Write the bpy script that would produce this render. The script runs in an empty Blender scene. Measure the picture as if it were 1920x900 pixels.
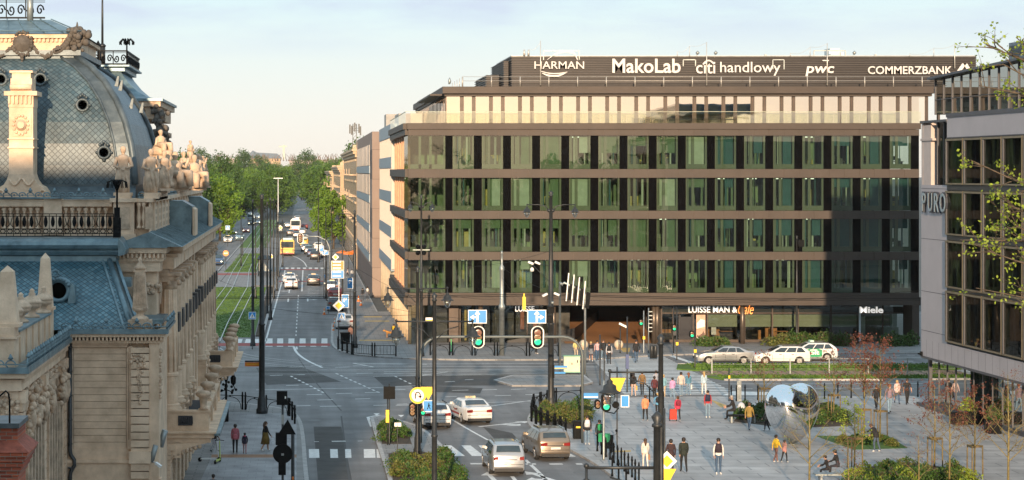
import bpy, bmesh, math, random
from mathutils import Vector, Matrix
R = math.radians
S = bpy.context.scene
COL = S.collection
random.seed(7)
FPX, HC, U0, V0 = 3800.0, 15.3, 570.0, 322.0      # survey of the place: eye height and focal length
# ------------------------------------------------------------------ camera
cam = bpy.data.objects.new('camera', bpy.data.cameras.new('camera'))
COL.objects.link(cam)
cam.location = (0, 0, HC)
cam.rotation_euler = (R(90), 0, 0)
cam.data.sensor_width = 36
cam.data.lens = 36 * FPX / 1920
cam.data.shift_x = (960 - U0) / 1920
cam.data.shift_y = -(450 - V0) / 1920
cam.data.clip_start = 1
cam.data.clip_end = 8000
S.camera = cam
# ------------------------------------------------------------------ sky, sun, exposure
SUN_EL, SUN_AZ = 9.7, 186.8          # low evening sun behind the viewer, a little to the left
w = bpy.data.worlds.new('World'); S.world = w; w.use_nodes = True
nt = w.node_tree; nt.nodes.clear()
def wn(t, **k):
 n = nt.nodes.new(t)
 for a, b in k.items(): setattr(n, a, b)
 return n
out = wn('ShaderNodeOutputWorld'); bg = wn('ShaderNodeBackground')
sky = wn('ShaderNodeTexSky', sky_type='NISHITA', sun_disc=False)
sky.sun_elevation = R(SUN_EL); sky.sun_rotation = R(SUN_AZ); sky.air_density = 1.0; sky.dust_density = 1.6; sky.ozone_density = 1.6
tc = wn('ShaderNodeTexCoord'); sep = wn('ShaderNodeSeparateXYZ')
mp = wn('ShaderNodeMapping'); mp.inputs['Scale'].default_value = (7, 7, 34); mp.inputs['Location'].default_value = (2.3, 0.4, 0.2)
nz = wn('ShaderNodeTexNoise'); nz.inputs['Scale'].default_value = 1.1; nz.inputs['Detail'].default_value = 7; nz.inputs['Roughness'].default_value = .55
rp = wn('ShaderNodeValToRGB'); rp.color_ramp.elements[0].position = .42; rp.color_ramp.elements[1].position = .58
up = wn('ShaderNodeMapRange'); up.inputs['From Min'].default_value = .055; up.inputs['From Max'].default_value = .082
mul = wn('ShaderNodeMath', operation='MULTIPLY')
hz = wn('ShaderNodeMapRange'); hz.inputs['From Min'].default_value = -.01; hz.inputs['From Max'].default_value = .13
hz.inputs['To Min'].default_value = 1; hz.inputs['To Max'].default_value = 0
vr = wn('ShaderNodeValToRGB')
vr.color_ramp.elements[0].color = (4.2, 6.8, 8.1, 1); vr.color_ramp.elements[1].color = (9.3, 8.2, 7.1, 1)
mixh = wn('ShaderNodeMix', data_type='RGBA'); mixh.inputs[0].default_value = .80
mixc = wn('ShaderNodeMix', data_type='RGBA')
cc = wn('ShaderNodeRGB'); cc.outputs[0].default_value = (4.9, 5.6, 6.6, 1)
lk = nt.links.new
lk(tc.outputs['Generated'], sep.inputs[0]); lk(tc.outputs['Generated'], mp.inputs[0]); lk(mp.outputs[0], nz.inputs['Vector'])
lk(nz.outputs['Fac'], rp.inputs[0]); lk(sep.outputs['Z'], up.inputs['Value']); lk(rp.outputs[0], mul.inputs[0]); lk(up.outputs[0], mul.inputs[1])
lk(sep.outputs['Z'], hz.inputs['Value']); lk(hz.outputs[0], vr.inputs[0])
lk(sky.outputs[0], mixh.inputs[6]); lk(vr.outputs[0], mixh.inputs[7])
lk(mixh.outputs[2], mixc.inputs[6]); lk(cc.outputs[0], mixc.inputs[7]); lk(mul.outputs[0], mixc.inputs[0])
lk(mixc.outputs[2], bg.inputs[0]); bg.inputs[1].default_value = .102
lk(bg.outputs[0], out.inputs[0])
sd = bpy.data.lights.new('sun', 'SUN'); sd.energy = 5.0; sd.angle = R(.6); sd.color = (1.0, .73, .48)
sun = bpy.data.objects.new('sun', sd); COL.objects.link(sun)
az, el = R(SUN_AZ), R(SUN_EL)
tosun = Vector((math.sin(az) * math.cos(el), math.cos(az) * math.cos(el), math.sin(el)))
sun.rotation_euler = tosun.to_track_quat('Z', 'Y').to_euler()
sun.location = (0, -50, 60)
S.view_settings.view_transform = 'Standard'; S.view_settings.look = 'None'
S.view_settings.gamma = 1; S.view_settings.use_curve_mapping = False
S.view_settings.exposure = 0.46
S.render.engine = 'CYCLES'
S.cycles.max_bounces = 7; S.cycles.transparent_max_bounces = 12; S.cycles.caustics_reflective = False; S.cycles.caustics_refractive = False
S.cycles.sample_clamp_indirect = 6
# ------------------------------------------------------------------ survey helpers
def G(px, py, z=0.0):                       # a sighted point on the ground (or at height z) -> world x, y
 Y = FPX * (HC - z) / (py - V0)
 return ((px - U0) / FPX * Y, Y)
def W(px, py, Y):                           # a sighted point at distance Y -> world x, y, z
 return ((px - U0) / FPX * Y, Y, HC - (py - V0) / FPX * Y)
def XA(px, Y): return (px - U0) / FPX * Y
def ZA(py, Y): return HC - (py - V0) / FPX * Y
# ------------------------------------------------------------------ materials
MATS = {}
def mat(name, col, rough=.6, metal=0, var=.12, scale=2.0, bump=0.0, bscale=None, spec=.5, col2=None, island=0, emit=None, coat=0, trans=0):
 if name in MATS: return MATS[name]
 m = bpy.data.materials.new(name); m.use_nodes = True; N = m.node_tree.nodes; L = m.node_tree.links
 b = N['Principled BSDF']
 b.inputs['Roughness'].default_value = rough; b.inputs['Metallic'].default_value = metal
 b.inputs['Specular IOR Level'].default_value = spec
 if coat: b.inputs['Coat Weight'].default_value = coat; b.inputs['Coat Roughness'].default_value = .04
 c1 = tuple(max(0, x * (1 - var)) for x in col); c2 = col2 or tuple(min(1, x * (1 + var)) for x in col)
 tc = N.new('ShaderNodeTexCoord'); nz = N.new('ShaderNodeTexNoise')
 nz.inputs['Scale'].default_value = scale; nz.inputs['Detail'].default_value = 6; nz.inputs['Roughness'].default_value = .62
 L.new(tc.outputs['Object'], nz.inputs['Vector'])
 mr = N.new('ShaderNodeMapRange'); mr.inputs['From Min'].default_value = .32; mr.inputs['From Max'].default_value = .68
 L.new(nz.outputs['Fac'], mr.inputs['Value'])
 mx = N.new('ShaderNodeMix'); mx.data_type = 'RGBA'
 mx.inputs[6].default_value = (*c1, 1); mx.inputs[7].default_value = (*c2, 1)
 if island:
  ge = N.new('ShaderNodeNewGeometry'); mm = N.new('ShaderNodeMath'); mm.operation = 'MULTIPLY_ADD'
  mm.inputs[1].default_value = island; L.new(ge.outputs['Random Per Island'], mm.inputs[0])
  ad = N.new('ShaderNodeMath'); ad.operation = 'MULTIPLY'; ad.inputs[1].default_value = 1 - island
  L.new(mr.outputs[0], ad.inputs[0]); L.new(ad.outputs[0], mm.inputs[2]); L.new(mm.outputs[0], mx.inputs[0])
 else: L.new(mr.outputs[0], mx.inputs[0])
 L.new(mx.outputs[2], b.inputs['Base Color'])
 if bump:
  n2 = N.new('ShaderNodeTexNoise'); n2.inputs['Scale'].default_value = bscale or scale * 8; n2.inputs['Detail'].default_value = 4
  L.new(tc.outputs['Object'], n2.inputs['Vector'])
  bp = N.new('ShaderNodeBump'); bp.inputs['Strength'].default_value = bump; bp.inputs['Distance'].default_value = .03
  L.new(n2.outputs['Fac'], bp.inputs['Height']); L.new(bp.outputs[0], b.inputs['Normal'])
 if emit:
  b.inputs['Emission Color'].default_value = (*emit[:3], 1); b.inputs['Emission Strength'].default_value = emit[3]
 if trans:
  o = N['Material Output']; t = N.new('ShaderNodeBsdfTranslucent'); ms = N.new('ShaderNodeMixShader'); ms.inputs[0].default_value = trans
  L.new(mx.outputs[2], t.inputs[0]); L.new(b.outputs[0], ms.inputs[1]); L.new(t.outputs[0], ms.inputs[2]); L.new(ms.outputs[0], o.inputs[0])
 MATS[name] = m
 return m
def glass(name, tint=(.7, .8, .7), refl=.22, rough=.015, wave=.0, wscale=.6, edge=.6):
 """sheet glass: tinted see-through with a coated reflection"""
 if name in MATS: return MATS[name]
 m = bpy.data.materials.new(name); m.use_nodes = True; N = m.node_tree.nodes; L = m.node_tree.links; N.clear()
 o = N.new('ShaderNodeOutputMaterial'); t = N.new('ShaderNodeBsdfTransparent'); g = N.new('ShaderNodeBsdfGlossy')
 t.inputs[0].default_value = (*tint, 1); g.inputs['Roughness'].default_value = rough; g.inputs[0].default_value = (.92, .95, .93, 1)
 lw = N.new('ShaderNodeLayerWeight'); lw.inputs[0].default_value = .25
 mr = N.new('ShaderNodeMapRange'); mr.inputs['To Min'].default_value = refl; mr.inputs['To Max'].default_value = min(1, refl + edge)
 L.new(lw.outputs['Fresnel'], mr.inputs['Value'])
 ms = N.new('ShaderNodeMixShader'); L.new(mr.outputs[0], ms.inputs[0]); L.new(t.outputs[0], ms.inputs[1]); L.new(g.outputs[0], ms.inputs[2]); L.new(ms.outputs[0], o.inputs[0])
 if wave:
  tc = N.new('ShaderNodeTexCoord'); n2 = N.new('ShaderNodeTexNoise'); n2.inputs['Scale'].default_value = wscale; n2.inputs['Detail'].default_value = 2
  L.new(tc.outputs['Object'], n2.inputs['Vector']); bp = N.new('ShaderNodeBump'); bp.inputs['Strength'].default_value = wave; bp.inputs['Distance'].default_value = .05
  L.new(n2.outputs['Fac'], bp.inputs['Height']); L.new(bp.outputs[0], g.inputs['Normal'])
 MATS[name] = m
 return m
def tiled(name, ca, cb, mortar, sx, sy, rot=0, coords='UV', rough=.6, msize=.04, bump=.4, offset=.5, var=.3, metal=0, stain=.25):
 """brick / slate / paving pattern: tile size sx by sy metres"""
 if name in MATS: return MATS[name]
 m = bpy.data.materials.new(name); m.use_nodes = True; N = m.node_tree.nodes; L = m.node_tree.links
 b = N['Principled BSDF']; b.inputs['Roughness'].default_value = rough; b.inputs['Metallic'].default_value = metal
 tc = N.new('ShaderNodeTexCoord'); mp = N.new('ShaderNodeMapping'); mp.inputs['Rotation'].default_value = rot if isinstance(rot, tuple) else (0, 0, rot)
 br = N.new('ShaderNodeTexBrick'); br.offset = offset
 br.inputs['Color1'].default_value = (*ca, 1); br.inputs['Color2'].default_value = (*cb, 1); br.inputs['Mortar'].default_value = (*mortar, 1)
 br.inputs['Scale'].default_value = 1; br.inputs['Brick Width'].default_value = sx; br.inputs['Row Height'].default_value = sy
 br.inputs['Mortar Size'].default_value = msize; br.inputs['Mortar Smooth'].default_value = .3
 L.new(tc.outputs[coords], mp.inputs[0]); L.new(mp.outputs[0], br.inputs['Vector'])
 nz = N.new('ShaderNodeTexNoise'); nz.inputs['Scale'].default_value = .7; nz.inputs['Detail'].default_value = 6; L.new(tc.outputs[coords], nz.inputs['Vector'])
 mr = N.new('ShaderNodeMapRange'); mr.inputs['From Min'].default_value = .3; mr.inputs['From Max'].default_value = .7
 mr.inputs['To Min'].default_value = 1 - stain; mr.inputs['To Max'].default_value = 1 + stain; L.new(nz.outputs['Fac'], mr.inputs['Value'])
 mx = N.new('ShaderNodeVectorMath'); mx.operation = 'SCALE'; L.new(br.outputs['Color'], mx.inputs[0]); L.new(mr.outputs[0], mx.inputs['Scale'])
 L.new(mx.outputs[0], b.inputs['Base Color'])
 bp = N.new('ShaderNodeBump'); bp.inputs['Strength'].default_value = bump; bp.inputs['Distance'].default_value = .02; bp.invert = True
 L.new(br.outputs['Fac'], bp.inputs['Height']); L.new(bp.outputs[0], b.inputs['Normal'])
 MATS[name] = m
 return m
# ------------------------------------------------------------------ mesh builder
class MB:
 def __init__(s): s.v = []; s.f = []; s.m = []; s.s = []; s.uv = []; s.M = None; s.c = []
 def cut(s): s.c.append((len(s.v), len(s.f))); return s       # from here on: the next piece, an object of its own
 def _add(s, vs):
  b = len(s.v)
  if s.M is not None: vs = [s.M @ Vector(p) for p in vs]
  s.v.extend(tuple(p) for p in vs); return b
 def face(s, vs, m=0, uv=None, sm=False):
  b = s._add(vs); s.f.append(tuple(range(b, b + len(vs)))); s.m.append(m); s.s.append(sm); s.uv.append(uv); return s
 def box(s, x0, y0, z0, x1, y1, z1, m=0):
  b = s._add([(x0, y0, z0), (x1, y0, z0), (x1, y1, z0), (x0, y1, z0), (x0, y0, z1), (x1, y0, z1), (x1, y1, z1), (x0, y1, z1)])
  for q in ((0, 3, 2, 1), (4, 5, 6, 7), (0, 1, 5, 4), (1, 2, 6, 5), (2, 3, 7, 6), (3, 0, 4, 7)):
   s.f.append(tuple(b + i for i in q)); s.m.append(m); s.s.append(False); s.uv.append(None)
  return s
 def prism(s, poly, z0, z1, m=0, mside=None):
  a = sum(poly[i][0] * poly[(i + 1) % len(poly)][1] - poly[(i + 1) % len(poly)][0] * poly[i][1] for i in range(len(poly)))
  if a < 0: poly = poly[::-1]
  n = len(poly); b = s._add([(x, y, z0) for x, y in poly] + [(x, y, z1) for x, y in poly])
  s.f.append(tuple(b + n + i for i in range(n))); s.m.append(m); s.s.append(False); s.uv.append(None)
  s.f.append(tuple(b + i for i in reversed(range(n)))); s.m.append(m); s.s.append(False); s.uv.append(None)
  for i in range(n):
   j = (i + 1) % n
   s.f.append((b + i, b + j, b + n + j, b + n + i)); s.m.append(m if mside is None else mside); s.s.append(False); s.uv.append(None)
  return s
 def extr(s, poly, axis, a, c, m=0):
  """2-D polygon extruded along an axis: axis 'y' takes (x,z) points, axis 'x' takes (y,z) points"""
  f = (lambda p, t: (p[0], t, p[1])) if axis == 'y' else (lambda p, t: (t, p[0], p[1]))
  n = len(poly); b = s._add([f(p, a) for p in poly] + [f(p, c) for p in poly])
  for q in [tuple(range(n)), tuple(range(2 * n - 1, n - 1, -1))] + [(i, i + n, (i + 1) % n + n, (i + 1) % n) for i in range(n)]:
   s.f.append(tuple(b + i for i in q)); s.m.append(m); s.s.append(False); s.uv.append(None)
  return s
 def tube(s, pts, r, n=8, m=0, sm=True, cap=True):
  pts = [Vector(p) for p in pts]; k = len(pts)
  rr = r if isinstance(r, (list, tuple)) else [r] * k
  rings = []; prev = None
  for i, p in enumerate(pts):
   d = (pts[min(i + 1, k - 1)] - pts[max(i - 1, 0)])
   if d.length < 1e-9: d = Vector((0, 0, 1))
   d.normalize()
   if prev is None:
    a = Vector((0, 0, 1)) if abs(d.z) < .9 else Vector((1, 0, 0))
    u = d.cross(a).normalized()
   else:
    u = (prev - d * prev.dot(d))
    u = u.normalized() if u.length > 1e-6 else d.orthogonal().normalized()
   prev = u; vv = d.cross(u)
   rings.append(s._add([p + (u * math.cos(t) + vv * math.sin(t)) * rr[i] for t in [2 * math.pi * j / n for j in range(n)]]))
  for i in range(k - 1):
   a, b = rings[i], rings[i + 1]
   for j in range(n):
    j2 = (j + 1) % n
    s.f.append((a + j, a + j2, b + j2, b + j)); s.m.append(m); s.s.append(sm); s.uv.append(None)
  if cap:
   s.f.append(tuple(rings[0] + j for j in reversed(range(n)))); s.m.append(m); s.s.append(False); s.uv.append(None)
   s.f.append(tuple(rings[-1] + j for j in range(n))); s.m.append(m); s.s.append(False); s.uv.append(None)
  return s
 def lathe(s, prof, c=(0, 0, 0), n=12, m=0, sm=True, ax='z', rot=0, cap=True):
  """prof: list of (radius, height)"""
  def P(r, h, t):
   a, b = r * math.cos(t + rot), r * math.sin(t + rot)
   if ax == 'z': return (c[0] + a, c[1] + b, c[2] + h)
   if ax == 'y': return (c[0] + a, c[1] + h, c[2] + b)
   return (c[0] + h, c[1] + a, c[2] + b)
  rings = [s._add([P(max(r, .0005), h, 2 * math.pi * j / n) for j in range(n)]) for r, h in prof]
  for i in range(len(prof) - 1):
   a, b = rings[i], rings[i + 1]
   for j in range(n):
    j2 = (j + 1) % n
    q = (a + j, a + j2, b + j2, b + j)
    s.f.append(q if ax != 'y' else q[::-1]); s.m.append(m); s.s.append(sm); s.uv.append(None)
  for rg, rev in ((rings[0], True), (rings[-1], False)) if cap else ():
   q = [rg + j for j in range(n)]
   s.f.append(tuple(q[::-1] if rev else q)); s.m.append(m); s.s.append(False); s.uv.append(None)
  return s
 def ball(s, c, r, n=10, m=0, sz=1.0):
  k = max(5, n // 2 + 1)
  return s.lathe([(r * math.sin(math.pi * i / k), -r * sz * math.cos(math.pi * i / k)) for i in range(k + 1)], c, n, m)
 def bar(s, p, q, w, h=None, m=0):
  p, q = Vector(p), Vector(q); d = (q - p); L = d.length
  if L < 1e-6: return s
  d.normalize(); up = Vector((0, 0, 1)) if abs(d.z) < .95 else Vector((0, 1, 0))
  a = d.cross(up).normalized(); b = a.cross(d); h = h or w
  c = [p + a * (sx * w / 2) + b * (sy * h / 2) for sx, sy in ((-1, -1), (1, -1), (1, 1), (-1, 1))]
  k = s._add(c + [x + d * L for x in c])
  for f in ((0, 1, 2, 3), (7, 6, 5, 4), (0, 4, 5, 1), (1, 5, 6, 2), (2, 6, 7, 3), (3, 7, 4, 0)):
   s.f.append(tuple(k + i for i in f)); s.m.append(m); s.s.append(False); s.uv.append(None)
  return s
 def mesh(s, name, mats, off=(0, 0, 0)):
  me = bpy.data.meshes.new(name)
  ox, oy, oz = off
  me.from_pydata([(x - ox, y - oy, z - oz) for x, y, z in s.v], [], s.f)
  for q in (mats if isinstance(mats, (list, tuple)) else [mats]): me.materials.append(q)
  me.polygons.foreach_set('material_index', s.m); me.polygons.foreach_set('use_smooth', s.s)
  if any(u is not None for u in s.uv):
   ul = me.uv_layers.new(name='UVMap'); k = 0
   for f, u in zip(s.f, s.uv):
    for i in range(len(f)):
     if u is not None: ul.data[k].uv = u[i]
     k += 1
  me.update(); return me
 def build(s, name, mats, parent=None, off=None, loc=None, rz=0):
  """off: survey (world) vertices of a thing whose base stands at off"""
  if off is None: off = (0, 0, 0)
  cs = sorted(set(c for c in s.c if 0 < c[1] < len(s.f)))
  if cs:
   over = len(cs) + 1 > 100
   if over: cs = cs[:99]
   ed = [(0, 0)] + cs + [(len(s.v), len(s.f))]; res = []
   for k, (a, b) in enumerate(zip(ed, ed[1:])):
    q = MB(); q.v = s.v[a[0]:b[0]]; q.f = [tuple(i - a[0] for i in f) for f in s.f[a[1]:b[1]]]; q.m = s.m[a[1]:b[1]]; q.s = s.s[a[1]:b[1]]; q.uv = s.uv[a[1]:b[1]]
    o = q.build(name, mats, parent, off, loc, rz); res.append(o)
    if over and k == len(ed) - 2: o['kind'] = 'stuff'
   s.out = res; return res[0]
  o = bpy.data.objects.new(name, s.mesh(name, mats, off)); COL.objects.link(o)
  if parent is not None: o.parent = parent
  if loc is not None: o.location = loc; o.rotation_euler = (0, 0, rz)
  return o
def tag(o, label=None, cat=None, group=None, kind=None):
 if label: o['label'] = label
 if cat: o['category'] = cat
 if group: o['group'] = group
 if kind: o['kind'] = kind
 return o
def struct(name, mb, mats, label=None): return tag(mb.build(name, mats), kind='structure')
def thing(name, label, cat, loc=(0, 0, 0), rz=0, group=None):
 o = bpy.data.objects.new(name, None); COL.objects.link(o); o.location = loc; o.rotation_euler = (0, 0, rz)
 o.empty_display_size = .2
 return tag(o, label, cat, group)
def mono(name, mb, mats, label, cat, loc=None, off=None, group=None, rz=0):
 return tag(mb.build(name, mats, None, off, loc if loc is not None else off, rz), label, cat, group)
def kids(o): return [c for c in bpy.data.objects if c.parent == o]
def copy_tree(root, loc=None, rz=None, label=None, group=None, scale=None):
 ch = {}
 for c in bpy.data.objects:
  if c.parent: ch.setdefault(c.parent.name, []).append(c)
 def cp(o, par):
  c = o.copy(); COL.objects.link(c); c.parent = par
  for k in ch.get(o.name, []): cp(k, c)
  return c
 r = cp(root, None)
 if loc is not None: r.location = loc
 if rz is not None: r.rotation_euler = (0, 0, rz)
 if scale is not None: r.scale = scale if isinstance(scale, (tuple, list)) else (scale,) * 3
 if label: r['label'] = label
 if group: r['group'] = group
 return r
def text_mesh(body, size, depth=.05, m=0, offset=0.0, spacing=1.0, shear=0, align='CENTER'):
 cu = bpy.data.curves.new('lettering', 'FONT'); cu.body = body; cu.size = size; cu.extrude = depth / 2; cu.offset = offset
 cu.space_character = spacing; cu.align_x = align; cu.align_y = 'CENTER'; cu.shear = shear; cu.resolution_u = 3
 ob = bpy.data.objects.new('lettering', cu); COL.objects.link(ob)
 dg = bpy.context.evaluated_depsgraph_get(); me = bpy.data.meshes.new_from_object(ob.evaluated_get(dg))
 bpy.data.objects.remove(ob)
 return me
def add_text(mb, body, size, M, depth=.05, m=0, width=None, height=None, **k):
 """lettering joined into a builder; M maps text plane (x right, y up, z out) to place"""
 me = text_mesh(body, size, depth, **k)
 xs = [v.co.x for v in me.vertices]; ys = [v.co.y for v in me.vertices]
 if not xs: return
 cx, cy = (min(xs) + max(xs)) / 2, (min(ys) + max(ys)) / 2
 sx = width / (max(xs) - min(xs)) if width else 1; sy = height / (max(ys) - min(ys)) if height else sx
 if not width: sx = sy
 b = len(mb.v)
 mb.v.extend(tuple(M @ Vector(((v.co.x - cx) * sx, (v.co.y - cy) * sy, v.co.z))) for v in me.vertices)
 for p in me.polygons:
  mb.f.append(tuple(b + i for i in p.vertices)); mb.m.append(m); mb.s.append(False); mb.uv.append(None)
 bpy.data.meshes.remove(me)
def facing(x, y, z, yaw=0):
 """matrix of an upright board facing the viewer side (-Y), turned by yaw"""
 return Matrix.Translation((x, y, z)) @ Matrix.Rotation(yaw, 4, 'Z') @ Matrix(((1, 0, 0, 0), (0, 0, -1, 0), (0, 1, 0, 0), (0, 0, 0, 1)))
# ------------------------------------------------------------------ shared materials
M_asphalt = mat('asphalt', (.185, .182, .182), .8, var=.20, scale=.35, bump=.25, bscale=30)
def streaks(m, sx, sy, amt):
 N, L = m.node_tree.nodes, m.node_tree.links; b = N['Principled BSDF']; src = b.inputs['Base Color'].links[0].from_socket
 tc = N.new('ShaderNodeTexCoord'); mp = N.new('ShaderNodeMapping'); mp.inputs['Scale'].default_value = (sx, sy, 1); nz = N.new('ShaderNodeTexNoise'); nz.inputs['Scale'].default_value = 1; nz.inputs['Detail'].default_value = 5
 mr = N.new('ShaderNodeMapRange'); mr.inputs['From Min'].default_value = .3; mr.inputs['From Max'].default_value = .7; mr.inputs['To Min'].default_value = 1 - amt; mr.inputs['To Max'].default_value = 1 + amt
 vm = N.new('ShaderNodeVectorMath'); vm.operation = 'SCALE'
 L.new(tc.outputs['Object'], mp.inputs[0]); L.new(mp.outputs[0], nz.inputs['Vector']); L.new(nz.outputs['Fac'], mr.inputs['Value']); L.new(src, vm.inputs[0]); L.new(mr.outputs[0], vm.inputs['Scale']); L.new(vm.outputs[0], b.inputs['Base Color'])
streaks(M_asphalt, .9, .03, .20); streaks(M_asphalt, .04, .5, .12)
M_white = mat('road_paint', (.74, .74, .72), .7, var=.18, scale=3)
M_red = mat('red_lane_paint', (.33, .07, .06), .8, var=.2, scale=2)
M_pave = tiled('paving', (.28, .27, .26), (.24, .235, .23), (.12, .12, .12), 1.0, .5, coords='Object', rough=.75, msize=.025, bump=.2, stain=.18)
M_plaza = tiled('plaza_paving', (.42, .41, .40), (.36, .352, .345), (.21, .21, .21), 2.4, 1.2, coords='Object', rough=.6, msize=.045, bump=.15, stain=.20); streaks(M_plaza, .25, .05, .14)
M_kerb = mat('kerb_granite', (.42, .41, .40), .8, var=.2, scale=3)
M_stone = mat('sandstone', (.70, .50, .34), .8, var=.20, scale=1.3, bump=.5, bscale=16, col2=(.84, .63, .45))
M_stone2 = mat('weathered_stone', (.55, .40, .28), .85, var=.35, scale=2.5, bump=.5, bscale=20)
M_lead = mat('patinated_lead', (.13, .21, .25), .42, .35, var=.35, scale=1.6, bump=.25, bscale=9, col2=(.22, .32, .36))
M_black = mat('black_iron', (.006, .007, .008), .5, 0, spec=.08, var=.3, scale=4)
M_pole = mat('painted_pole', (.035, .038, .040), .45, .35, var=.3, scale=5)
M_grey = mat('galvanised_steel', (.30, .33, .33), .45, .6, var=.18, scale=4)
M_sw = mat('sign_white', (.78, .78, .76), .4, var=.05)
M_sb = mat('sign_blue', (.02, .25, .62), .4, var=.08)
M_sy = mat('sign_yellow', (.86, .56, .02), .4, var=.08)
M_so = mat('sign_orange', (.85, .22, .02), .4, var=.08)
M_sr = mat('sign_red', (.6, .03, .02), .4, var=.08)
M_dark = mat('dark_void', (.012, .012, .013), .5, var=.3)
M_bark = mat('bark', (.10, .075, .05), .9, var=.4, scale=6, bump=.5)
M_wood = mat('stake_wood', (.17, .125, .055), .8, var=.3, scale=6)
M_soil = mat('soil', (.055, .038, .024), .95, var=.4, scale=3, bump=.5)
M_leafA = mat('leaf_spring', (.13, .235, .018), .6, var=.35, scale=.12, island=.6, trans=.25)
M_leafB = mat('leaf_mid', (.07, .145, .014), .65, var=.35, scale=.12, island=.6, trans=.2)
M_leafC = mat('leaf_dark', (.042, .095, .012), .7, var=.35, scale=.12, island=.6, trans=.15)
M_leafY = mat('leaf_yellow', (.26, .34, .03), .55, var=.35, scale=1, island=.7, trans=.35)
M_leafR = mat('leaf_copper', (.17, .055, .035), .6, var=.4, scale=1, island=.7, trans=.25)
M_grass = mat('grass', (.045, .12, .010), .8, var=.35, scale=.6, island=.5, col2=(.11, .20, .02))
M_shrub = mat('shrub_leaf', (.05, .11, .015), .6, var=.5, scale=1.2, island=.7, trans=.2)
M_shrubY = mat('shrub_leaf_gold', (.14, .15, .03), .6, var=.5, scale=1.2, island=.7, trans=.2)
# ================================================================== HAZE
b = MB(); b.box(-2550, -420, -1, 2550, 5550, 42)
hz_m = bpy.data.materials.new('haze_air'); hz_m.use_nodes = True; N = hz_m.node_tree.nodes; N.clear()
o_ = N.new('ShaderNodeOutputMaterial'); v_ = N.new('ShaderNodeVolumePrincipled'); v_.inputs['Density'].default_value = .00006; v_.inputs['Color'].default_value = (.86, .86, .84, 1); v_.inputs['Anisotropy'].default_value = .1
hz_m.node_tree.links.new(v_.outputs[0], o_.inputs['Volume'])
tag(b.build('haze', hz_m), 'thin evening haze over the town', 'haze', kind='stuff')
# ================================================================== SETTING: ground, roads, pavements, markings
mb = MB()
mb.face([(-2500, -400, 0), (2500, -400, 0), (2500, 5500, 0), (-2500, 5500, 0)])
struct('ground', mb, mat('city_ground', (.085, .09, .085), .9, var=.2, scale=.05))
mb = MB()
mb.face([(-60, 40, .004), (200, 40, .004), (200, 176, .004), (-60, 176, .004)])
mb.face([(-3.7, 176, .004), (4.9, 176, .004), (4.9, 470, .004), (-3.7, 470, .004)])
mb.face([(-3.7, 470, .004), (4.9, 470, .004), (3.0, 2600, .004), (-6.5, 2600, .004)])
mb.face([(-21, 215, .012), (-13.2, 215, .012), (-13.2, 900, .012), (-20, 900, .012)])
struct('road', mb, M_asphalt)
def pv(pts, z=.12): return [G(x, y, z) for x, y in pts]
def slab(name, poly, m, z=.12, kerb=True, kw=.22):
 b = MB(); b.prism(poly, -.05, z); o = struct(name, b, m)
 if kerb:
  k = MB(); n = len(poly); a = sum(poly[i][0] * poly[(i + 1) % n][1] - poly[(i + 1) % n][0] * poly[i][1] for i in range(n))
  P = poly if a > 0 else poly[::-1]
  def inset(i):
   p0, p1, p2 = Vector(P[i - 1]), Vector(P[i]), Vector(P[(i + 1) % n])
   d1 = (p1 - p0).normalized(); d2 = (p2 - p1).normalized(); t = (Vector((-d1.y, d1.x)) + Vector((-d2.y, d2.x)))
   t = t.normalized() if t.length > 1e-4 else Vector((-d1.y, d1.x)); return p1 + t * kw
  I = [inset(i) for i in range(n)]
  for i in range(n):
   j = (i + 1) % n
   k.prism([P[i], P[j], tuple(I[j]), tuple(I[i])], z, z + .004)
  struct(name + '_kerb', k, M_kerb)
 return o
def smooth(pts, k=2, closed=False):
 for _ in range(k):
  o = [pts[0]]
  for a, b in zip(pts, pts[1:]):
   o += [(a[0] * .75 + b[0] * .25, a[1] * .75 + b[1] * .25), (a[0] * .25 + b[0] * .75, a[1] * .25 + b[1] * .75)]
  pts = o + [pts[-1]]
 return pts
# palace pavement
kl = smooth(pv([(230, 742), (405, 750), (500, 760), (548, 768), (566, 786), (572, 820), (575, 860), (579, 900), (600, 1060)]))
slab('palace_pavement', kl + [(-40, kl[-1][1]), (-40, kl[0][1])], M_pave)
# the paler walking band and the brown threshold strip on it
mb = MB()
for (a, b) in (([(430, 772), (556, 776), (556, 852), (398, 852)], 0), ([(396, 858), (556, 858), (556, 1000), (330, 1000)], 0), ([(397, 852), (556, 852), (556, 858), (396, 858)], 1)):
 mb.face([(*G(x, y, .124), .124) for x, y in a][::-1], b)
struct('pavement_band', mb, [tiled('band_paving', (.34, .34, .35), (.30, .30, .31), (.2, .2, .2), .8, .8, coords='Object', rough=.7, msize=.012, bump=.15), mat('brown_strip', (.30, .17, .10), .8)])
# pavement before the office building, running up the side street
kr = smooth(pv([(1730, 661), (1500, 661), (1290, 663), (1180, 668), (1110, 673), (900, 674), (780, 672), (690, 667), (640, 660), (624, 650), (620, 640)]), 1)
slab('office_pavement', kr + [(2.75, 203), (4.75, 206), (4.75, 300), (3.3, 306), (3.3, 316), (3.9, 480), (8, 480), (8, 220), (200, 220), (200, kr[0][1])], M_pave)
# plaza
kp = smooth(pv([(1735, 743), (1400, 743), (1160, 745), (1090, 752), (1030, 757), (998, 768), (985, 788), (1003, 808), (1062, 838), (1120, 870), (1165, 905), (1260, 990)]), 2)
slab('plaza', kp + [(200, kp[-1][1]), (200, kp[0][1])], M_plaza)
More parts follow.
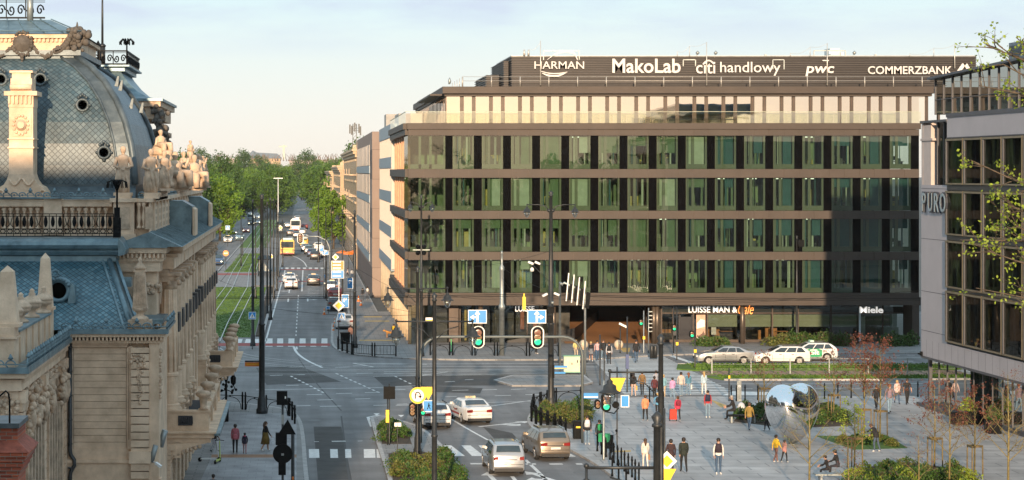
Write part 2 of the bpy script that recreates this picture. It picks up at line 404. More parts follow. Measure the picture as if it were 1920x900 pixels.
# traffic islands
ki = smooth(pv([(694, 783), (716, 778), (748, 786), (792, 800), (835, 838), (870, 880), (900, 950)]), 1)
slab('traffic_island', ki + pv([(742, 950), (722, 880), (706, 830)]), M_pave)
slab('tram_island', pv([(925, 712), (960, 703), (1096, 703), (1112, 716), (1090, 722), (960, 722)]), M_pave, kerb=True)
# tram corridor to the north
mb = MB()
mb.prism([(-24, 176), (-3.75, 176), (-3.75, 470), (-24, 470)], -.05, .010)
struct('tram_paving', mb, M_pave)
mb = MB(); mb.prism([(-13.1, 187), (-4.6, 187), (-5.0, 268), (-13.1, 268)], -.04, .05)
mb.prism([(-12.2, 309), (-7.2, 309), (-7.6, 378), (-11.4, 378)], -.04, .05); mb.prism([(-13.0, 408), (-7.6, 408), (-8, 640), (-13.2, 640)], -.04, .05)
struct('tram_lawn', mb, M_grass)
mb = MB(); mb.prism([(-4.5, 188), (-4.0, 188), (-4.0, 268), (-4.75, 268)], -.04, .10); mb.prism([(-16.5, 225), (-13.2, 225), (-13.2, 268), (-15.8, 268)], -.04, .10)
struct('verge_soil', mb, M_soil)
mb = MB(); mb.prism([(-7.0, 270), (-3.9, 270), (-3.9, 405), (-7.0, 405)], -.04, .16)
struct('tram_platform', mb, M_pave)
mb = MB(); mb.prism([(-3.98, 182), (-3.72, 182), (-3.72, 405), (-3.98, 405)], -.04, .13); mb.prism([(-13.3, 215), (-13.1, 215), (-13.1, 640), (-13.3, 640)], -.04, .12)
struct('street_kerb', mb, M_kerb)
# the grass median with its tram bed, east
mb = MB(); mx0 = G(1262, 690)[0]
mb.prism([(mx0, 156.5), (mx0 + 1.5, 155.2), (200, 155.2), (200, 160.3), (mx0 + .8, 160.3)], -.05, .10)
mb.prism([(mx0 + 2, 148.6), (200, 148.6), (200, 151.3), (mx0 + 1, 151.3)], -.05, .10)
struct('median_lawn', mb, M_grass)
mb = MB(); mb.prism([(mx0 + 1.2, 151.35), (200, 151.35), (200, 155.15), (mx0 + 1.5, 155.15)], -.05, .07)
struct('tram_bed', mb, mat('ballast', (.34, .21, .13), .95, var=.4, scale=8, bump=.8))
mb = MB(); mb.prism([(mx0 + 2, 148.35), (200, 148.35), (200, 148.58), (mx0 + 2, 148.58)], -.05, .13); mb.prism([(mx0 + .8, 160.33), (200, 160.33), (200, 160.55), (mx0 + .8, 160.55)], -.05, .13)
struct('median_kerb', mb, M_kerb)
# grass blades over the lawns
mb = MB()
def blades(x0, x1, y0, y1, n, h, z=.05):
 for _ in range(n):
  x, y = random.uniform(x0, x1), random.uniform(y0, y1); a = random.uniform(0, 3.14); l = random.uniform(.05, .14); hh = h * random.uniform(.5, 1.3)
  dx, dy = math.cos(a) * l, math.sin(a) * l
  mb.face([(x - dx, y - dy, z), (x + dx, y + dy, z), (x + random.uniform(-.06, .06), y + random.uniform(-.06, .06), z + hh)])
blades(mx0 + 1.4, 75, 155.3, 160.2, 9000, .14, .10); blades(mx0 + 2, 75, 148.7, 151.2, 5000, .14, .10); blades(mx0 + 1.5, 75, 151.4, 155.1, 300, .10, .07)
blades(-13, -5.0, 187, 268, 12000, .05); blades(-12, -7.6, 309, 378, 3000, .06)
tag(mb.build('grass', M_grass), 'short green grass growing along the tram tracks', 'grass', kind='stuff')
# rails
mb = MB()
def rail(path, gap=1.0, wd=.09):
 for s in (-gap / 2, gap / 2):
  P = []
  for i, p in enumerate(path):
   q0, q1 = Vector(path[max(i - 1, 0)][:2]), Vector(path[min(i + 1, len(path) - 1)][:2]); d = (q1 - q0).normalized(); nrm = Vector((-d.y, d.x))
   P.append((Vector(p[:2]) + nrm * (s - wd / 2), Vector(p[:2]) + nrm * (s + wd / 2), p[2]))
  for a, b in zip(P, P[1:]): mb.face([(*a[0], a[2]), (*a[1], a[2]), (*b[1], b[2]), (*b[0], b[2])][::-1])
def z3(pts, z): return [(p[0], p[1], z) for p in pts]
rail(z3([(-7.05, 182), (-7.2, 205), (-6.98, 268), (-7.9, 309), (-8.5, 378), (-9.2, 640)], .10))
rail(z3([(-10.1, 182), (-10.2, 205), (-9.9, 268), (-10.4, 309), (-10.7, 378), (-11.6, 640)], .10))
rail(z3(smooth([(-7.05, 182), (-6.8, 174), (-4, 166), (4, 158.5), (20, 154.6), (mx0, 154.3)], 3), .010) + [(mx0 + 1.6, 154.3, .085), (190, 154.3, .085)])
rail(z3(smooth([(-10.1, 182), (-9.5, 172), (-5, 162), (5, 155), (18, 152.3), (mx0, 152.2)], 3), .010) + [(mx0 + 1.6, 152.2, .085), (190, 152.2, .085)])
rail(z3(smooth([(-45, 153), (-8, 153.3), (8, 152.8), (22, 152.2)], 2), .0095))
rail(z3(smooth([(-45, 157), (-8, 157), (8, 155.7), (22, 154.3)], 2), .0095))
struct('tram_rails', mb, mat('rail_steel', (.48, .48, .45), .4, .3, var=.2))
mb = MB()
for yy in (152.2, 154.3):
 for k in range(90): mb.box(mx0 + 2 + k * .8, yy - .9, .06, mx0 + 2.22 + k * .8, yy + .9, .082)
struct('tram_sleepers', mb, mat('sleeper', (.16, .11, .07), .9, var=.3))
# painted markings
mw, mr_ = MB(), MB()
ZM = .0085
def mark(px, b=None): (b or mw).face([(*G(x, y, ZM), ZM) for x, y in px][::-1])
def line(p, q, wd=.14, b=None):
 a, c = Vector(G(*p, ZM)), Vector(G(*q, ZM)); d = (c - a).normalized(); n = Vector((-d.y, d.x)) * wd / 2
 (b or mw).face([(*(a + n), ZM), (*(a - n), ZM), (*(c - n), ZM), (*(c + n), ZM)])
def curve(pts, wd=.14):
 pts = smooth(pts, 2)
 for a, b in zip(pts, pts[1:]): line(a, b, wd)
def dash(p, q, n, fill=.5, wd=.14):
 for i in range(n):
  t0, t1 = i / n, (i + fill) / n
  line((p[0] + (q[0] - p[0]) * t0, p[1] + (q[1] - p[1]) * t0), (p[0] + (q[0] - p[0]) * t1, p[1] + (q[1] - p[1]) * t1), wd)
# north zebra and red cycle band
for x0, x1 in ((499, 511), (520, 531), (541, 552), (562, 573), (583, 593), (603, 614)):
 mark([(x0, 634.5), (x1, 634.5), (x1, 643.8), (x0 - .5, 643.8)]); mark([(x0 - 1, 648.6), (x1, 648.6), (x1, 649.8), (x0 - 1, 649.8)])
mark([(498, 643.8), (618, 643.8), (620, 648.6), (497, 648.6)], mr_)
for x0 in (-12.6, -11.4, -9.2, -8.6, -6.2, -5.3, -4.5):
 mw.face([(x0, 181, .0145), (x0 + .6, 181, .0145), (x0 + .6, 185.2, .0145), (x0, 185.2, .0145)])
mr_.face([(-13, 177.8, .0145), (-4, 177.8, .0145), (-4, 180.8, .0145), (-13, 180.8, .0145)])
mr_.face([(-13, 300, .0145), (-4, 300, .0145), (-4, 305, .0145), (-13, 305, .0145)])
# street centre line, arrows, second zebra
for k in range(13):
 y = 630 - k * 7.1 + k * k * .08; mark([(555 + (630 - y) * .06 - 1, y), (555 + (630 - y) * .06 + 1, y), (555 + (630 - y) * .06 + 1, y - 3.2), (555 + (630 - y) * .06 - 1, y - 3.2)])
line((566, 546), (568, 505), .2)
for y0, xs in ((502, range(524, 612, 11)),):
 for x in xs: mark([(x, 501.6), (x + 6, 501.6), (x + 6, 504.4), (x, 504.4)])
mark([(527, 504.6), (598, 504.6), (598, 506.4), (526, 506.4)], mr_)
mark([(523, 526.6), (606, 526.6), (606, 528.3), (522, 528.3)], mr_); dash((524, 531), (604, 531), 8, .5, .7)
curve([(575, 500), (571, 492), (560, 484), (545, 478)], .2)
line((556, 649.8), (557, 655)); curve([(551, 650), (556, 662), (575, 676), (604, 689)], .22)
line((498, 640), (535, 505), .16)
def arrow(px, py, L, kind='s', wd=.18, hdg=0.0):
 x, y = G(px, py, ZM); M = Matrix.Translation((x, y, 0)) @ Matrix.Rotation(hdg, 4, 'Z')
 def q(pts): mw.face([tuple(M @ Vector((a, b, ZM))) for a, b in pts])
 q([(-wd / 2, 0), (wd / 2, 0), (wd / 2, L), (-wd / 2, L)])
 if 's' in kind: q([(-.45, L), (.45, L), (0, L + 1.1)])
 if 'r' in kind: q([(wd / 2, L * .5), (.6, L * .5 + .3), (.6, L * .5 + .8), (wd / 2, L * .5 + .4)]); q([(.6, L * .5), (1.2, L * .5 + .6), (.6, L * .5 + 1.2)])
 if 'l' in kind: q([(-wd / 2, L * .5 + .4), (-.6, L * .5 + .8), (-.6, L * .5 + .3), (-wd / 2, L * .5)]); q([(-.6, L * .5 + 1.2), (-1.2, L * .5 + .6), (-.6, L * .5)])
arrow(540, 566, 6, 's'); arrow(577, 565, 5, 'sr'); arrow(542, 549, 6, 'sl')
for k in range(8): line((577, 556 - k * 2.6), (598, 555 - k * 2.6), .25)
# intersection guide lines
dash((545, 705), (610, 738), 9, .5, .16); dash((630, 700), (715, 738), 10, .5, .16)
dash((740, 705), (775, 722), 4, .5)
for x0, y0, x1 in ((583, 686, 604), (540, 688, 566), (628, 689, 655), (545, 703, 572), (668, 700, 700), (506, 704, 530), (575, 740, 604), (630, 738, 660), (684, 736, 712), (536, 723, 560), (595, 750, 624), (666, 748, 694),
                   (724, 731, 760), (556, 761, 582), (700, 760, 730), (742, 760, 770), (834, 716, 853), (848, 732, 878), (904, 731, 932), (958, 730, 986), (872, 712, 888), (835, 744, 856), (928, 742, 958), (985, 740, 1014),
                   (600, 762, 640), (744, 758, 764), (820, 757, 842)):
 line((x0, y0), (x1, y0 - .8), .17)
line((480, 731), (700, 727), .13); line((700, 727), (780, 723), .13)
line((670, 683), (1140, 681), .15); line((662, 686), (1120, 688), .15); line((720, 697), (1020, 695), .13); line((700, 706), (930, 702), .1)
line((662, 681), (800, 683), .2); line((662, 681), (700, 688), .2); line((720, 700), (800, 702), .16); line((790, 704), (840, 697), .14)
line((690, 693), (1100, 692), .12); line((1240, 720), (1730, 719), .12); dash((1260, 729), (1730, 729), 14, .5)
line((1390, 672), (1730, 671), .13); line((1250, 664), (1320, 688), .5); dash((1560, 666), (1730, 666), 6, .5); dash((1420, 678), (1730, 677), 9, .5)
line((690, 782), (712, 778), .2); line((690, 782), (697, 800), .2)
# zebra by the palace corner
for x0, x1 in ((579, 598), (619, 633), (647, 658), (682, 703), (706, 728)):
 mark([(x0, 842), (x1, 842), (x1 + 1, 858.5), (x0 + .5, 858.5)])
line((589, 828), (598, 828)); line((622, 827.5), (648, 827), .3); line((671, 827), (680, 826.5))
# zebra over the approach road
for x0 in (829, 865, 897): mark([(x0, 835), (x0 + 17, 835), (x0 + 43, 855), (x0 + 20, 855)])
mark([(1067, 834), (1085, 834), (1116, 853), (1094, 854)]); mark([(1052, 846), (1060, 846), (1080, 856), (1064, 857)])
line((882, 869.5), (910, 869.5), .4); line((1030, 870), (1055, 870), .4); line((985, 870), (1005, 870), .4); line((1080, 870), (1092, 870), .4)
curve([(812, 770), (840, 782), (880, 806), (915, 825)], .15); curve([(985, 862), (1010, 885), (1028, 905)], .2)
line((915, 762), (995, 751), .14); line((880, 756), (995, 752), .1)
arrow(898, 800, 3.4, 'sr', .22, -.9)
arrow(938, 912, 3.6, 's', .25, .05); arrow(1075, 912, 4.2, 'sl', .28, .35)
curve([(960, 893), (966, 900), (970, 910)], .2)
for x, y in ((700, 775), (746, 778), (825, 775)): mark([(x, y), (x + 12, y), (x + 6, y + 4)])
# long zebra across the avenue
yy = 139.2
while yy < 171.5:
 t = (yy - 139) / 32; mw.face([(22.0 + t * 1.9, yy, ZM), (29.8, yy, ZM), (29.8, yy + .52, ZM), (22.0 + t * 1.9, yy + .52, ZM)]); yy += 1.06
mw.face([(28.6, 138.6, .0095), (33.5, 138.6, .0095), (33.2, 140.4, .0095), (29.9, 141.2, .0095)])
struct('road_markings', mw, M_white); struct('cycle_lane_paint', mr_, M_red)
# yellow tactile strips
mb = MB()
for a in ([(1148, 845), (1183, 844), (1183, 847), (1146, 848)], [(1162, 652), (1182, 652), (1180, 660), (1168, 660)], [(1330, 748), (1352, 756), (1368, 762), (1352, 764)]):
 mb.face([(*G(x, y, .124), .124) for x, y in a][::-1])
for x0, x1, y in ((682, 716, 593), (684, 730, 601), (674, 745, 637)): mb.face([(*G(x, yy2, .124), .124) for x, yy2 in ((x0, y), (x1, y), (x1, y + 2), (x0, y + 2))][::-1])
struct('tactile_paving', mb, mat('tactile', (.55, .38, .14), .8))
# manhole covers, dark patches and cracks sealed with bitumen
mb = MB()
for x, y, r in ((592, 765, .4), (588, 788, .45), (575, 720, .35), (1085, 886, .3), (1028, 888, .15), (655, 812, .3), (862, 822, .35), (948, 775, .35), (1040, 735, .4), (700, 742, .35), (840, 880, .25)):
 cx, cy = G(x, y); mb.prism([(cx + r * math.cos(t * .524), cy + r * math.sin(t * .524)) for t in range(12)], .0, .0075)
struct('manhole_covers', mb, mat('cast_iron', (.16, .16, .16), .6, .4, scale=9))
mb = MB()
for pts in ([(480, 695), (700, 718), (1000, 716)], [(520, 712), (720, 704), (1100, 690)], [(560, 672), (590, 716), (640, 770)], [(640, 780), (655, 900)]):
 P = smooth(pts, 2)
 for p, q in zip(P, P[1:]): line(p, q, .10, mb)
for v in range(len(mb.v)): mb.v[v] = (mb.v[v][0], mb.v[v][1], .0065)
struct('bitumen_seams', mb, mat('bitumen', (.02, .02, .02), .6))
mb = MB()
for poly in ([(700, 706), (1100, 700), (1110, 722), (720, 724)], [(480, 690), (560, 686), (640, 716), (500, 722)], [(588, 800), (640, 800), (660, 900), (596, 900)], [(905, 800), (960, 812), (985, 838), (940, 836)], [(770, 722), (905, 728), (900, 738), (780, 734)], [(1040, 676), (1105, 676), (1100, 682), (1030, 682)]):
 mb.face([(*G(x, y), .0058) for x, y in poly][::-1])
struct('road_patches', mb, mat('asphalt_patch', (.062, .06, .058), .85, var=.3, scale=.8, bump=.3, bscale=25))
# ================================================================== OFFICE BUILDING (glass, bronze bands)
FY = 178.0; BX0, BX1 = XA(765, FY), XA(1722, FY)          # facade plane and its ends
def zf(py, Y=FY): return ZA(py, Y)
OB = thing('office_building', 'long bronze and glass office block with company names on its dark roof screen', 'building', ((BX0 + BX1) / 2, FY, 0))
OO = OB.location.copy()
M_bronze = mat('bronze_cladding', (.043, .031, .024), .55, .2, var=.16, scale=.5, bump=.05)
M_bronze2 = mat('bronze_trim', (.055, .040, .032), .45, .4, var=.2, scale=1)
M_olive = mat('olive_frame', (.165, .16, .115), .5, .1, var=.1, scale=1)
M_blackp = mat('black_glass_panel', (.003, .003, .0035), .12, 0, var=.3, scale=1, spec=.04)
M_wg = glass('window_glass', (.46, .58, .50), .09, .012, .10, .35, .5)
M_wgs = glass('sky_mirror_glass', (.60, .62, .60), .66, .012, .07, .4, .35)
M_wgs.node_tree.nodes['Glossy BSDF'].inputs[0].default_value = (.95, .86, .80, 1)
M_wgf = glass('shop_glass', (.60, .64, .60), .10, .01, .05, .5, .5)
M_int = mat('interior_wall', (.24, .30, .18), .9, var=.6, scale=.35)
M_slab = mat('interior_slab', (.32, .33, .27), .9)
M_mech = mat('louvre_metal', (.016, .015, .016), .45, .5, var=.15, scale=1)
M_slat = mat('louvre_slat', (.055, .047, .045), .5, .2, var=.1)
rows = [(253, 317), (332, 395), (409, 472), (486, 549)]
# bands between storeys, with butt joints as grooves
mb = MB(); seam = MB()
bands = [(231, 253), (317, 332), (395, 409), (472, 486), (549, 556)]
for i, (a, b) in enumerate(bands):
 mb.cut(); seam.cut()
 z1, z0 = zf(a), zf(b)
 n = 34
 for k in range(n):
  x0 = BX0 + (BX1 - BX0) * k / n; x1 = BX0 + (BX1 - BX0) * (k + 1) / n
  mb.box(x0 + .012, FY - .25, z0, x1 - .012, FY + .3, z1 - (.55 if i == 0 else 0))
 if i == 0: mb.box(BX0 - .1, FY - .42, z1 - .53, BX1 + .1, FY + .3, z1)
 mb.box(BX0, FY - .28, z0 - .06, BX1, FY + .2, z0 - .002); seam.box(BX0 + .02, FY - .20, z0 + .01, BX1 - .02, FY + .28, z1 - .6 if i == 0 else z1 - .02)
 # west side band
 for k in range(9):
  y0 = FY + .32 + k * 3.5; mb.box(BX0 - .25, y0, z0, BX0 + .3, y0 + 3.47, z1 - (.55 if i == 0 else 0))
 if i == 0: mb.box(BX0 - .42, FY + .3, z1 - .53, BX0 + .3, FY + 31.8, z1)
mb.box(BX0 - .1, FY - .35, zf(572), BX1 + .1, FY + .3, zf(556.9)); mb.box(BX0 - .35, FY + .3, zf(572), BX0 + .3, FY + 31.8, zf(556.9))
mb.box(XA(1709, FY), FY - .27, 0.1, BX1, FY + 2.5, zf(572) - .01)
mb.build('facade_band', M_bronze, OB, OO); seam.build('band_backing', M_bronze2, OB, OO)
# floors, ceilings, back wall, partitions
mb = MB()
for a, b in bands: mb.cut(); mb.box(BX0 + .3, FY + .35, zf(b) + .02, BX1 - .1, FY + 9, zf(a) - .1)
mb.build('floor_slab', M_slab, OB, OO)
mb = MB(); mb.box(BX0 + 1.5, FY + 9.05, zf(556), BX1, FY + 9.3, zf(232))
for r, (a, b) in enumerate(rows):
 x = BX0 + 5
 while x < BX1 - 2:
  if random.random() < .8: mb.box(x, FY + 1.5 + random.random() * 2.5, zf(b) - .1, x + .15, FY + 9, zf(a) + .2)
  x += random.choice([2.56, 2.56, 5.12])
 for k in range(14):
  x = random.uniform(BX0 + 2, BX1 - 3); d = random.uniform(2.5, 7); mb.box(x, FY + d, zf(b) - .1, x + random.uniform(.8, 2.2), FY + d + .12, zf(a) + .2 - random.choice([0, 0, .9]))
mb.build('interior_wall', M_int, OB, OO)
# furniture seen behind the panes
dk, lt, cb = MB(), MB(), MB()
for r, (a, b) in enumerate(rows):
 zfl, zc = zf(b) - .05, zf(a) + .1
 for k in range(16):
  x = XA(868.5 + 54.66 * k, FY)
  if random.random() < .75:
   dk.cut(); dk.box(x - .7, FY + 1.1, zfl + .70, x + .6, FY + 1.8, zfl + .75); dk.box(x - .65, FY + 1.2, zfl, x - .6, FY + 1.7, zfl + .7); dk.box(x + .5, FY + 1.2, zfl, x + .55, FY + 1.7, zfl + .7)
   dk.box(x - .35, FY + 1.4, zfl + .85, x + .15, FY + 1.44, zfl + 1.2); dk.box(x - .2, FY + .75, zfl + .4, x + .25, FY + .82, zfl + 1.0)
  if random.random() < .55: cb.cut(); cb.box(x + random.uniform(-.8, .1), FY + 2.4, zfl, x + random.uniform(.3, .8), FY + 2.8, zfl + random.choice([.9, 1.3, 1.9]))
  if random.random() < .6: lt.cut(); lt.box(x - random.uniform(.2, .7), FY + 2.2, zc - .28, x + random.uniform(.3, .7), FY + 2.3, zc - .22)
dk.build('office_desk', mat('desk_dark', (.05, .055, .05), .5), OB, OO)
cb.build('cupboard', mat('cupboard_yellow', (.50, .40, .10), .6, var=.5, scale=.5), OB, OO)
lt.build('ceiling_lamp', mat('lamp_strip', (.8, .8, .7), .5, emit=(1, .95, .7, 2.5)), OB, OO)
# windows: frame > pane, with black panels between the bays
def window_meshes(w, h, narrow):
 fr, pn, bl = MB(), MB(), MB()
 fw = .16
 fr.box(0, .02, 0, fw, .16, h); fr.box(w - fw, .02, 0, w, .16, h); fr.box(fw, .02, 0, w - fw, .16, .42); fr.box(fw, .02, h - .10, w - fw, .16, h)
 xm = w * narrow; fr.box(xm, .021, .42, xm + .24, .159, h - .1); fr.box(fw + .02, .06, .42, fw + .10, .14, h - .1)
 pn.face([(0, -.12, -.0), (w, -.12, 0), (w, -.12, h), (0, -.12, h)])
 return fr, pn
H1 = zf(253) - zf(317)
fa, pa = window_meshes(XA(888.5, FY) - XA(849, FY), H1 - .04, .27)
mfa, mpa = fa.mesh('window', M_olive), pa.mesh('pane', M_wg)
def add_part(name, me, parent, loc):
 o = bpy.data.objects.new(name, me); COL.objects.link(o); o.parent = parent; o.location = loc; return o
pan = MB()
bl_mats = [mat('blind_light', (.52, .54, .46), .8, var=.1), mat('blind_green', (.16, .22, .13), .8), mat('blind_blue', (.05, .13, .15), .8)]
blind = MB()
for r, (a, b) in enumerate(rows):
 z0 = zf(b) + .02
 for k in range(16):
  px = 849 + 54.66 * k
  wv = add_part('window', mfa, OB, Vector((XA(px, FY), FY + .12, z0)) - OO); add_part('pane', mpa, wv, (0, 0, 0))
  pan.cut(); pan.box(XA(px + 39.6, FY), FY + .06, z0 - .02, XA(px + 54.6, FY), FY + .22, zf(a) - .02)
  # blinds and curtains inside, let down by different amounts
  q = random.random(); w0 = XA(px, FY) + .2; w1 = w0 + 1.45
  if r == 2 or q < .6:
   mi = 1 if (r == 2 and k < 9) else (2 if k > 8 else random.choice([0, 1])); xs = w0 + (0 if random.random() < .5 else .7)
   dz = (H1 - .5) * random.choice([.35, .6, 1, 1])
   blind.box(xs, FY + .40, z0 + H1 - .1 - dz, w1, FY + .43, z0 + H1 - .1, mi)
  for j in range(3):
   xx = w0 + random.random() * 1.3; blind.cut(); blind.box(xx, FY + .5, z0 + .1, xx + random.uniform(.04, .18), FY + .54, z0 + H1 - .15, random.choice([0, 1, 2]))
 pan.cut(); pan.box(XA(835, FY), FY + .06, z0 - .02, XA(848.8, FY), FY + .22, zf(a) - .02)
pan.build('black_panel', M_blackp, OB, OO); blind.build('blind', bl_mats, OB, OO)
# glazed corner bay, front and side
for r, (a, b) in enumerate(rows):
 z0, z1 = zf(b) + .02, zf(a) - .02
 fr, pn = MB(), MB()
 xs = [XA(x, FY) for x in (767, 788, 808, 834.8)]
 for x in xs[1:]: fr.box(x - .14, FY + .14, z0, x + .08, FY + .3, z1)
 fr.box(xs[0] + .1, FY + .14, z0, xs[3] - .15, FY + .26, z0 + .4)
 pn.face([(BX0 - .02, FY, z0), (xs[3], FY, z0), (xs[3], FY, z1), (BX0 - .02, FY, z1)]); pn.face([(BX0 - .021, FY + 6.5, z0), (BX0 - .021, FY, z0), (BX0 - .021, FY, z1), (BX0 - .021, FY + 6.5, z1)])
 f = fr.build('corner_window', M_olive, OB, OO); pn.build('pane', M_wg, f, OO)
 # side wall beyond: copper reveals and fins
 sw, sp, cu = MB(), MB(), MB()
 for k in range(5):
  y = FY + 6.6 + k * 4.6; cu.cut(); sp.cut()
  cu.box(BX0 + .02, y, z0, BX0 + .55, y + .5, z1); cu.box(BX0 + .02, y + .9, z0, BX0 + .2, y + 1.0, z1); cu.box(BX0 + .02, y + 1.8, z0, BX0 + .2, y + 1.9, z1)
  sp.face([(BX0 + .25, y + 4.6, z0), (BX0 + .25, y + .5, z0), (BX0 + .25, y + .5, z1), (BX0 + .25, y + 4.6, z1)])
 f = cu.build('side_window', mat('copper_fin', (.42, .22, .12), .5, .2, var=.2), OB, OO); sp.build('pane', M_wg, f, OO)
# terrace rail of glass, penthouse glazing, fascia
PY = 181.2; PX0, PX1 = XA(835, PY), XA(1745, PY)
mb = MB(); zt = zf(231)
for k in range(38):
 x0 = BX0 + .2 + k * (BX1 - BX0) / 38; x1 = x0 + (BX1 - BX0) / 38 - .04
 mb.face([(x0, FY - .2, zt + .02), (x1, FY - .2, zt + .02), (x1, FY - .2, zt + .98), (x0, FY - .2, zt + .98)])
for k in range(14):
 y0 = FY - .2 + k * 2.3; mb.face([(BX0 - .2, y0 + 2.26, zt + .02), (BX0 - .2, y0, zt + .02), (BX0 - .2, y0, zt + .98), (BX0 - .2, y0 + 2.26, zt + .98)])
mg = mat('rail_glass_frosted', (.75, .78, .62), .15, var=.05, spec=.8)
gr_ = glass('terrace_glass', (.86, .88, .74), .22, .02, .1, .5, .5)
g1 = mb.build('terrace_rail', gr_, OB, OO)
mb = MB(); mb.box(BX0 - .25, FY - .23, zt + .99, BX1, FY - .17, zt + 1.03); mb.box(BX0 - .24, FY - .16, zt + .99, BX0 - .18, FY + 32, zt + 1.03); mb.build('handrail', mat('rail_cap', (.35, .37, .27), .4), g1, OO)
mb = MB(); mb.box(BX0 + .3, FY + .31, zt - .3, BX1, FY + 60, zt - .02); mb.build('terrace_floor', M_slab, OB, OO)
zpt, zpb = ZA(181, PY), zt
fr, wins = MB(), 0
n = 33; xw = [PX0 + (PX1 - PX0) * i / n for i in range(n + 1)]
wide, nar = MB(), MB(); pit = (PX1 - PX0) / 16.7
for k in range(17):
 x = PX0 + k * pit
 for (x0, x1) in ((x + .04, x + pit * .53), (x + pit * .61, x + pit * .94)):
  if x1 > PX1: continue
  f = MB(); f.box(x0, PY, zpb, x0 + .07, PY + .15, zpt); f.box(x1 - .07, PY, zpb, x1, PY + .15, zpt); f.box(x0 + .07, PY, zpb, x1 - .07, PY + .15, zpb + .08)
  fo = f.build('penthouse_window', M_bronze2, OB, OO); p = MB(); p.face([(x0 + .07, PY + .02, zpb + .08), (x1 - .07, PY + .02, zpb + .08), (x1 - .07, PY + .02, zpt), (x0 + .07, PY + .02, zpt)]); p.build('pane', M_wgs, fo, OO)
 fr.cut(); fr.box(x + pit * .53, PY - .06, zpb, x + pit * .61, PY + .3, zpt); fr.box(x + pit * .94, PY - .06, zpb, x + pit + .04, PY + .3, zpt)
fr.build('penthouse_mullion', M_bronze2, OB, OO)
mb = MB(); mb.box(PX0 + .3, PY + 3.5, zpb, PX1, PY + 3.8, zpt); mb.build('penthouse_wall', M_int, OB, OO)
# side of the penthouse
f, p = MB(), MB()
for k in range(24):
 y = PY + .3 + k * 2.0; f.cut(); p.cut(); f.box(PX0 - .04, y, zpb, PX0 + .1, y + .12, zpt); p.face([(PX0, y + 2, zpb), (PX0, y + .12, zpb), (PX0, y + .12, zpt), (PX0, y + 2, zpt)])
fo = f.build('side_window', M_bronze2, OB, OO); p.build('pane', M_wgs, fo, OO)
mb = MB(); zr = ZA(163, PY)
mb.box(PX0 - .3, PY - .9, zpt + .25, PX1, PY + 48, zr); mb.box(PX0 - .1, PY - .4, zpt + .01, PX1, PY + 47, zpt + .25)
mb.box(PX0 - 1.4, PY - .3, zpt + .06, PX0 - .32, PY + 20, zpt + .22)
mb.build('roof', M_bronze, OB, OO)
# roof screen of dark louvres, with the second smaller box to the west
MY = 184.5; MX0, MX1 = XA(960, MY), XA(1830, MY); mz0, mz1 = ZA(160, MY), ZA(106, MY)
def louvre_box(x0, x1, y0, y1, z0, z1, name='roof_screen'):
 b = MB(); b.box(x0, y0, z0, x1, y1, z1); o = b.build(name, M_mech, OB, OO)
 s = MB(); k = z0 + .08
 while k < z1 - .05:
  s.box(x0 - .02, y0 - .12, k, x1 + .02, y0 - .003, k + .05); s.box(x0 - .12, y0 - .12, k, x0 - .022, y1, k + .05); k += .205
 s.build('louvre', M_slat, o, OO); return o
louvre_box(MX0, MX1, MY, MY + 14, zr + .01, mz1); louvre_box(XA(945, MY + 2), MX0 - .14, MY + 2, MY + 14, zr + .01, mz1 - .3)
louvre_box(XA(912, MY + 6), XA(944, MY + 6) - .15, MY + 6, MY + 18, zr + .01, mz1 - 1.4)
mb = MB(); mb.box(MX0 - .1, MY - .16, mz1 + .003, MX1, MY + 14, mz1 + .08); mb.build('screen_coping', mat('coping_light', (.35, .36, .36), .4, .3), OB, OO)
# roof railing
mb = MB(); x = XA(868, PY)
while x < PX1: mb.tube([(x, PY + .2, zr), (x, PY + .2, zr + .95)], .05, 5); x += 2.57
mb.tube([(XA(868, PY), PY + .2, zr + .55), (PX1, PY + .2, zr + .55)], .02, 5); mb.tube([(XA(868, PY), PY + .2, zr + .92), (PX1, PY + .2, zr + .92)], .02, 5)
for t in range(5): mb.tube([(XA(868, PY) + t * .0, PY + 1 + t * 3, zr), (XA(868, PY), PY + 1 + t * 3, zr + .95)], .03, 5)
mb.build('roof_railing', mat('rail_pale', (.48, .46, .42), .4, .4), OB, OO)
# lettering of the tenants
ml = mat('sign_letter', (.60, .58, .56), .45, var=.04)
def sign_at(body, x0, x1, y0, y1, Y, name='company_sign', m=None, depth=.12, extra=None, **k):
 b = MB(); cx, cz = XA((x0 + x1) / 2, Y), ZA((y0 + y1) / 2, Y)
 add_text(b, body, 1, facing(cx, Y, cz), depth, width=(x1 - x0) / FPX * Y, height=(y1 - y0) / FPX * Y, **k)
 if extra: extra(b, Y)
 return b.build(name, m or ml, OB, OO)
SY = MY - .3
def harman_swoosh(b, Y):
 def arc(pts, w):
  P = smooth(pts, 3); n = len(P)
  for i in range(n - 1):
   t0, t1 = i / (n - 1), (i + 1) / (n - 1); a, c = w(t0) / 2, w(t1) / 2
   (x0, y0), (x1, y1) = P[i], P[i + 1]
   b.extr([(XA(x0, Y), ZA(y0 + a, Y)), (XA(x1, Y), ZA(y1 + c, Y)), (XA(x1, Y), ZA(y1 - c, Y)), (XA(x0, Y), ZA(y0 - a, Y))], 'y', Y - .06, Y + .06)
 arc([(1026, 112), (1042, 100), (1060, 96), (1076, 98), (1082, 110), (1083, 112)], lambda t: 1 + 4.5 * math.sin(t * 2.6) ** 2)
 arc([(1016, 137), (1028, 142), (1046, 143), (1062, 136)], lambda t: .8 + 3 * math.sin(t * 3.1))
 arc([(1012, 133), (1030, 138), (1048, 138), (1064, 135)], lambda t: .6 + 1.5 * math.sin(t * 3.1))
sign_at('HARMAN', 1002, 1095, 115, 129, SY, offset=.004, extra=harman_swoosh)
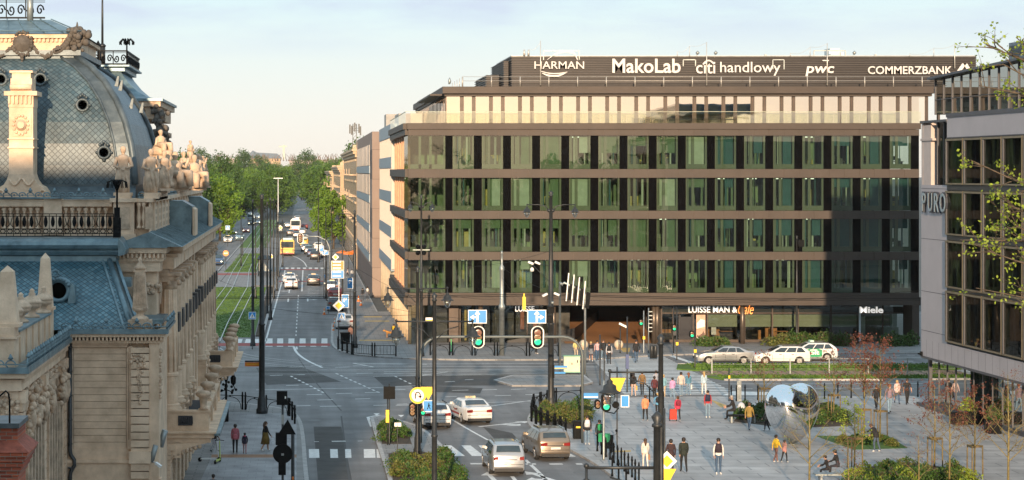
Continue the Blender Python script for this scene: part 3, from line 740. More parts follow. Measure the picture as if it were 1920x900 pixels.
sign_at('MakoLab', 1148, 1276, 110, 137, SY, offset=.018)
def citi_arc(b, Y):
 P = smooth([(1318, 121), (1324, 114), (1331, 113), (1339, 120)], 3)
 for (x0, y0), (x1, y1) in zip(P, P[1:]): b.bar((XA(x0, Y), Y, ZA(y0, Y)), (XA(x1, Y), Y, ZA(y1, Y)), .1, .14)
sign_at('citi', 1305, 1341, 116, 138, SY, offset=.008, extra=citi_arc); sign_at('handlowy', 1350, 1463, 116, 142, SY, offset=.004)
def pwc_bar(b, Y): b.box(XA(1542, Y), Y - .06, ZA(114.5, Y), XA(1554, Y), Y + .06, ZA(112.5, Y))
sign_at('pwc', 1510, 1564, 124, 143, SY, offset=.02, shear=.15, extra=pwc_bar)
def cb_logo(b, Y):
 for q in ([(1792, 136), (1800, 136), (1812, 119), (1804, 119)], [(1806, 119), (1813, 119), (1822, 134), (1814, 134)]):
  b.extr([(XA(x, Y), ZA(y, Y)) for x, y in q], 'y', Y - .06, Y + .06)
sign_at('COMMERZBANK', 1627, 1785, 124, 139, SY, offset=.012, extra=cb_logo)
# sign brackets on the screen, lightning masts, plant on the roof
mb = MB()
for x0, x1, y0, y1 in ((1019, 1086, 95, 112), (1526, 1585, 95, 106), (1281, 1304, 112, 124), (1449, 1470, 112, 130)):
 mb.cut()
 for p, q in (((x0, y1), (x0, y0)), ((x0, y0), (x1, y0)), ((x1, y0), (x1, y1))): mb.bar(W(p[0], p[1], SY + .2), W(q[0], q[1], SY + .2), .08)
mb.build('sign_frame', M_grey, OB, OO)
mb = MB()
for x, y0, y1 in ((1013.5, 76, 160), (1325, 79, 160), (1551, 81, 160), (1790, 83, 128), (1293, 86, 106), (1519, 88, 106), (1751, 90, 106), (1270, 96, 106), (1482, 99, 106), (1706, 100, 106), (991, 93, 104), (983, 93, 104)):
 r = .06 if y0 < 84 else .035
 if x < 1000: r = .12
 mb.cut()
 mb.tube([W(x, y1, SY - .1), W(x, y0, SY - .1)], [r, r * .6], 6)
for a, b_ in (((1293, 86), (1325, 80)), ((1519, 88), (1551, 82)), ((1751, 90), (1790, 84)), ((991, 93), (1013, 80)), ((1270, 97), (1293, 87)), ((1482, 100), (1519, 89)), ((1706, 101), (1751, 91))):
 m_ = ((a[0] + b_[0]) / 2, max(a[1], b_[1]) + 1.5); mb.tube([W(*p, SY - .1) for p in smooth([a, m_, b_], 2)], .012, 4)
mb.build('lightning_mast', mat('mast_pale', (.55, .54, .5), .4, .4), OB, OO)
mb = MB(); mb.box(*W(1556, 106, MY + 2)[:2], mz1 + .1, XA(1575, MY + 2), MY + 4, ZA(88, MY)); mb.box(XA(1576, MY + 2), MY + 2, mz1 + .1, XA(1582, MY + 2), MY + 4, ZA(95, MY)); mb.box(XA(1556, MY + 1.9), MY + 1.5, mz1 + .1, XA(1562, MY), MY + 1.95, mz1 + .6)
mb.build('roof_plant', mat('plant_pale', (.50, .58, .58), .5, var=.1), OB, OO)
mb = MB()
for x in (1437, 1643): mb.bar(W(x, 106, MY), W(x, 103, MY), .06); mb.box(XA(x - 4, MY), MY - .1, ZA(104, MY), XA(x, MY), MY + .1, ZA(102, MY))
mb.lathe([(.02, 0), (.10, .1), (.14, .3), (.08, .5), (.02, .62)], W(843, 158, MY), 8); mb.tube([W(841, 158, MY), W(842, 147, MY)], .03, 5)
for x in (1600, 1306, 1340): mb.tube([W(x, 108, MY), W(x, 99, MY)], .03, 5); mb.lathe([(.02, -.2), (.2, 0), (.02, .2)], W(x + 2, 99, MY), 8)
mb.build('roof_fitting', M_grey, OB, OO)
# ground floor: soffit, columns, shop glazing
mb = MB(); mb.box(BX0, FY + .35, zf(556) - .45, BX1, FY + 26, zf(556) - .2); mb.build('soffit', M_bronze2, OB, OO)
mb = MB()
for px, py in ((1038, 655), (1226, 650), (1392, 648), (901, 660), (1232, 640)): X, Y = XA(px, FY + 1), FY + 1; mb.cut(); mb.lathe([(.21, .1), (.21, zf(560))], (X, Y, 0), 16)
mb.build('column', mat('column_bronze', (.13, .105, .085), .35, .5, var=.1), OB, OO)
GYs = FY + 2.6                                            # shop front plane, east part
sx = [XA(x, GYs) for x in (1240, 1262, 1300, 1326, 1396, 1448, 1496, 1558, 1610, 1655, 1712)]
zg = ZA(560, GYs)
glz, bars = MB(), MB()
glz.face([(sx[0], GYs, .12), (sx[-1], GYs, .12), (sx[-1], GYs, zg), (sx[0], GYs, zg)])
for x in sx: bars.box(x - .06, GYs - .08, .12, x + .06, GYs + .08, zg)
for py in (568, 588): bars.box(sx[0], GYs - .07, ZA(py, GYs), sx[-1], GYs + .07, ZA(py, GYs) + .10)
bars.box(sx[0], GYs - .1, .12, sx[-1], GYs + .1, .35)
so = bars.build('shop_front', M_bronze2, OB, OO); glz.build('pane', M_wgf, so, OO)
mb = MB(); mb.box(sx[0], GYs + .14, ZA(587, GYs), sx[-1], GYs + .2, ZA(575, GYs)); mb.build('sign_band', M_dark, OB, OO)
mb = MB(); mb.box(sx[3] + .05, GYs + .14, ZA(574, GYs), XA(1556, GYs), GYs + .2, ZA(560, GYs)); mb.build('upper_panel', mat('warm_panel', (.34, .23, .17), .7), OB, OO)
mb = MB()
for a, b in ((1328, 1383), (1398, 1446), (1450, 1494), (1499, 1556), (1561, 1607)): mb.cut(); mb.box(XA(a, GYs), GYs + .22, ZA(613, GYs), XA(b, GYs), GYs + .25, ZA(590, GYs))
mb.build('roller_blind', mat('blind_sage', (.30, .34, .25), .8, var=.08), OB, OO)
mb = MB(); mb.box(sx[0] - .2, GYs + 7, .12, sx[-1], GYs + 7.2, zg); mb.box(sx[0] - .12, GYs + .2, .12, sx[0] - .02, GYs + 7, zg); mb.box(XA(1615, GYs), GYs + .2, .12, XA(1616, GYs), GYs + 7, zg); mb.build('shop_wall', mat('shop_wall_dark', (.05, .042, .035), .8, var=.4, scale=.5), OB, OO)
mb = MB(); mb.box(sx[0] - .2, GYs, .1, sx[-1], GYs + 7, .14); mb.build('shop_floor', mat('shop_floor', (.20, .20, .12), .6), OB, OO)
mw_, ms_, mk_ = MB(), MB(), MB()
def gx(p, d=0): return XA(p, GYs + d)
mw_.box(gx(1236), GYs + 1.5, ZA(627, GYs), gx(1265), GYs + 1.6, ZA(620, GYs)); mw_.box(gx(1328), GYs + 2.5, .14, gx(1360), GYs + 2.6, 2.0); mw_.box(gx(1442), GYs + 1.5, .3, gx(1464), GYs + 1.7, 1.75); mw_.box(gx(1426), GYs + .9, .2, gx(1431), GYs + 1.2, 1.1)
for a in (1368, 1472):
 X = gx(a); mw_.box(X - .55, GYs + 1.2, .95, X + .55, GYs + 1.9, 1.0); mk_.box(X - .05, GYs + 1.5, .14, X + .05, GYs + 1.6, .95)
 for s in (-1, 1): mk_.box(X + s * .9 - .22, GYs + 1.3, .5, X + s * .9 + .22, GYs + 1.8, .57); mk_.box(X + s * 1.12 - .03, GYs + 1.3, .57, X + s * 1.12 + .03, GYs + 1.8, 1.2); [mk_.tube([(X + s * .9 + q, GYs + 1.5, .14), (X + s * .9, GYs + 1.5, .5)], .02, 4) for q in (-.2, .2)]
mk_.box(gx(1408), GYs + 3, .14, gx(1424), GYs + 3.3, 2.6)
mw_.build('shop_furniture', mat('orange_wood', (.50, .22, .06), .5, var=.2, scale=1), OB, OO); mk_.build('shop_chair', M_black, OB, OO)
mb = MB(); mb.box(gx(1335), GYs + .3, ZA(628, GYs), gx(1344), GYs + .33, ZA(614, GYs)); ms = mb.build('notice_sheet', M_sw, OB, OO)
mb = MB(); mb.box(gx(1276), GYs - .02, .2, gx(1296), GYs + .06, ZA(594, GYs)); mb.box(gx(1272), GYs - .06, .2, gx(1276) - .01, GYs + .09, ZA(590, GYs)); mb.box(gx(1296) + .01, GYs - .06, .2, gx(1299), GYs + .09, ZA(590, GYs)); mb.build('door', mat('door_dark', (.02, .022, .03), .3), OB, OO)
# poster of a shoe beside the door
mb = MB(); mb.box(gx(1305), GYs - .13, ZA(641, GYs), gx(1322), GYs - .095, ZA(590, GYs), 0)
P = lambda a, b: (XA(a, GYs), ZA(b, GYs))
mb.extr([P(1306, 632), P(1320, 632), P(1321, 626), P(1318, 620), P(1316, 625), P(1310, 629), P(1306, 628)], 'y', GYs - .15, GYs - .131, 1)
mb.extr([P(1306, 635), P(1321, 634), P(1321, 632.3), P(1306, 632.3)], 'y', GYs - .15, GYs - .131, 2); mb.extr([P(1306, 606), P(1313, 598), P(1321, 600), P(1321, 612), P(1306, 616)], 'y', GYs - .15, GYs - .131, 2)
mb.build('poster', [mat('poster_tan', (.55, .36, .26), .5, var=.2, scale=2), mat('poster_brown', (.13, .07, .05), .5), M_sw], OB, OO)
M_ls = mat('shop_letter', (.85, .83, .80), .5, var=.02, emit=(1, .96, .9, .5))
sign_at('LUISSE MAN &', 1291, 1382, 575, 586, GYs - .2, 'shop_sign', M_ls, .08, offset=.004)
sign_at('LUISSE', 966, 1002, 574, 584, FY + 3.0, 'shop_sign', M_ls, .08, offset=.004)
sign_at('Cafe', 1384, 1413, 569, 589, GYs - .2, 'shop_sign', mat('neon_orange', (.9, .35, .1), .5, emit=(1, .30, .06, 1.2)), .06, shear=.45, offset=-.01)
sign_at('Miele', 1612, 1656, 575, 587, GYs - .2, 'shop_sign', M_ls, .08, offset=.02)
# appliance showroom
mb = MB(); mb.box(gx(1653, 1), GYs + 1, ZA(640, GYs), gx(1685, 1), GYs + 2.4, ZA(615, GYs)); mb.box(gx(1613.5), GYs + .3, .3, gx(1624), GYs + .34, ZA(594, GYs)); mb.box(gx(1675, 1), GYs + 1.5, ZA(615, GYs), gx(1685, 1), GYs + 2, ZA(580, GYs))
mb.build('display_block', mat('display_pale', (.42, .48, .46), .5, var=.1), OB, OO)
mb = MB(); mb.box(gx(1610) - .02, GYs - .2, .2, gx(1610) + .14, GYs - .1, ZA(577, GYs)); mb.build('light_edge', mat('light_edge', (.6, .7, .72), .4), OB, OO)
# passage with shade and warm ramp light put into its colours, and the western glazed shop set at an angle
pw0, pw1 = XA(1100, FY + 3), XA(1236, FY + 3)
mb = MB(); mb.box(XA(1010, FY + 3), FY + 26, .1, pw1 + 4, FY + 26.3, 5); mb.face([(pw1, FY + 3, .1), (pw1 + 3, FY + 26, .1), (pw1 + 3, FY + 26, 5), (pw1, FY + 3, 5)]); mb.build('passage_wall', mat('passage_painted_shade', (.006, .005, .005), .6), OB, OO)
mb = MB(); mb.face([(XA(1060, FY + 1), FY + 1, .135), (pw1, FY + 1.5, .135), (pw1 + 2, FY + 26, 1.9), (XA(1080, FY), FY + 26, 1.9)]); mb.build('passage_ramp', mat('ramp_painted_light', (.36, .18, .08), .7, var=.2, scale=.3), OB, OO)
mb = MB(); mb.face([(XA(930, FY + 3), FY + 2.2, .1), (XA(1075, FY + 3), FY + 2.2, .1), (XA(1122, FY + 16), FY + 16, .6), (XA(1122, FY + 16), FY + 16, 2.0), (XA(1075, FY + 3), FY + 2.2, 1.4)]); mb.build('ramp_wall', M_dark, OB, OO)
l0 = [(XA(766, FY + .6), FY + .6), (XA(812, FY + 2.4), FY + 2.4), (XA(840, FY + 2.4), FY + 2.4), (XA(885, FY + 3.2), FY + 3.2), (XA(920, FY + 2.2), FY + 2.2), (XA(965, FY + 3), FY + 3), (XA(1035, FY + 3.2), FY + 3.2)]
g, b = MB(), MB()
for (x0, y0), (x1, y1) in zip(l0, l0[1:]):
 g.face([(x0, y0, .12), (x1, y1, .12), (x1, y1, zg - .1), (x0, y0, zg - .1)])
 n = max(1, int((x1 - x0) / .9))
 for i in range(n + 1): t = i / n; b.box(x0 + (x1 - x0) * t - .05, y0 + (y1 - y0) * t - .05, .12, x0 + (x1 - x0) * t + .05, y0 + (y1 - y0) * t + .08, zg - .1)
b.box(XA(842, FY + 2), FY + 2.2, .12, XA(860, FY + 2), FY + 2.3, zg - .3);
bo = b.build('shop_front', M_bronze2, OB, OO); g.build('pane', M_wgf, bo, OO)
b = MB()
for k in range(8): y = FY + .9 + k * 3.8; b.cut(); b.lathe([(.16, .12), (.16, zf(572))], (BX0 + .2, y, 0), 10)
b.build('side_column', mat('column_cream', (.62, .47, .30), .7), OB, OO)
g = MB(); g.face([(BX0 + 1.3, FY + 31, .12), (BX0 + 1.3, FY + .9, .12), (BX0 + 1.3, FY + .9, zf(572)), (BX0 + 1.3, FY + 31, zf(572))]); g.build('side_glazing', M_wgf, OB, OO)
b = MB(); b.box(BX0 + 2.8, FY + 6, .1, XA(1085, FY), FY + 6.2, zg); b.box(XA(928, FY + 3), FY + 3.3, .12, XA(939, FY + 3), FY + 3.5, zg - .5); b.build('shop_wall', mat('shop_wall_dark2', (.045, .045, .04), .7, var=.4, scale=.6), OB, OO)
b = MB()
for px in (871, 884, 1030, 1037): b.cut(); b.box(XA(px, FY + 3.4), FY + 3.5, .2, XA(px + 4, FY + 3.4), FY + 3.6, zg - .6)
b.build('curtain', mat('curtain_gold', (.55, .44, .16), .8), OB, OO)
b = MB()
for px in (976, 1000): b.cut(); b.box(XA(px, FY + 3.4), FY + 3.5, 1.2, XA(px + 7, FY + 3.4), FY + 3.6, 2.8)
b.build('wall_picture', mat('picture_red', (.35, .12, .06), .6), OB, OO)
# solid rear so nothing shines through
b = MB(); b.box(BX0 + 12, FY + 27, 0, BX1, FY + 60, zt - .35); b.box(BX0 + .6, FY + 9.4, zf(556), BX1, FY + 26, zt - .31); b.build('core', M_bronze2, OB, OO)
# ================================================================== BUILDINGS ALONG THE STREET
def block(name, label, x0, y0, x1, y1, h, m, cat='building'):
 t = thing(name, label, cat, (x0, y0, 0)); b = MB(); b.box(x0, y0, 0, x1, y1, h); b.build('wall', m, t, t.location); return t
# white finned block
YA, YB = 209.5, 243; xw_ = XA(734, YA)
xw_ = 9.05
t = thing('finned_building', 'white building with thin vertical fins and blue grey bands beside the bronze office block', 'building', (xw_, YA, 0)); o_ = t.location.copy()
b = MB(); b.box(xw_ + .4, YA, 5.2, xw_ + 18, YB, 19.9); b.build('wall', mat('fin_wall', (.10, .11, .12), .5), t, o_)
mwh = mat('white_fin', (.58, .52, .45), .6, var=.05); b = MB(); y = YA + .3
while y < YB: b.cut(); b.box(xw_, y, 5.2, xw_ + .42, y + .28, 19.3); y += .95
b.box(xw_ - .02, YA - .2, 5.2, xw_ + 1.1, YA + .25, 19.9); b.build('fin', mwh, t, o_)
b = MB()
for z in (5.0, 8.45, 12.1, 15.7, 18.9): b.cut(); b.box(xw_ - .04, YA + .3, z, xw_ + .6, YB, z + (1.15 if z < 18 else 1.4))
b.build('band', mat('blue_grey_band', (.26, .32, .37), .5, .2, var=.08), t, o_)
b = MB(); b.box(xw_ + 1.4, YA, 0, xw_ + 18, YB, 5); b.build('ground_floor', mat('gf_cream', (.50, .38, .25), .8), t, o_)
b = MB()
for k in range(8): b.cut(); b.lathe([(.38, 0), (.38, 5)], (xw_ + .5, YA + 1.5 + 4.4 * k, 0), 12)
b.build('column', mat('column_cream', (.62, .47, .30), .7), t, o_)
b = MB(); b.box(xw_ + 1, YA + 6, 19.9, xw_ + 9, YA + 15, 21.5); b.box(xw_ + .2, YA + 19, 19.9, xw_ + 6, YA + 24, 21.8); b.build('roof_plant', mat('plant_grey', (.35, .34, .32), .7), t, o_)
# beige panelled block
YA, YB = 247, 316; xb = 8.3
t = thing('panelled_building', 'plain grey beige block with pale window strips and blue grey bands on the side street', 'building', (xb, YA, 0)); o_ = t.location.copy()
mbg = tiled('beige_panel', (.27, .205, .17), (.25, .19, .16), (.12, .09, .08), 6.0, 3.6, (R(90), 0, 0), coords='Object', rough=.75, msize=.03, bump=.2, stain=.06)
b = MB(); b.box(xb, YA, 0, xb + 16, YB, 20.2); b.build('wall', mbg, t, o_)
b = MB()
for z in (4.0, 7.7, 11.4, 15.1): b.cut(); b.box(xb - .10, YA + 8, z, xb + .2, YB, z + .95)
b.build('band', mat('blue_grey_band', (.26, .32, .37), .5), t, o_)
b, c = MB(), MB()
for z in (5.0, 8.7, 12.4, 16.1):
 y = YA + 9
 while y < YB - 3: b.cut(); c.cut(); b.box(xb - .06, y, z, xb + .1, y + 2.6, z + 2.6); c.box(xb - .05, y + 3.0, z, xb + .1, y + 4.6, z + 2.6); y += 6.2
b.build('window', mat('pale_window', (.42, .37, .33), .35, var=.15), t, o_); c.build('shutter', mat('mauve_panel', (.24, .19, .17), .6), t, o_)
# tenements
mten = mat('tenement_plaster', (.46, .34, .22), .85, var=.14, scale=.4, bump=.2, bscale=3)
mtr = mat('tenement_trim', (.52, .40, .27), .8, var=.1)
mtw = mat('tenement_window', (.06, .055, .05), .25, var=.4, scale=.5)
def tenement(label, x, y0, y1, h, floors, roof_items=True, dx=14):
 t = thing('tenement', label, 'building', (x, y0, 0), 0, None); o_ = t.location.copy()
 b = MB(); b.box(x, y0, 0, x + dx, y1, h); b.build('wall', mten, t, o_)
 b = MB(); b.box(x - .55, y0 - .3, h - .9, x + 1, y1, h - .45); b.box(x - .75, y0 - .5, h - .448, x + 1, y1, h - .1); b.box(x - .25, y0 - .1, h - 1.4, x + .5, y1, h - .902)
 b.box(x - .2, y0 - .1, 3.8, x + .3, y1, 4.1); b.box(x - .12, y0 - .1, 7.6, x + .3, y1, 7.8); b.build('cornice', mtr, t, o_)
 wn_, tr = MB(), MB(); fh = (h - 5.4) / (floors - 1); y = y0 + 2
 while y < y1 - 2:
  for f in range(floors - 1):
   z = 4.7 + f * fh; wn_.cut(); tr.cut(); wn_.box(x - .03, y, z, x + .2, y + 1.3, z + 2.1); tr.box(x - .16, y - .2, z + 2.12, x + .1, y + 1.5, z + 2.42); tr.box(x - .14, y - .15, z - .22, x + .1, y + 1.45, z - .02)
  wn_.box(x - .03, y - .3, .3, x + .2, y + 1.8, 3.2); y += 3.3
 wn_.build('window', mtw, t, o_); tr.build('window_surround', mtr, t, o_)
 bl = MB(); y = y0 + 5
 while y < y1 - 6:
  for f in range(1, floors - 1):
   z = 4.5 + f * fh; bl.cut(); bl.box(x - 1.1, y, z, x, y + 3, z + .18); bl.box(x - 1.1, y, z + .18, x - 1.02, y + 3, z + 1.1)
  y += 19
 bl.build('balcony', M_stone2, t, o_)
 ch = MB()
 for k in range(int((y1 - y0) / 16)): yy = y0 + 6 + 16 * k; ch.cut(); ch.box(x + 1.5, yy, h, x + 2.7, yy + 1.6, h + random.uniform(1.0, 1.8))
 ch.build('chimney', mtr, t, o_); return t
T1 = tenement('tall cream tenement carrying a phone mast on its roof', 8.25, 318, 420, 19.0, 5)
tenement('cream tenement behind the street tree at the far end of the row', 7.6, 424, 520, 16.6, 4)
tenement('lower pale tenement last in the row by the park', 7.2, 524, 640, 15.6, 4)
b = MB(); x, y, z = W(665, 265, 335); z = 19
for a in (-.35, .35):
 for c in (-.35, .35): b.bar((x + a, y + c, z), (x + a * .7, y + c * .7, 23.2), .09)
for k in range(7):
 zz = z + .6 * k
 for s in (1, -1): b.bar((x - .33, y - .33 * s, zz), (x + .33, y - .33 * s, zz + .6), .05); b.bar((x - .33 * s, y - .33, zz), (x - .33 * s, y + .33, zz + .6), .05)
for a, h0 in ((-.8, 21.6), (-.5, 21.4), (.7, 21.7), (.95, 21.3), (0, 21.9)): b.box(x + a - .12, y - .6, h0, x + a + .12, y - .45, h0 + 1.5); b.bar((x + a, y - .5, h0 + .8), (x, y, h0 + .8), .05)
mono('phone_mast', b, M_pole, 'lattice phone mast with antenna panels on the tall cream tenement', 'antenna mast', off=(x, y, 19))
# ================================================================== PALACE
PX = -6.2                                         # east front plane
PB = thing('palace', 'ornate sandstone palace with slate mansard roofs and columned street front', 'palace', (-14, 86, 0)); PO = PB.location.copy()
def pb(name, m, b, parent=None): return b.build(name, m, parent or PB, PO)
M_slate = tiled('roof_slate', (.040, .115, .155), (.115, .215, .255), (.014, .032, .042), .19, .19, rot=R(45), coords='UV', rough=.38, msize=.016, bump=.9, offset=0, stain=.32)
M_slate2 = tiled('roof_slate_grey', (.045, .082, .102), (.10, .140, .155), (.026, .042, .052), .20, .20, rot=R(45), coords='UV', rough=.42, msize=.014, bump=.9, offset=0, stain=.35)
M_leadg = mat('grey_lead', (.065, .09, .105), .45, .3, var=.3, scale=1.4, bump=.3, bscale=6, col2=(.12, .15, .165))
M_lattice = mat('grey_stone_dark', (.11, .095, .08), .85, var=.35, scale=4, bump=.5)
M_glassd = mat('palace_window', (.03, .035, .04), .15, var=.4, scale=.6)
# --- main body
b = MB(); b.box(-26, 90.3, 0, PX - .35, 134, 12.0); b.box(-26, 91, 12, PX - .55, 134, 13.6); pb('wall', M_stone, b)
# corner pavilion of the main block (paired pilasters) and its entablature
b = MB()
b.box(-8.2, 89.6, 0, PX - .3, 90.9, 10.9)
for x0, x1 in ((-7.35, -6.5),): b.box(x0, 89.35, 4.6, x1, 89.59, 10.3)
b.box(-8.3, 89.3, 10.9, PX - .15, 91.2, 11.35)
b.box(-8.45, 89.05, 11.72, PX + .15, 91.5, 11.95)
b.box(-8.35, 89.2, 11.352, PX, 91.4, 11.50)
for k in range(12): b.box(-8.35 + k * .19, 89.08, 11.505, -8.26 + k * .19, 89.3, 11.70)
b.box(-8.3, 89.25, 11.502, PX - .02, 91.35, 11.71)
pb('corner_pavilion', M_stone, b)
b = MB()
for i in range(26): a = random.uniform(-7.4, -6.45); b.ball((a, 89.3, random.uniform(9.95, 10.35)), random.uniform(.07, .13), 6)
for i in range(40): b.ball((PX - .33 + .1, random.uniform(89.8, 90.8), random.uniform(9.95, 10.3)), .09, 6)
pb('capital', M_stone2, b)
# --- east front: giant columns, pilasters, windows
col_, capm, bas, win, hood, trim = MB(), MB(), MB(), MB(), MB(), MB()
ys = []; y = 91.6
while y < 133.5: ys.append(y); y += 3.05
def column_at(x, y, r=.38, z0=4.85, z1=10.0):
 col_.cut(); bas.cut(); capm.cut()
 n = 20; prof = []
 for zz, k in ((z0, 1.0), (z0 + 1.2, 1.0), (z0 + 1.25, 1.1), (z0 + 1.35, 1.1), (z0 + 1.4, .98), (z1, .84)): prof.append((r * k, zz))
 col_.lathe(prof, (x, y, 0), n, sm=False)
 for j in range(10):
  t = 2 * math.pi * (j + .5) / 10; col_.tube([(x + r * .97 * math.cos(t), y + r * .97 * math.sin(t), z0 + 1.45), (x + r * .82 * math.cos(t), y + r * .82 * math.sin(t), z1)], .045, 5)
 bas.lathe([(r * 1.5, z0 - .35), (r * 1.5, z0 - .2), (r * 1.25, z0 - .12), (r * 1.35, z0 - .05), (r * 1.1, z0)], (x, y, 0), 16); bas.box(x - .5, y - .5, 3.0, x + .5, y + .5, z0 - .352); bas.box(x - .56, y - .56, z0 - .7, x + .56, y + .56, z0 - .6)
 capm.lathe([(r * .86, z1), (r * 1.0, z1 + .15), (r * .95, z1 + .3), (r * 1.25, z1 + .5), (r * 1.35, z1 + .62)], (x, y, 0), 12); capm.box(x - .55, y - .55, z1 + .62, x + .55, y + .55, z1 + .74)
 for j in range(8): t = j * .785; capm.ball((x + r * 1.1 * math.cos(t), y + r * 1.1 * math.sin(t), z1 + .3 + (j % 2) * .2), .12, 6)
for i, y in enumerate(ys):
 if i in (5, 6, 7): bas.box(PX - .34, y - .5, 3.0, PX + .25, y + .5, 10.3); bas.box(PX - .34, y - .6, 6.1, PX + .4, y + .6, 6.4)
 else: column_at(PX + .12, y)
 capm.box(PX - .34, y - .5, 10.35, PX + .1, y + .5, 10.9)
 win.cut(); trim.cut(); hood.cut(); win.box(PX - .4, y + .85, 5.0, PX - .30, y + 2.2, 8.2); win.box(PX - .4, y + .85, .6, PX - .28, y + 2.2, 2.9)
 trim.box(PX - .36, y + .65, 4.6, PX - .12, y + 2.4, 4.98); trim.box(PX - .36, y + .62, 8.22, PX - .1, y + .82, 9.3); trim.box(PX - .36, y + 2.23, 5.0, PX - .12, y + 2.42, 9.3); trim.box(PX - .36, y + .62, 5.0, PX - .12, y + .82, 8.2)
 hood.extr([(y + .8, 8.0), (y + 2.25, 8.0), (y + 2.25, 8.45), (y + 1.9, 8.85), (y + .8, 8.85)], 'x', PX + .05, PX + .52)
 trim.box(PX - .1, y + .9, 7.85, PX + .25, y + 2.15, 7.995)
 for s in range(6): capm.ball((PX - .05, y + random.uniform(.9, 2.1), random.uniform(9.0, 9.8)), .14, 6)
 b2 = None
pb('column', M_stone, col_); pb('capital', M_stone2, capm); pb('column_base', M_stone, bas)
o = pb('window', M_glassd, win); pb('window_surround', M_stone, trim, o); pb('window_hood', mat('hood_dark', (.05, .055, .06), .5, .2, var=.3), hood)
# rusticated ground storey with arches
b = MB()
for k in range(14):
 z = .02 + k * .22 * 1.0
 if z > 2.8: break
 for y0, y1 in [(90.4, 91.9)] + [(q - .75, q + .70) for q in ys[1:]]: b.box(PX - .36, y0, z, PX + .25, y1, z + .20)
b.box(PX - .36, 90.4, 2.86, PX + .45, 134, 3.1); pb('rusticated_base', M_stone, b)
# entablature
b = MB()
b.box(PX - .35, 91.2, 10.92, PX + .35, 134, 11.45); b.box(PX - .35, 91.5, 11.72, PX + .75, 134, 11.98); b.box(PX - .35, 91.4, 11.452, PX + .5, 134, 11.6)
y = 91.7
while y < 134: b.box(PX - .3, y, 11.602, PX + .68, y + .16, 11.718); y += .42
for k in (2, 4, 6, 8, 10): b.box(PX + .352, 91 + k * 4, 10.98, PX + .38, 93 + k * 4, 11.4)
pb('cornice', M_stone, b)
b = MB(); b.face([(PX + .85, 89.0, 12.0), (PX + .85, 134.2, 12.0), (PX - .6, 134.2, 12.65), (PX - .6, 89.0, 12.65)]); b.face([(PX + .85, 89, 12.0), (PX - .6, 89, 12.65), (-8.6, 89, 12.0)]); b.box(-8.55, 88.95, 11.955, PX + .2, 91.5, 12.01)
k = 89.6
while k < 134: b.bar((PX + .84, k, 12.03), (PX - .58, k, 12.67), .05); k += .75
pb('cornice_flashing', M_lead, b)
# attic with pedestals, balusters and the dormers
att, attp, bal = MB(), MB(), MB()
def baluster(mb_, x, y, z, h, r=.14, n=10):
 mb_.lathe([(r * .9, 0), (r * .9, h * .07), (r * .45, h * .12), (r * .5, h * .2), (r * 1.0, h * .42), (r * .55, h * .62), (r * .45, h * .8), (r * .9, h * .9), (r * .9, h)], (x, y, z), n)
att.box(-8.6, 90.2, 12.01, PX - .62, 90.9, 12.75)
for x0, x1 in ((-8.55, -7.45), (-7.0 + .02, PX - .55)):
 att.box(x0, 89.75, 12.01, x1, 90.9, 12.55); att.box(x0 + .1, 89.85, 12.55, x1 - .08, 90.8, 13.95); attp.box(x0 + .28, 89.80, 12.75, x1 - .28, 89.849, 13.75); att.box(x0 - .05, 89.72, 13.952, x1 + .05, 90.95, 14.12)
att.box(-7.45, 90.3, 12.75, -6.95, 90.6, 13.95); att.box(-7.44, 89.9, 13.953, -6.99, 90.8, 14.10)
for x in (-7.33, -7.11): bal.cut(); baluster(bal, x, 90.02, 12.78, 1.15, .12)
att.box(-30, 90.55, 12.4, -8.5, 90.9, 12.75); att.box(-30, 90.35, 13.75, -8.56, 90.95, 14.05); att.box(-30, 90.8, 12.75, -8.56, 90.9, 13.75)
x = -8.85
i = 0
while x > -22:
 if i % 11 == 7: att.box(x - .65, 90.3, 12.5, x + .15, 90.95, 14.12); x -= .95
 else: bal.cut(); baluster(bal, x, 90.55, 12.75, .95, .125); x -= .30
 i += 1
y = 91.2; i = 0
while y < 133:
 att.box(PX - .9, y, 12.3, PX - .52, y + .55, 14.1); attp.box(PX - .56, y + .65, 12.5, PX - .545, y + 2.1, 13.8)
 for g in range(4): att.box(PX - .60, y + .60, 12.6 + g * .33, PX - .53, y + 2.2, 12.72 + g * .33)
 y += 2.3
att.box(PX - 1.0, 90.96, 13.952, PX - .45, 134, 14.12); att.box(PX - .95, 91, 12.01, PX - .61, 134, 13.95)
pb('attic', M_stone, att); pb('attic_panel', M_stone2, attp); o = pb('balustrade', M_stone, bal)
b, c, d = MB(), MB(), MB()
for y, w_ in ((101.5, 2.3), (118.5, 2.3)):
 b.cut(); c.cut()
 b.extr([(PX - .7, 12.4), (PX + .55, 12.15), (PX + .62, 13.55), (PX + .1, 13.85), (PX - .7, 13.85)], 'y', y, y + w_); c.extr([(PX + .62, 12.1), (PX + .75, 12.1), (PX + .75, 13.4), (PX + .62, 13.5)], 'y', y - .1, y + w_ + .1)
pb('dormer', M_lead, b); pb('dormer_frame', M_stone, c)
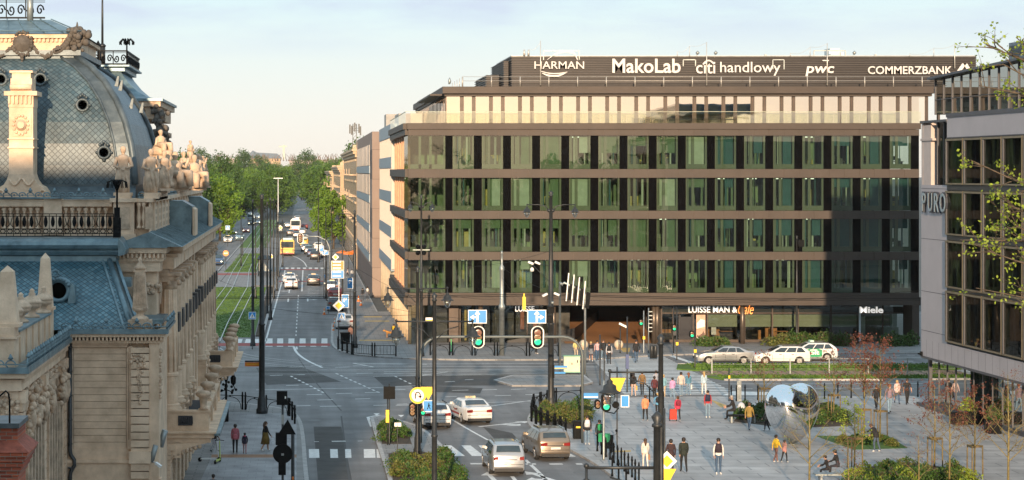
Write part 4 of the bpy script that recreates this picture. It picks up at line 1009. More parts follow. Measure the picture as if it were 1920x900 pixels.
# crestings of lead scrolls
def cresting(p, q, h=.32, step=.36, name='cresting'):
 b = MB(); p, q = Vector(p), Vector(q); L = (q - p).length; d = (q - p) / L; n = int(L / step)
 b.bar(p + Vector((0, 0, h * .12)), q + Vector((0, 0, h * .12)), .09, h * .24); b.bar(p + Vector((0, 0, h * .5)), q + Vector((0, 0, h * .5)), .05, .04)
 for k in range(n):
  c = p + d * (k + .5) * step
  pts = [c + d * (step * .42 * math.cos(t)) + Vector((0, 0, h * .52 + h * .34 * math.sin(t))) for t in [j * math.pi / 5 - .3 for j in range(8)]]
  b.tube(pts, .028, 5)
  if k % 3 == 1: b.lathe([(.02, 0), (.10, .06), (.06, .14), (.02, .22)], tuple(c + Vector((0, 0, h * .85))), 6)
  else: b.ball(tuple(c + Vector((0, 0, h * .5))), .05, 5)
 return b
pb('roof_cresting', M_lead, cresting((-30, 90.2, 14.1), (-8.6, 90.2, 14.1))); pb('roof_cresting', M_lead, cresting((-7.4, 90.2, 14.12), (-7.0, 90.2, 14.12)))
pb('roof_cresting', M_lead, cresting((PX - .6, 91.2, 14.12), (PX - .6, 134, 14.12)))
# --- dome: square plan, quarter-round sides of slate, broad lead ribs
DXC, DYC, DH = -15.4, 100.6, 7.6
prof = [(0, 14.7), (.06, 15.6), (.22, 16.6), (.50, 17.6), (.95, 18.6), (1.55, 19.5), (2.25, 20.2), (3.05, 20.75)]
P2 = []
for i in range(len(prof) - 1):
 for t in (0, .5): P2.append((prof[i][0] * (1 - t) + prof[i + 1][0] * t, prof[i][1] * (1 - t) + prof[i + 1][1] * t))
P2.append(prof[-1])
b = MB(); s_ = 0
for i in range(len(P2) - 1):
 (a0, z0), (a1, z1) = P2[i], P2[i + 1]; dl = math.hypot(a1 - a0, z1 - z0); h0, h1 = DH - a0, DH - a1
 for ux, uy in ((0, -1), (1, 0), (0, 1), (-1, 0)):
  tx, ty = -uy, ux
  q = [(DXC + ux * h0 - tx * h0, DYC + uy * h0 - ty * h0, z0), (DXC + ux * h0 + tx * h0, DYC + uy * h0 + ty * h0, z0), (DXC + ux * h1 + tx * h1, DYC + uy * h1 + ty * h1, z1), (DXC + ux * h1 - tx * h1, DYC + uy * h1 - ty * h1, z1)]
  b.face(q, 0, [(-h0, s_), (h0, s_), (h1, s_ + dl), (-h1, s_ + dl)], True)
 s_ += dl
pb('dome_slates', M_slate2, b)
b = MB()
for sx_, sy_ in ((1, -1), (1, 1), (-1, -1)):
 b.cut()
 for w0, off, rr in ((0, .06, .16), (-.75, .04, .07)):
  b.tube([(DXC + sx_ * (DH - a + off + w0 * (1 if sy_ < 0 else 0)), DYC + sy_ * (DH - a + off), z + .02) for a, z in P2], rr, 8)
for i in range(len(P2) - 1):
 (a0, z0), (a1, z1) = P2[i], P2[i + 1]
 b.face([(DXC + DH - a0 - .75, DYC - DH + a0 - .07, z0), (DXC + DH - a0 + .05, DYC - DH + a0 - .07, z0), (DXC + DH - a1 + .05, DYC - DH + a1 - .07, z1), (DXC + DH - a1 - .75, DYC - DH + a1 - .07, z1)])
h = DH - 3.05
b.box(DXC - h - .12, DYC - h - .14, 20.35, DXC + h + .12, DYC + h + .14, 20.8); b.box(DXC - h - .3, DYC - h - .32, 20.802, DXC + h + .3, DYC + h + .32, 21.05)
b.box(DXC - DH - .1, DYC - DH - .1, 14.2, DXC + DH + .1, DYC + DH + .1, 14.72)
b.extr([(93.0, 14.7), (92.6, 14.4), (92.3, 13.9), (91, 13.9), (91, 13.6), (93, 13.6)], 'x', -24, -7.7)
pb('dome_rib', M_leadg, b)
b = MB(); b.box(DXC - h - .05, DYC - h - .05, 21.05, DXC + h + .05, DYC + h + .05, 21.75)
x = DXC - h
while x < DXC + h: b.box(x, DYC - h - .2, 21.45, x + .1, DYC - h - .052, 21.6); x += .2
b.box(DXC - h - .25, DYC - h - .27, 21.62, DXC + h + .25, DYC + h + .27, 21.8); pb('dome_frieze', M_stone, b)
b = MB(); hh = h + .35
top = [(DXC - 3.0, DYC - 1.2), (DXC + 2.95, DYC - 1.2), (DXC + 2.95, DYC + 1.2), (DXC - 3.0, DYC + 1.2)]; bot = [(DXC - hh, DYC - hh), (DXC + hh, DYC - hh), (DXC + hh, DYC + hh), (DXC - hh, DYC + hh)]
for i in range(4): j = (i + 1) % 4; b.face([(*bot[i], 21.82), (*bot[j], 21.82), (*top[j], 22.75), (*top[i], 22.75)])
b.face([(*p, 22.75) for p in top])
for k in range(12): x = DXC - hh + k * .9; b.bar((x, DYC - hh, 21.84), (DXC + (x - DXC) * .6, DYC - 1.2, 22.78), .05)
b.tube([(DXC - hh, DYC - hh, 21.95), (DXC + hh, DYC - hh, 21.95)], .03, 5); pb('dome_cap', M_lead, b)
# swags and cartouches on the frieze
b = MB(); yf = DYC - h - .25
def cartouche(x, y, z, s=.82):
 b.lathe([(.05, -.16), (.48 * s, -.10), (.55 * s, 0), (.30 * s, .08), (.02, .12)], (x, y, z), 12, ax='y')
 for t in range(26): a = t * .2417; b.ball((x + .55 * s * math.cos(a) * random.uniform(.85, 1.1), y - .08, z + .66 * s * math.sin(a) * random.uniform(.85, 1.15)), random.uniform(.06, .13) * s, 5)
 for k in range(3): b.ball((x, y - .1, z - .72 * s - k * .14), .12 - .03 * k, 6)
for x in (W(43, 0, 96)[0],): cartouche(x, yf, 21.35)
for xa, xb in ((W(62, 0, 96)[0], W(110, 0, 96)[0]), (W(-30, 0, 96)[0], W(25, 0, 96)[0])):
 for k in range(60): t = k / 59; b.ball((xa + (xb - xa) * t, yf - .02, 21.2 - .42 * math.sin(math.pi * t) + random.gauss(0, .04)), random.uniform(.05, .10), 5)
xc_, yc_ = DXC + h, DYC - h
for k in range(70): b.ball((xc_ + random.gauss(.12, .22), yc_ + random.gauss(-.1, .22), 20.95 + random.random() * 1.1), random.uniform(.09, .2), 6)
for k in range(10): t = k / 9; b.ball((xc_ - .9 + t * .8, yc_ - .25, 21.0 + t * t * .9), .17, 6)
b.lathe([(.02, -.1), (.12, 0), (.05, .3), (.02, .45)], (xc_ + .1, yc_, 21.95), 6)
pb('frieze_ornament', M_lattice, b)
# scrolled iron rail and post over the cap
def iron_scrolls(b, p, q, z0, z1, step=.9):
 p, q = Vector(p), Vector(q); L = (q - p).length; d = (q - p) / L; n = max(1, round(L / step)); st = L / n; h = z1 - z0
 for z in (z0, z1): b.bar((*p, z), (*q, z), .08, .08)
 b.bar((*p, z1 - h * .14), (*q, z1 - h * .14), .03)
 for k in range(n):
  c = p + d * (k + .5) * st
  for s in (1, -1):
   pts = [(*(c + d * s * (st * .24 + (.20 * st) * (1 - t / 14) * math.cos(t * .7))), z0 + h * .42 + h * .33 * (1 - t / 14) * math.sin(t * .7 + (0 if s > 0 else 3.1))) for t in range(13)]
   b.tube(pts, .038, 4)
  b.bar((*(p + d * k * st), z0), (*(p + d * k * st), z1), .05)
b = MB(); iron_scrolls(b, (DXC - 3, DYC - 1.2), (DXC + 2.7, DYC - 1.2), 22.85, 23.75)
pb('roof_railing', M_black, b)
b = MB(); b.tube([(W(57, 0, DYC - 1.2)[0], DYC - 1.3, 22.7), (W(57, 0, DYC - 1.2)[0], DYC - 1.3, 24.1)], .16, 10); b.lathe([(.2, 0), (.26, .05), (.2, .12), (.1, .2), (.2, .32), (.05, .5)], (W(57, 0, DYC - 1.2)[0], DYC - 1.3, 24.1), 10); b.tube([(DXC - 3, DYC - 1.28, 22.9), (DXC - 3, DYC - 1.28, 24.1)], .16, 8)
pb('roof_post', M_grey, b)
# oval eyes in the dome
def oculus(b, c, x, y, z, s=.32):
 b.lathe([(s * .62, .05), (s * .66, -.14), (s * .95, -.16), (s * 1.05, -.05), (s * 1.05, .12)], (x, y, z), 14, ax='y')
 for k in range(5): b.ball((x + (k - 2) * .09, y - .08, z + s * 1.05 + (.16 - abs(k - 2) * .07)), .08, 6)
 b.ball((x, y - .05, z - s * 1.1), .09, 6); b.ball((x + s * 1.05, y - .05, z), .07, 6); b.ball((x - s * 1.05, y - .05, z), .07, 6)
 c.lathe([(s * .62, -.02), (.001, -.02)], (x, y, z), 12, ax='y')
b, c = MB(), MB()
def dome_y(z):
 for (a0, z0), (a1, z1) in zip(P2, P2[1:]):
  if z0 <= z <= z1: return DYC - DH + a0 + (a1 - a0) * (z - z0) / (z1 - z0)
 return DYC - DH
for px, py in ((76, 149), (155, 197), (195, 286), (2, 149)):
 b.cut(); c.cut()
 z = ZA(py, 93.6); yy = dome_y(z) - .08; x, _, z = W(px, py, yy); oculus(b, c, x, yy, z)
o = pb('oculus', M_leadg, b); pb('oculus_opening', M_dark, c, o)
b = MB()
for px, py in ((220, 150), (227, 158), (247, 192), (266, 200)):
 z = ZA(py, 96); x = XA(px, 97); b.cut(); b.extr([(x - .12, z - .25), (x + .05, z - .28), (x + .1, z + .22), (x + .02, z + .22)], 'y', 96.8, 97.1)
pb('snow_hook', M_leadg, b)
# --- stone chimney in front of the dome with its scrolled foot
cx, cy = W(44, 0, 91.6)[0], 91.6
b = MB()
b.box(cx - .58, cy - .5, 15.0, cx + .50, cy + .9, 18.2); b.box(cx - .50, cy - .54, 16.9, cx + .42, cy - .501, 17.9)
b.box(cx - .64, cy - .58, 16.35, cx + .56, cy + .95, 16.42); b.box(cx - .64, cy - .58, 16.75, cx + .56, cy + .95, 16.80)
b.box(cx - .52, cy - .45, 18.2, cx + .44, cy + .85, 19.5); b.box(cx - .60, cy - .54, 18.20, cx + .52, cy + .93, 18.72); b.box(cx - .78, cy - .70, 18.722, cx + .70, cy + 1.05, 18.92)
for k in range(6): b.box(cx - .60 + k * .19, cy - .66, 18.35, cx - .52 + k * .19, cy - .545, 18.715)
b.box(cx - .46, cy - .42, 19.5, cx + .38, cy + .8, 19.75); b.box(cx - .56, cy - .5, 19.752, cx + .48, cy + .9, 19.85)
b.lathe([(.16, -.04), (.26, 0), (.26, .08), (.1, .12)], (cx - .04, cy - .6, 17.4), 12, ax='y')
for k in range(14): a = k * .449; b.ball((cx - .04 + .33 * math.cos(a), cy - .56, 17.4 + .42 * math.sin(a)), .07, 6)
b.lathe([(.13, 0), (.13, .96)], (cx - .52, cy - .55, 19.1), 8, ax='x')
foot = [(-1.18, 14.12), (-1.15, 14.4), (-.98, 14.62), (-.80, 14.72), (-.66, 14.95), (-.58, 15.2), (.50, 15.2), (.58, 14.95), (.74, 14.72), (.94, 14.62), (1.10, 14.4), (1.14, 14.12)]
b.extr([(cx + p, z) for p, z in foot], 'y', cy - .62, cy + .9)
for s in (-1, 1):
 b.tube([(cx + s * (.92 + .16 * math.cos(t * .6) * (1 - t / 14)), cy - .66, 14.35 + .16 * math.sin(t * .6) * (1 - t / 14)) for t in range(12)], .05, 5)
 b.tube([(cx + s * (.05 + .5 * t), cy - .66, 15.0 - .3 * math.sin(t * 3)) for t in [j / 6 for j in range(7)]], .05, 5)
pb('stone_chimney', M_stone, b)
# --- second roof pavilion, farther along the front
EX0, EX1, EY0, EY1 = -16.5, W(291, 0, 115)[0], 115, 127
b = MB(); b.box(EX0, EY0, 13.6, EX1, EY1, 17.4); b.box(EX0 - .15, EY0 - .15, 17.4, EX1 + .15, EY1, 17.7); b.box(EX0 - .3, EY0 - .3, 19.0, EX1 + .32, EY1 + .3, 19.3); b.box(EX0 - .1, EY0 - .1, 18.3, EX1 + .1, EY1, 19.0); pb('pavilion_wall', M_stone2, b)
b = MB(); b.box(EX0 - .42, EY0 - .42, 19.302, EX1 + .45, EY1 + .4, 19.45)
pr = [(0, 19.45), (.55, 19.6), (1.1, 19.9), (1.6, 20.35), (2.0, 20.85), (2.15, 21.1)]
for (a0, z0), (a1, z1) in zip(pr, pr[1:]):
 r0 = [(EX0 + a0, EY0 + a0, z0), (EX1 - a0, EY0 + a0, z0), (EX1 - a0, EY1 - a0, z0), (EX0 + a0, EY1 - a0, z0)]; r1 = [(EX0 + a1, EY0 + a1, z1), (EX1 - a1, EY0 + a1, z1), (EX1 - a1, EY1 - a1, z1), (EX0 + a1, EY1 - a1, z1)]
 for i in range(4): j = (i + 1) % 4; b.face([r0[i], r0[j], r1[j], r1[i]], sm=True)
b.box(EX0 + 1.9, EY0 + 1.9, 21.1, EX1 - 1.9, EY1 - 1.9, 21.35); b.box(EX0 + 1.5, EY0 + 1.5, 21.352, EX1 - 1.6, EY1 - 1.5, 21.45); pb('pavilion_roof', M_lead, b)
b = MB(); X1 = EX1 - 1.75; iron_scrolls(b, (EX0 + 1.6, EY0 + 1.6), (X1, EY0 + 1.6), 21.5, 22.25, .75); iron_scrolls(b, (X1, EY0 + 1.6), (X1, EY1 - 1.6), 21.5, 22.25, .75)
b.tube([(X1, EY0 + 1.6, 21.45), (X1, EY0 + 1.6, 22.7)], .05, 6)
for k in range(10):
 a = k * .628; b.tube([(X1, EY0 + 1.6, 22.6), (X1 + .25 * math.cos(a), EY0 + 1.6 + .25 * math.sin(a), 22.95), (X1 + .42 * math.cos(a), EY0 + 1.6 + .42 * math.sin(a), 22.75), (X1 + .40 * math.cos(a), EY0 + 1.6 + .40 * math.sin(a), 22.6)], .035, 4)
x = W(184, 0, EY0 + 1.6)[0]; b.tube([(x, EY0 + 1.6, 21.45), (x, EY0 + 1.6, 22.6), ], .06, 6); b.lathe([(.08, 0), (.12, .1), (.02, .3)], (x, EY0 + 1.6, 22.55), 6)
pb('pavilion_railing', M_black, b)
x = W(192, 0, EY0 + 2)[0]; b = MB(); b.tube([(x, EY0 + 2, 21.4), (x, EY0 + 2, 22.6)], .17, 8); b.tube([(x, EY0 + 2, 22.6), (x, EY0 + 2, 24.5), (x, EY0 + 2, 26.4)], [.07, .06, .035], 8); b.lathe([(.18, 0), (.22, .08), (.1, .2)], (x, EY0 + 2, 22.5), 8); pb('flagpole', M_pole, b)
b = MB()
for k in range(110): t = k / 110; b.ball((EX1 + random.gauss(.1, .18) + .25 * math.sin(t * 3) , EY0 - .2 + random.gauss(0, .15), 19.0 - t * 3.0), random.uniform(.1, .22), 6)
for k in range(40): b.ball((EX1 - .6 - random.random() * 1.0, EY0 - .15, 17.7 + random.random() * 1.2), random.uniform(.1, .2), 6)
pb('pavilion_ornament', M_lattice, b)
# link roofs between
b = MB(); b.box(-24, 108.6, 13.6, PX - 1.6, 134, 14.05); b.face([(-24, 91, 14.0), (PX - 1, 91, 14.0), (PX - 1, 134, 14.0), (-24, 134, 14.0)]); pb('flat_roof', M_lead, b)
# --- projecting south wing: smooth coursed wall
WY, WX0, WX1 = 84.0, -9.95, -6.03
b = MB(); b.box(-24, WY + .3, 0, WX1 - .15, 90.2, 8.45)
nC = 15; zA, zB = ZA(843, WY), ZA(652, WY)
xa_, xb_ = XA(137, WY), XA(236, WY)
for k in range(nC): z0 = zA + (zB - zA) * k / nC; b.box(xa_, WY + .16, z0 + .016, xb_, WY + .31, z0 + (zB - zA) / nC)
b.box(WX0 - .1, WY + .05, 0, WX1 - .1, WY + .31, zA - .55); b.box(WX0, WY - .02, zA - .55, WX1 - .1, WY + .31, zA - .42); b.box(WX0, WY + .1, zA - .42, WX1 - .1, WY + .31, zA + .014)
b.box(xa_ - .05, WY + .05, zB + .02, xb_ + .06, WY + .31, zB + .12); b.box(xa_ - .1, WY - .02, zB + .122, xb_ + .1, WY + .31, zB + .2); b.box(WX0, WY + .12, zB + .2, WX1 - .1, WY + .31, 8.2)
b.box(xb_ + .02, WY + .10, zA, xb_ + .10, WY + .31, zB); b.box(xb_ + .12, WY + .02, zA, xb_ + .30, WY + .31, zB - .2); b.box(xb_ + .08, WY - .02, zA + .014, xb_ + .34, WY + .31, zA + .4)
b.lathe([(.17, 0), (.17, .3)], (xb_ + .2, WY, zB - .1), 12, ax='y'); b.box(WX0, WY + .14, zA, xa_ - .02, WY + .31, 8.2)
# quoined corner strip
xp0, xp1 = XA(247, WY - .2), XA(279, WY - .2); k = 0; z = zA - 1.2
while z < 8.0: b.box(xp0 - (.04 if True else 0), WY - .18, z + .02, xp1, WY + .3, min(z + .30, 8.02)); z += .325
b.box(xp0 - .12, WY - .24, zA - .55, xp1 + .08, WY + .3, zA - .05); b.box(xp1 + .002, WY - .05, 0, WX1 + .02, WY + .8, 8.2); b.box(xp1 + .1, WY - .10, zA - 1.5, WX1 + .12, WY + .5, zA - 1.2)
b.box(WX1 - .3, WY + .3, 0, WX1 - .02, 89.5, 8.3)
pb('wing_wall', M_stone, b)
b = MB()
for k in range(30): b.ball((XA(263, WY) + random.gauss(0, .16), WY - .2, 7.75 - random.random() * .55), random.uniform(.04, .09), 6)
for k in range(34): b.ball((XA(263, WY) + random.gauss(0, .10 * (1 - k / 40)), WY - .2, 7.2 - k * .045), random.uniform(.03, .06), 6)
for k in range(30): b.ball((WX1 + .06, WY + random.random() * .6, 7.9 - random.random() * 2.0), random.uniform(.05, .09), 6)
pb('festoon', M_stone2, b)
b = MB(); b.box(WX0 - .1, WY - .12, 8.2, WX1 + .12, WY + .5, 8.32); b.box(WX0 - .1, WY - .32, 8.47, WX1 + .3, WY + .5, 8.60); b.box(WX1 - .2, WY, 8.25, WX1 + .2, 89, 8.6)
x = WX0
while x < WX1 + .2: b.box(x, WY - .26, 8.322, x + .08, WY + .2, 8.468); x += .16
pb('wing_cornice', M_stone, b)
b = MB(); b.box(WX0 - .2, WY - .42, 8.602, WX1 + .42, WY + .3, 8.72); pb('gutter', M_lead, b)
pb('gutter_cresting', M_lead, cresting((WX0 - .1, WY - .34, 8.7), (WX1 + .4, WY - .34, 8.7), .42, .42)); pb('gutter_cresting', M_lead, cresting((WX1 + .36, WY - .34, 8.7), (WX1 + .36, 88.9, 8.7), .42, .42))
# mansard with hip
ye, yt, ze, zt_ = WY - .1, 87.6, 8.75, 11.55; xe, xt = XA(247, ye), XA(203, yt)
L_ = math.hypot(yt - ye, zt_ - ze)
b = MB(); b.face([(-26, ye, ze), (xe, ye, ze), (xt, yt, zt_), (-26, yt, zt_)], 0, [(0, 0), (26 + xe, 0), (26 + xt, L_), (0, L_)]); b.face([(xe, ye, ze), (xe, 90, ze), (xt, 90, zt_), (xt, yt, zt_)], 0, [(0, 0), (6, 0), (6, L_), (3.5, L_)]); pb('mansard_slates', M_slate, b)
b = MB(); b.tube([(xe + .03, ye, ze), (xt + .03, yt, zt_)], .13, 6); b.bar((xe - .3, ye - .03, ze), (xt - .26, yt - .03, zt_), .09); b.bar((xe + .32, ye + .1, ze), (xt + .3, yt + .1, zt_), .12)
b.box(-26, yt - .15, zt_ - .12, xt + .35, 90, zt_ + .12); b.box(xt + .2, 86.5, 8.8, WX1, 90, 9.0)
b.box(XA(232, 87), 86.6, ZA(537, 87), XA(247, 87), 87.4, ZA(520, 87)); pb('mansard_flashing', M_lead, b)
# rolled terrace edge
b = MB(); te = XA(222, 87.3)
b.extr([(87.5, 11.67), (87.3, 11.72), (87.22, 11.85), (87.28, 11.95), (87.1, 12.0), (87.02, 12.15), (87.06, 12.3), (87.3, 12.42), (90.3, 12.45), (90.3, 11.67)], 'x', -26, te)
b.extr([(te, 11.67), (te + .25, 11.72), (te + .32, 11.95), (te + .2, 12.2), (te, 12.42)], 'y', 87.2, 90.3); pb('terrace_edge', M_lead, b)
# black terrace railing
b = MB(); yr = 87.9; xr1 = XA(213, yr); z0, z1 = 12.5, ZA(401, yr)
for z in (z0, z0 + .12, z1 - .1, z1): b.bar((-24, yr, z), (xr1, yr, z), .05, .035)
b.bar((-24, yr, (z0 + .32)), (xr1, yr, z0 + .32), .03)
n = 44; st = .31
for k in range(n):
 x = xr1 - k * st
 b.bar((x, yr, z0), (x, yr, z1), .028); c_ = x - st / 2
 b.tube([(c_ + .11 * math.cos(t), yr, z0 + .22 + .09 * math.sin(t)) for t in [j * .785 for j in range(9)]], .02, 4)
 if k % 4 == 2: b.tube([(c_ - .10, yr, z1 - .15), (c_ - .02, yr, z1 - .45), (c_ - .12, yr, z0 + .4)], .018, 4); b.tube([(c_ + .10, yr, z1 - .15), (c_ + .02, yr, z1 - .45), (c_ + .12, yr, z0 + .4)], .018, 4)
 else: b.lathe([(.02, .40), (.065, .48), (.09, .62), (.06, .80), (.02, .86)], (c_, yr, z0), 6)
x = xr1 + .15; b.box(x - .16, yr - .16, 12.45, x + .16, yr + .16, 13.3); b.box(x - .12, yr - .12, 13.3, x + .12, yr + .12, 13.75); b.tube([(x, yr, 13.7), (x, yr, 14.6)], .05, 6)
for k in range(12): a = k * .524; b.tube([(x, yr, 14.45), (x + .2 * math.cos(a), yr + .2 * math.sin(a), 14.95), (x + .42 * math.cos(a), yr + .42 * math.sin(a), 14.85), (x + .45 * math.cos(a), yr + .45 * math.sin(a), 14.6)], [.03, .03, .025, .02], 4)
pb('terrace_railing', M_black, b)
# bull's-eye dormer on the mansard
b, c = MB(), MB(); yy = WY + 1.25; x, _, z = W(109, 545, yy)
b.lathe([(.34, .8), (.34, 0), (.42, -.08), (.52, -.02), (.54, .9)], (x, yy, z), 16, ax='y'); c.lathe([(.34, .1), (.001, .1)], (x, yy, z), 12, ax='y')
for k in range(9): a = .5 + k * .28; b.ball((x + .5 * math.cos(a), yy - .08, z + .5 * math.sin(a)), .09, 6)
for k in range(8): a = k * .785; b.ball((x - .1 + .13 * math.cos(a), yy - .1, z + .72 + .13 * math.sin(a)), .06, 6)
b.extr([(x + .4, z - .55), (x + .75, z - .5), (x + .68, z + .2), (x + .5, z + .35)], 'y', yy - .02, yy + .7); o = pb('eye_dormer', M_lead, b); pb('dormer_opening', M_dark, c, o)
# --- nearer west wing with statues-like putti on its flank
AX, AY0 = -9.98, 70.8
b = MB(); b.box(-24, AY0, 0, AX, WY + .3, 8.1);
b.box(-24, AY0 - .12, 7.65, AX + .12, WY, 8.05); b.box(-24, AY0 - .3, 8.1, AX + .28, WY - .1, 8.28)
y = AY0
while y < WY: b.box(AX + .05, y, 7.92, AX + .22, y + .09, 8.09); y += .18
for y0 in (AY0 + .1, AY0 + 5.9, WY - 1.6, WY - .62):
 z = .4
 while z < 7.3: b.box(AX, y0, z + .02, AX + .16, y0 + .62, z + .34); z += .36
 b.box(AX, y0 - .06, 7.2, AX + .24, y0 + .68, 7.6)
pb('west_wing_wall', M_stone, b)
mg_ = mat('shaded_render', (.36, .34, .30), .85, var=.15, scale=1)
b = MB()
for y0, y1 in ((AY0 + 1.1, AY0 + 5.5), (AY0 + 7.0, WY - 2.1)):
 n = 5; b.cut()
 for k in range(n + 1): yy = y0 + (y1 - y0) * k / n; b.box(AX + .003, yy - .12, .4, AX + .22, yy + .12, 6.1); b.box(AX, yy - .16, .9, AX + .28, yy + .16, 1.5)
 b.box(AX + .003, y0 - .2, 7.05, AX + .10, y1 + .2, 7.2)
pb('mullion', M_stone2, b)
b = MB()
for y0, y1 in ((AY0 + 1.1, AY0 + 5.5), (AY0 + 7.0, WY - 2.1)):
 b.cut(); b.box(AX - .02, y0, .8, AX + .03, y1, 6.0)
pb('window', M_glassd, b)
b = MB()
for yc in (AY0 + 1.5, AY0 + 3.3, AY0 + 5.2, AY0 + 7.4, WY - 2.3, WY - 1.2):
 b.cut()
 for k in range(26): b.ball((AX + .15 + random.random() * .15, yc + random.gauss(0, .28), 6.55 + random.gauss(0, .32)), random.uniform(.07, .15), 6)
 b.ball((AX + .32, yc, 6.95), .14, 8); b.tube([(AX + .28, yc, 6.8), (AX + .3, yc, 6.4), (AX + .3, yc - .15, 6.0)], [.13, .16, .07], 8); b.tube([(AX + .3, yc, 6.4), (AX + .34, yc + .22, 6.1)], [.1, .06], 6)
for k in range(60): b.ball((AX + .1, random.uniform(AY0 + 1, WY - 1), 7.45 + random.gauss(0, .07)), .08, 6)
for k in range(80): b.ball((AX - random.random() * .7, AY0 - .05, random.uniform(5.2, 7.5)), random.uniform(.05, .11), 6)
pb('relief_figures', M_stone2, b)
b = MB(); b.box(-24, AY0 - .42, 8.28, AX + .42, WY - .3, 8.42); pb('gutter', M_lead, b)
pb('gutter_cresting', M_lead, cresting((-24, AY0 - .36, 8.4), (AX + .36, AY0 - .36, 8.4), .40, .40)); pb('gutter_cresting', M_lead, cresting((AX + .36, AY0 - .36, 8.4), (AX + .36, WY - .4, 8.4), .45, .22))
# parapet with pedestals, vases, obelisks
b = MB(); qx = AX - .15
b.box(-12.4, AY0 + .1, 8.42, qx, AY0 + 1.1, 9.85); b.box(-12.4, AY0 + 0, 9.45, qx + .08, AY0 + 1.2, 9.52); b.box(qx - .55, AY0 + 1.1, 8.42, qx - .08, 82, 9.6); b.box(qx - .62, 81.0, 8.42, qx, 82, 9.75)
for k in range(6): b.box(qx - .1, AY0 + 1.8 + k * 1.75, 8.5, qx - .02, AY0 + 2.0 + k * 1.75, 9.58)
pb('parapet', M_stone, b)
b = MB(); b.box(qx - .7, AY0 + 1.1, 9.6, qx + .04, 81, 9.68); pb('parapet_cap', M_lead, b)
def obelisk(x, y, z, w_, h):
 b = MB(); b.box(x - w_ * .6, y - w_ * .6, z, x + w_ * .6, y + w_ * .6, z + .12); a, t = w_ * .48, w_ * .28; zt2 = z + h * .9
 lo = [(x - a, y - a, z + .12), (x + a, y - a, z + .12), (x + a, y + a, z + .12), (x - a, y + a, z + .12)]; hi = [(x - t, y - t, zt2), (x + t, y - t, zt2), (x + t, y + t, zt2), (x - t, y + t, zt2)]
 for i in range(4): j = (i + 1) % 4; b.face([lo[i], lo[j], hi[j], hi[i]]); b.face([hi[i], hi[j], (x, y, z + h)])
 return b
o = pb('obelisk', M_stone, obelisk(-10.45, AY0 + .65, 9.85, .80, 2.15)); o = pb('obelisk', M_stone, obelisk(-10.40, 81.5, 9.75, .62, 2.3))
b = MB(); zz = 8.95; x = XA(262, WY - .05); y = WY + .15
b.box(x - .48, y - .4, 8.72, x + .48, y + .4, 9.15); b.lathe([(.40, 0), (.32, .12), (.16, .2), (.16, .3), (.30, .38), (.34, .5)], (x, y, 9.15), 16)
b.extr([(x - .30, 9.64), (x + .30, 9.64), (x + .20, 11.15), (x - .20, 11.15)], 'y', y - .28, y + .28)
for k in range(5): xx = x - .2 + k * .1; b.bar((xx, y - .30, 9.8), (x + (xx - x) * .7, y - .28, 11.0), .035)
b.box(x - .26, y - .24, 11.15, x + .26, y + .24, 11.22); b.lathe([(.20, 0), (.24, .1), (.14, .22), (.06, .34), (.09, .42), (.02, .55)], (x, y, 11.22), 10)
pb('obelisk', M_stone2, b)
for i, (px, yy, s) in enumerate(((24, 73.3, 1), (39, 75.6, 1), (60, 78.2, 1), (82, 80.6, .95))):
 b = MB(); b.lathe([(r * s, h * s) for r, h in ((.30, 0), (.30, .08), (.17, .14), (.12, .22), (.16, .30), (.34, .40), (.37, .50), (.36, .53), (.40, .56), (.40, .62), (.36, .66), (.28, .76), (.12, .86), (.14, .92), (.08, .98), (.11, 1.04), (.02, 1.12))], (XA(px, yy) , yy, 9.68), 16)
 pb('vase', M_stone2, b)
# drainpipe
b = MB(); x = XA(131, WY - .1); y = WY - .02
b.tube([(x, y, 8.5), (x, y, ZA(845, WY)), (x + .03, y, ZA(853, WY)), (x + .17, y, ZA(862, WY)), (x + .18, y, ZA(872, WY)), (x + .03, y, ZA(884, WY)), (x, y, ZA(892, WY)), (x, y, 0)], .085, 10)
for z in range(1, 9): b.lathe([(.10, 0), (.10, .06)], (x, y, z), 10)
pb('drainpipe', mat('pipe_dark', (.05, .055, .06), .4, .4, var=.3), b)
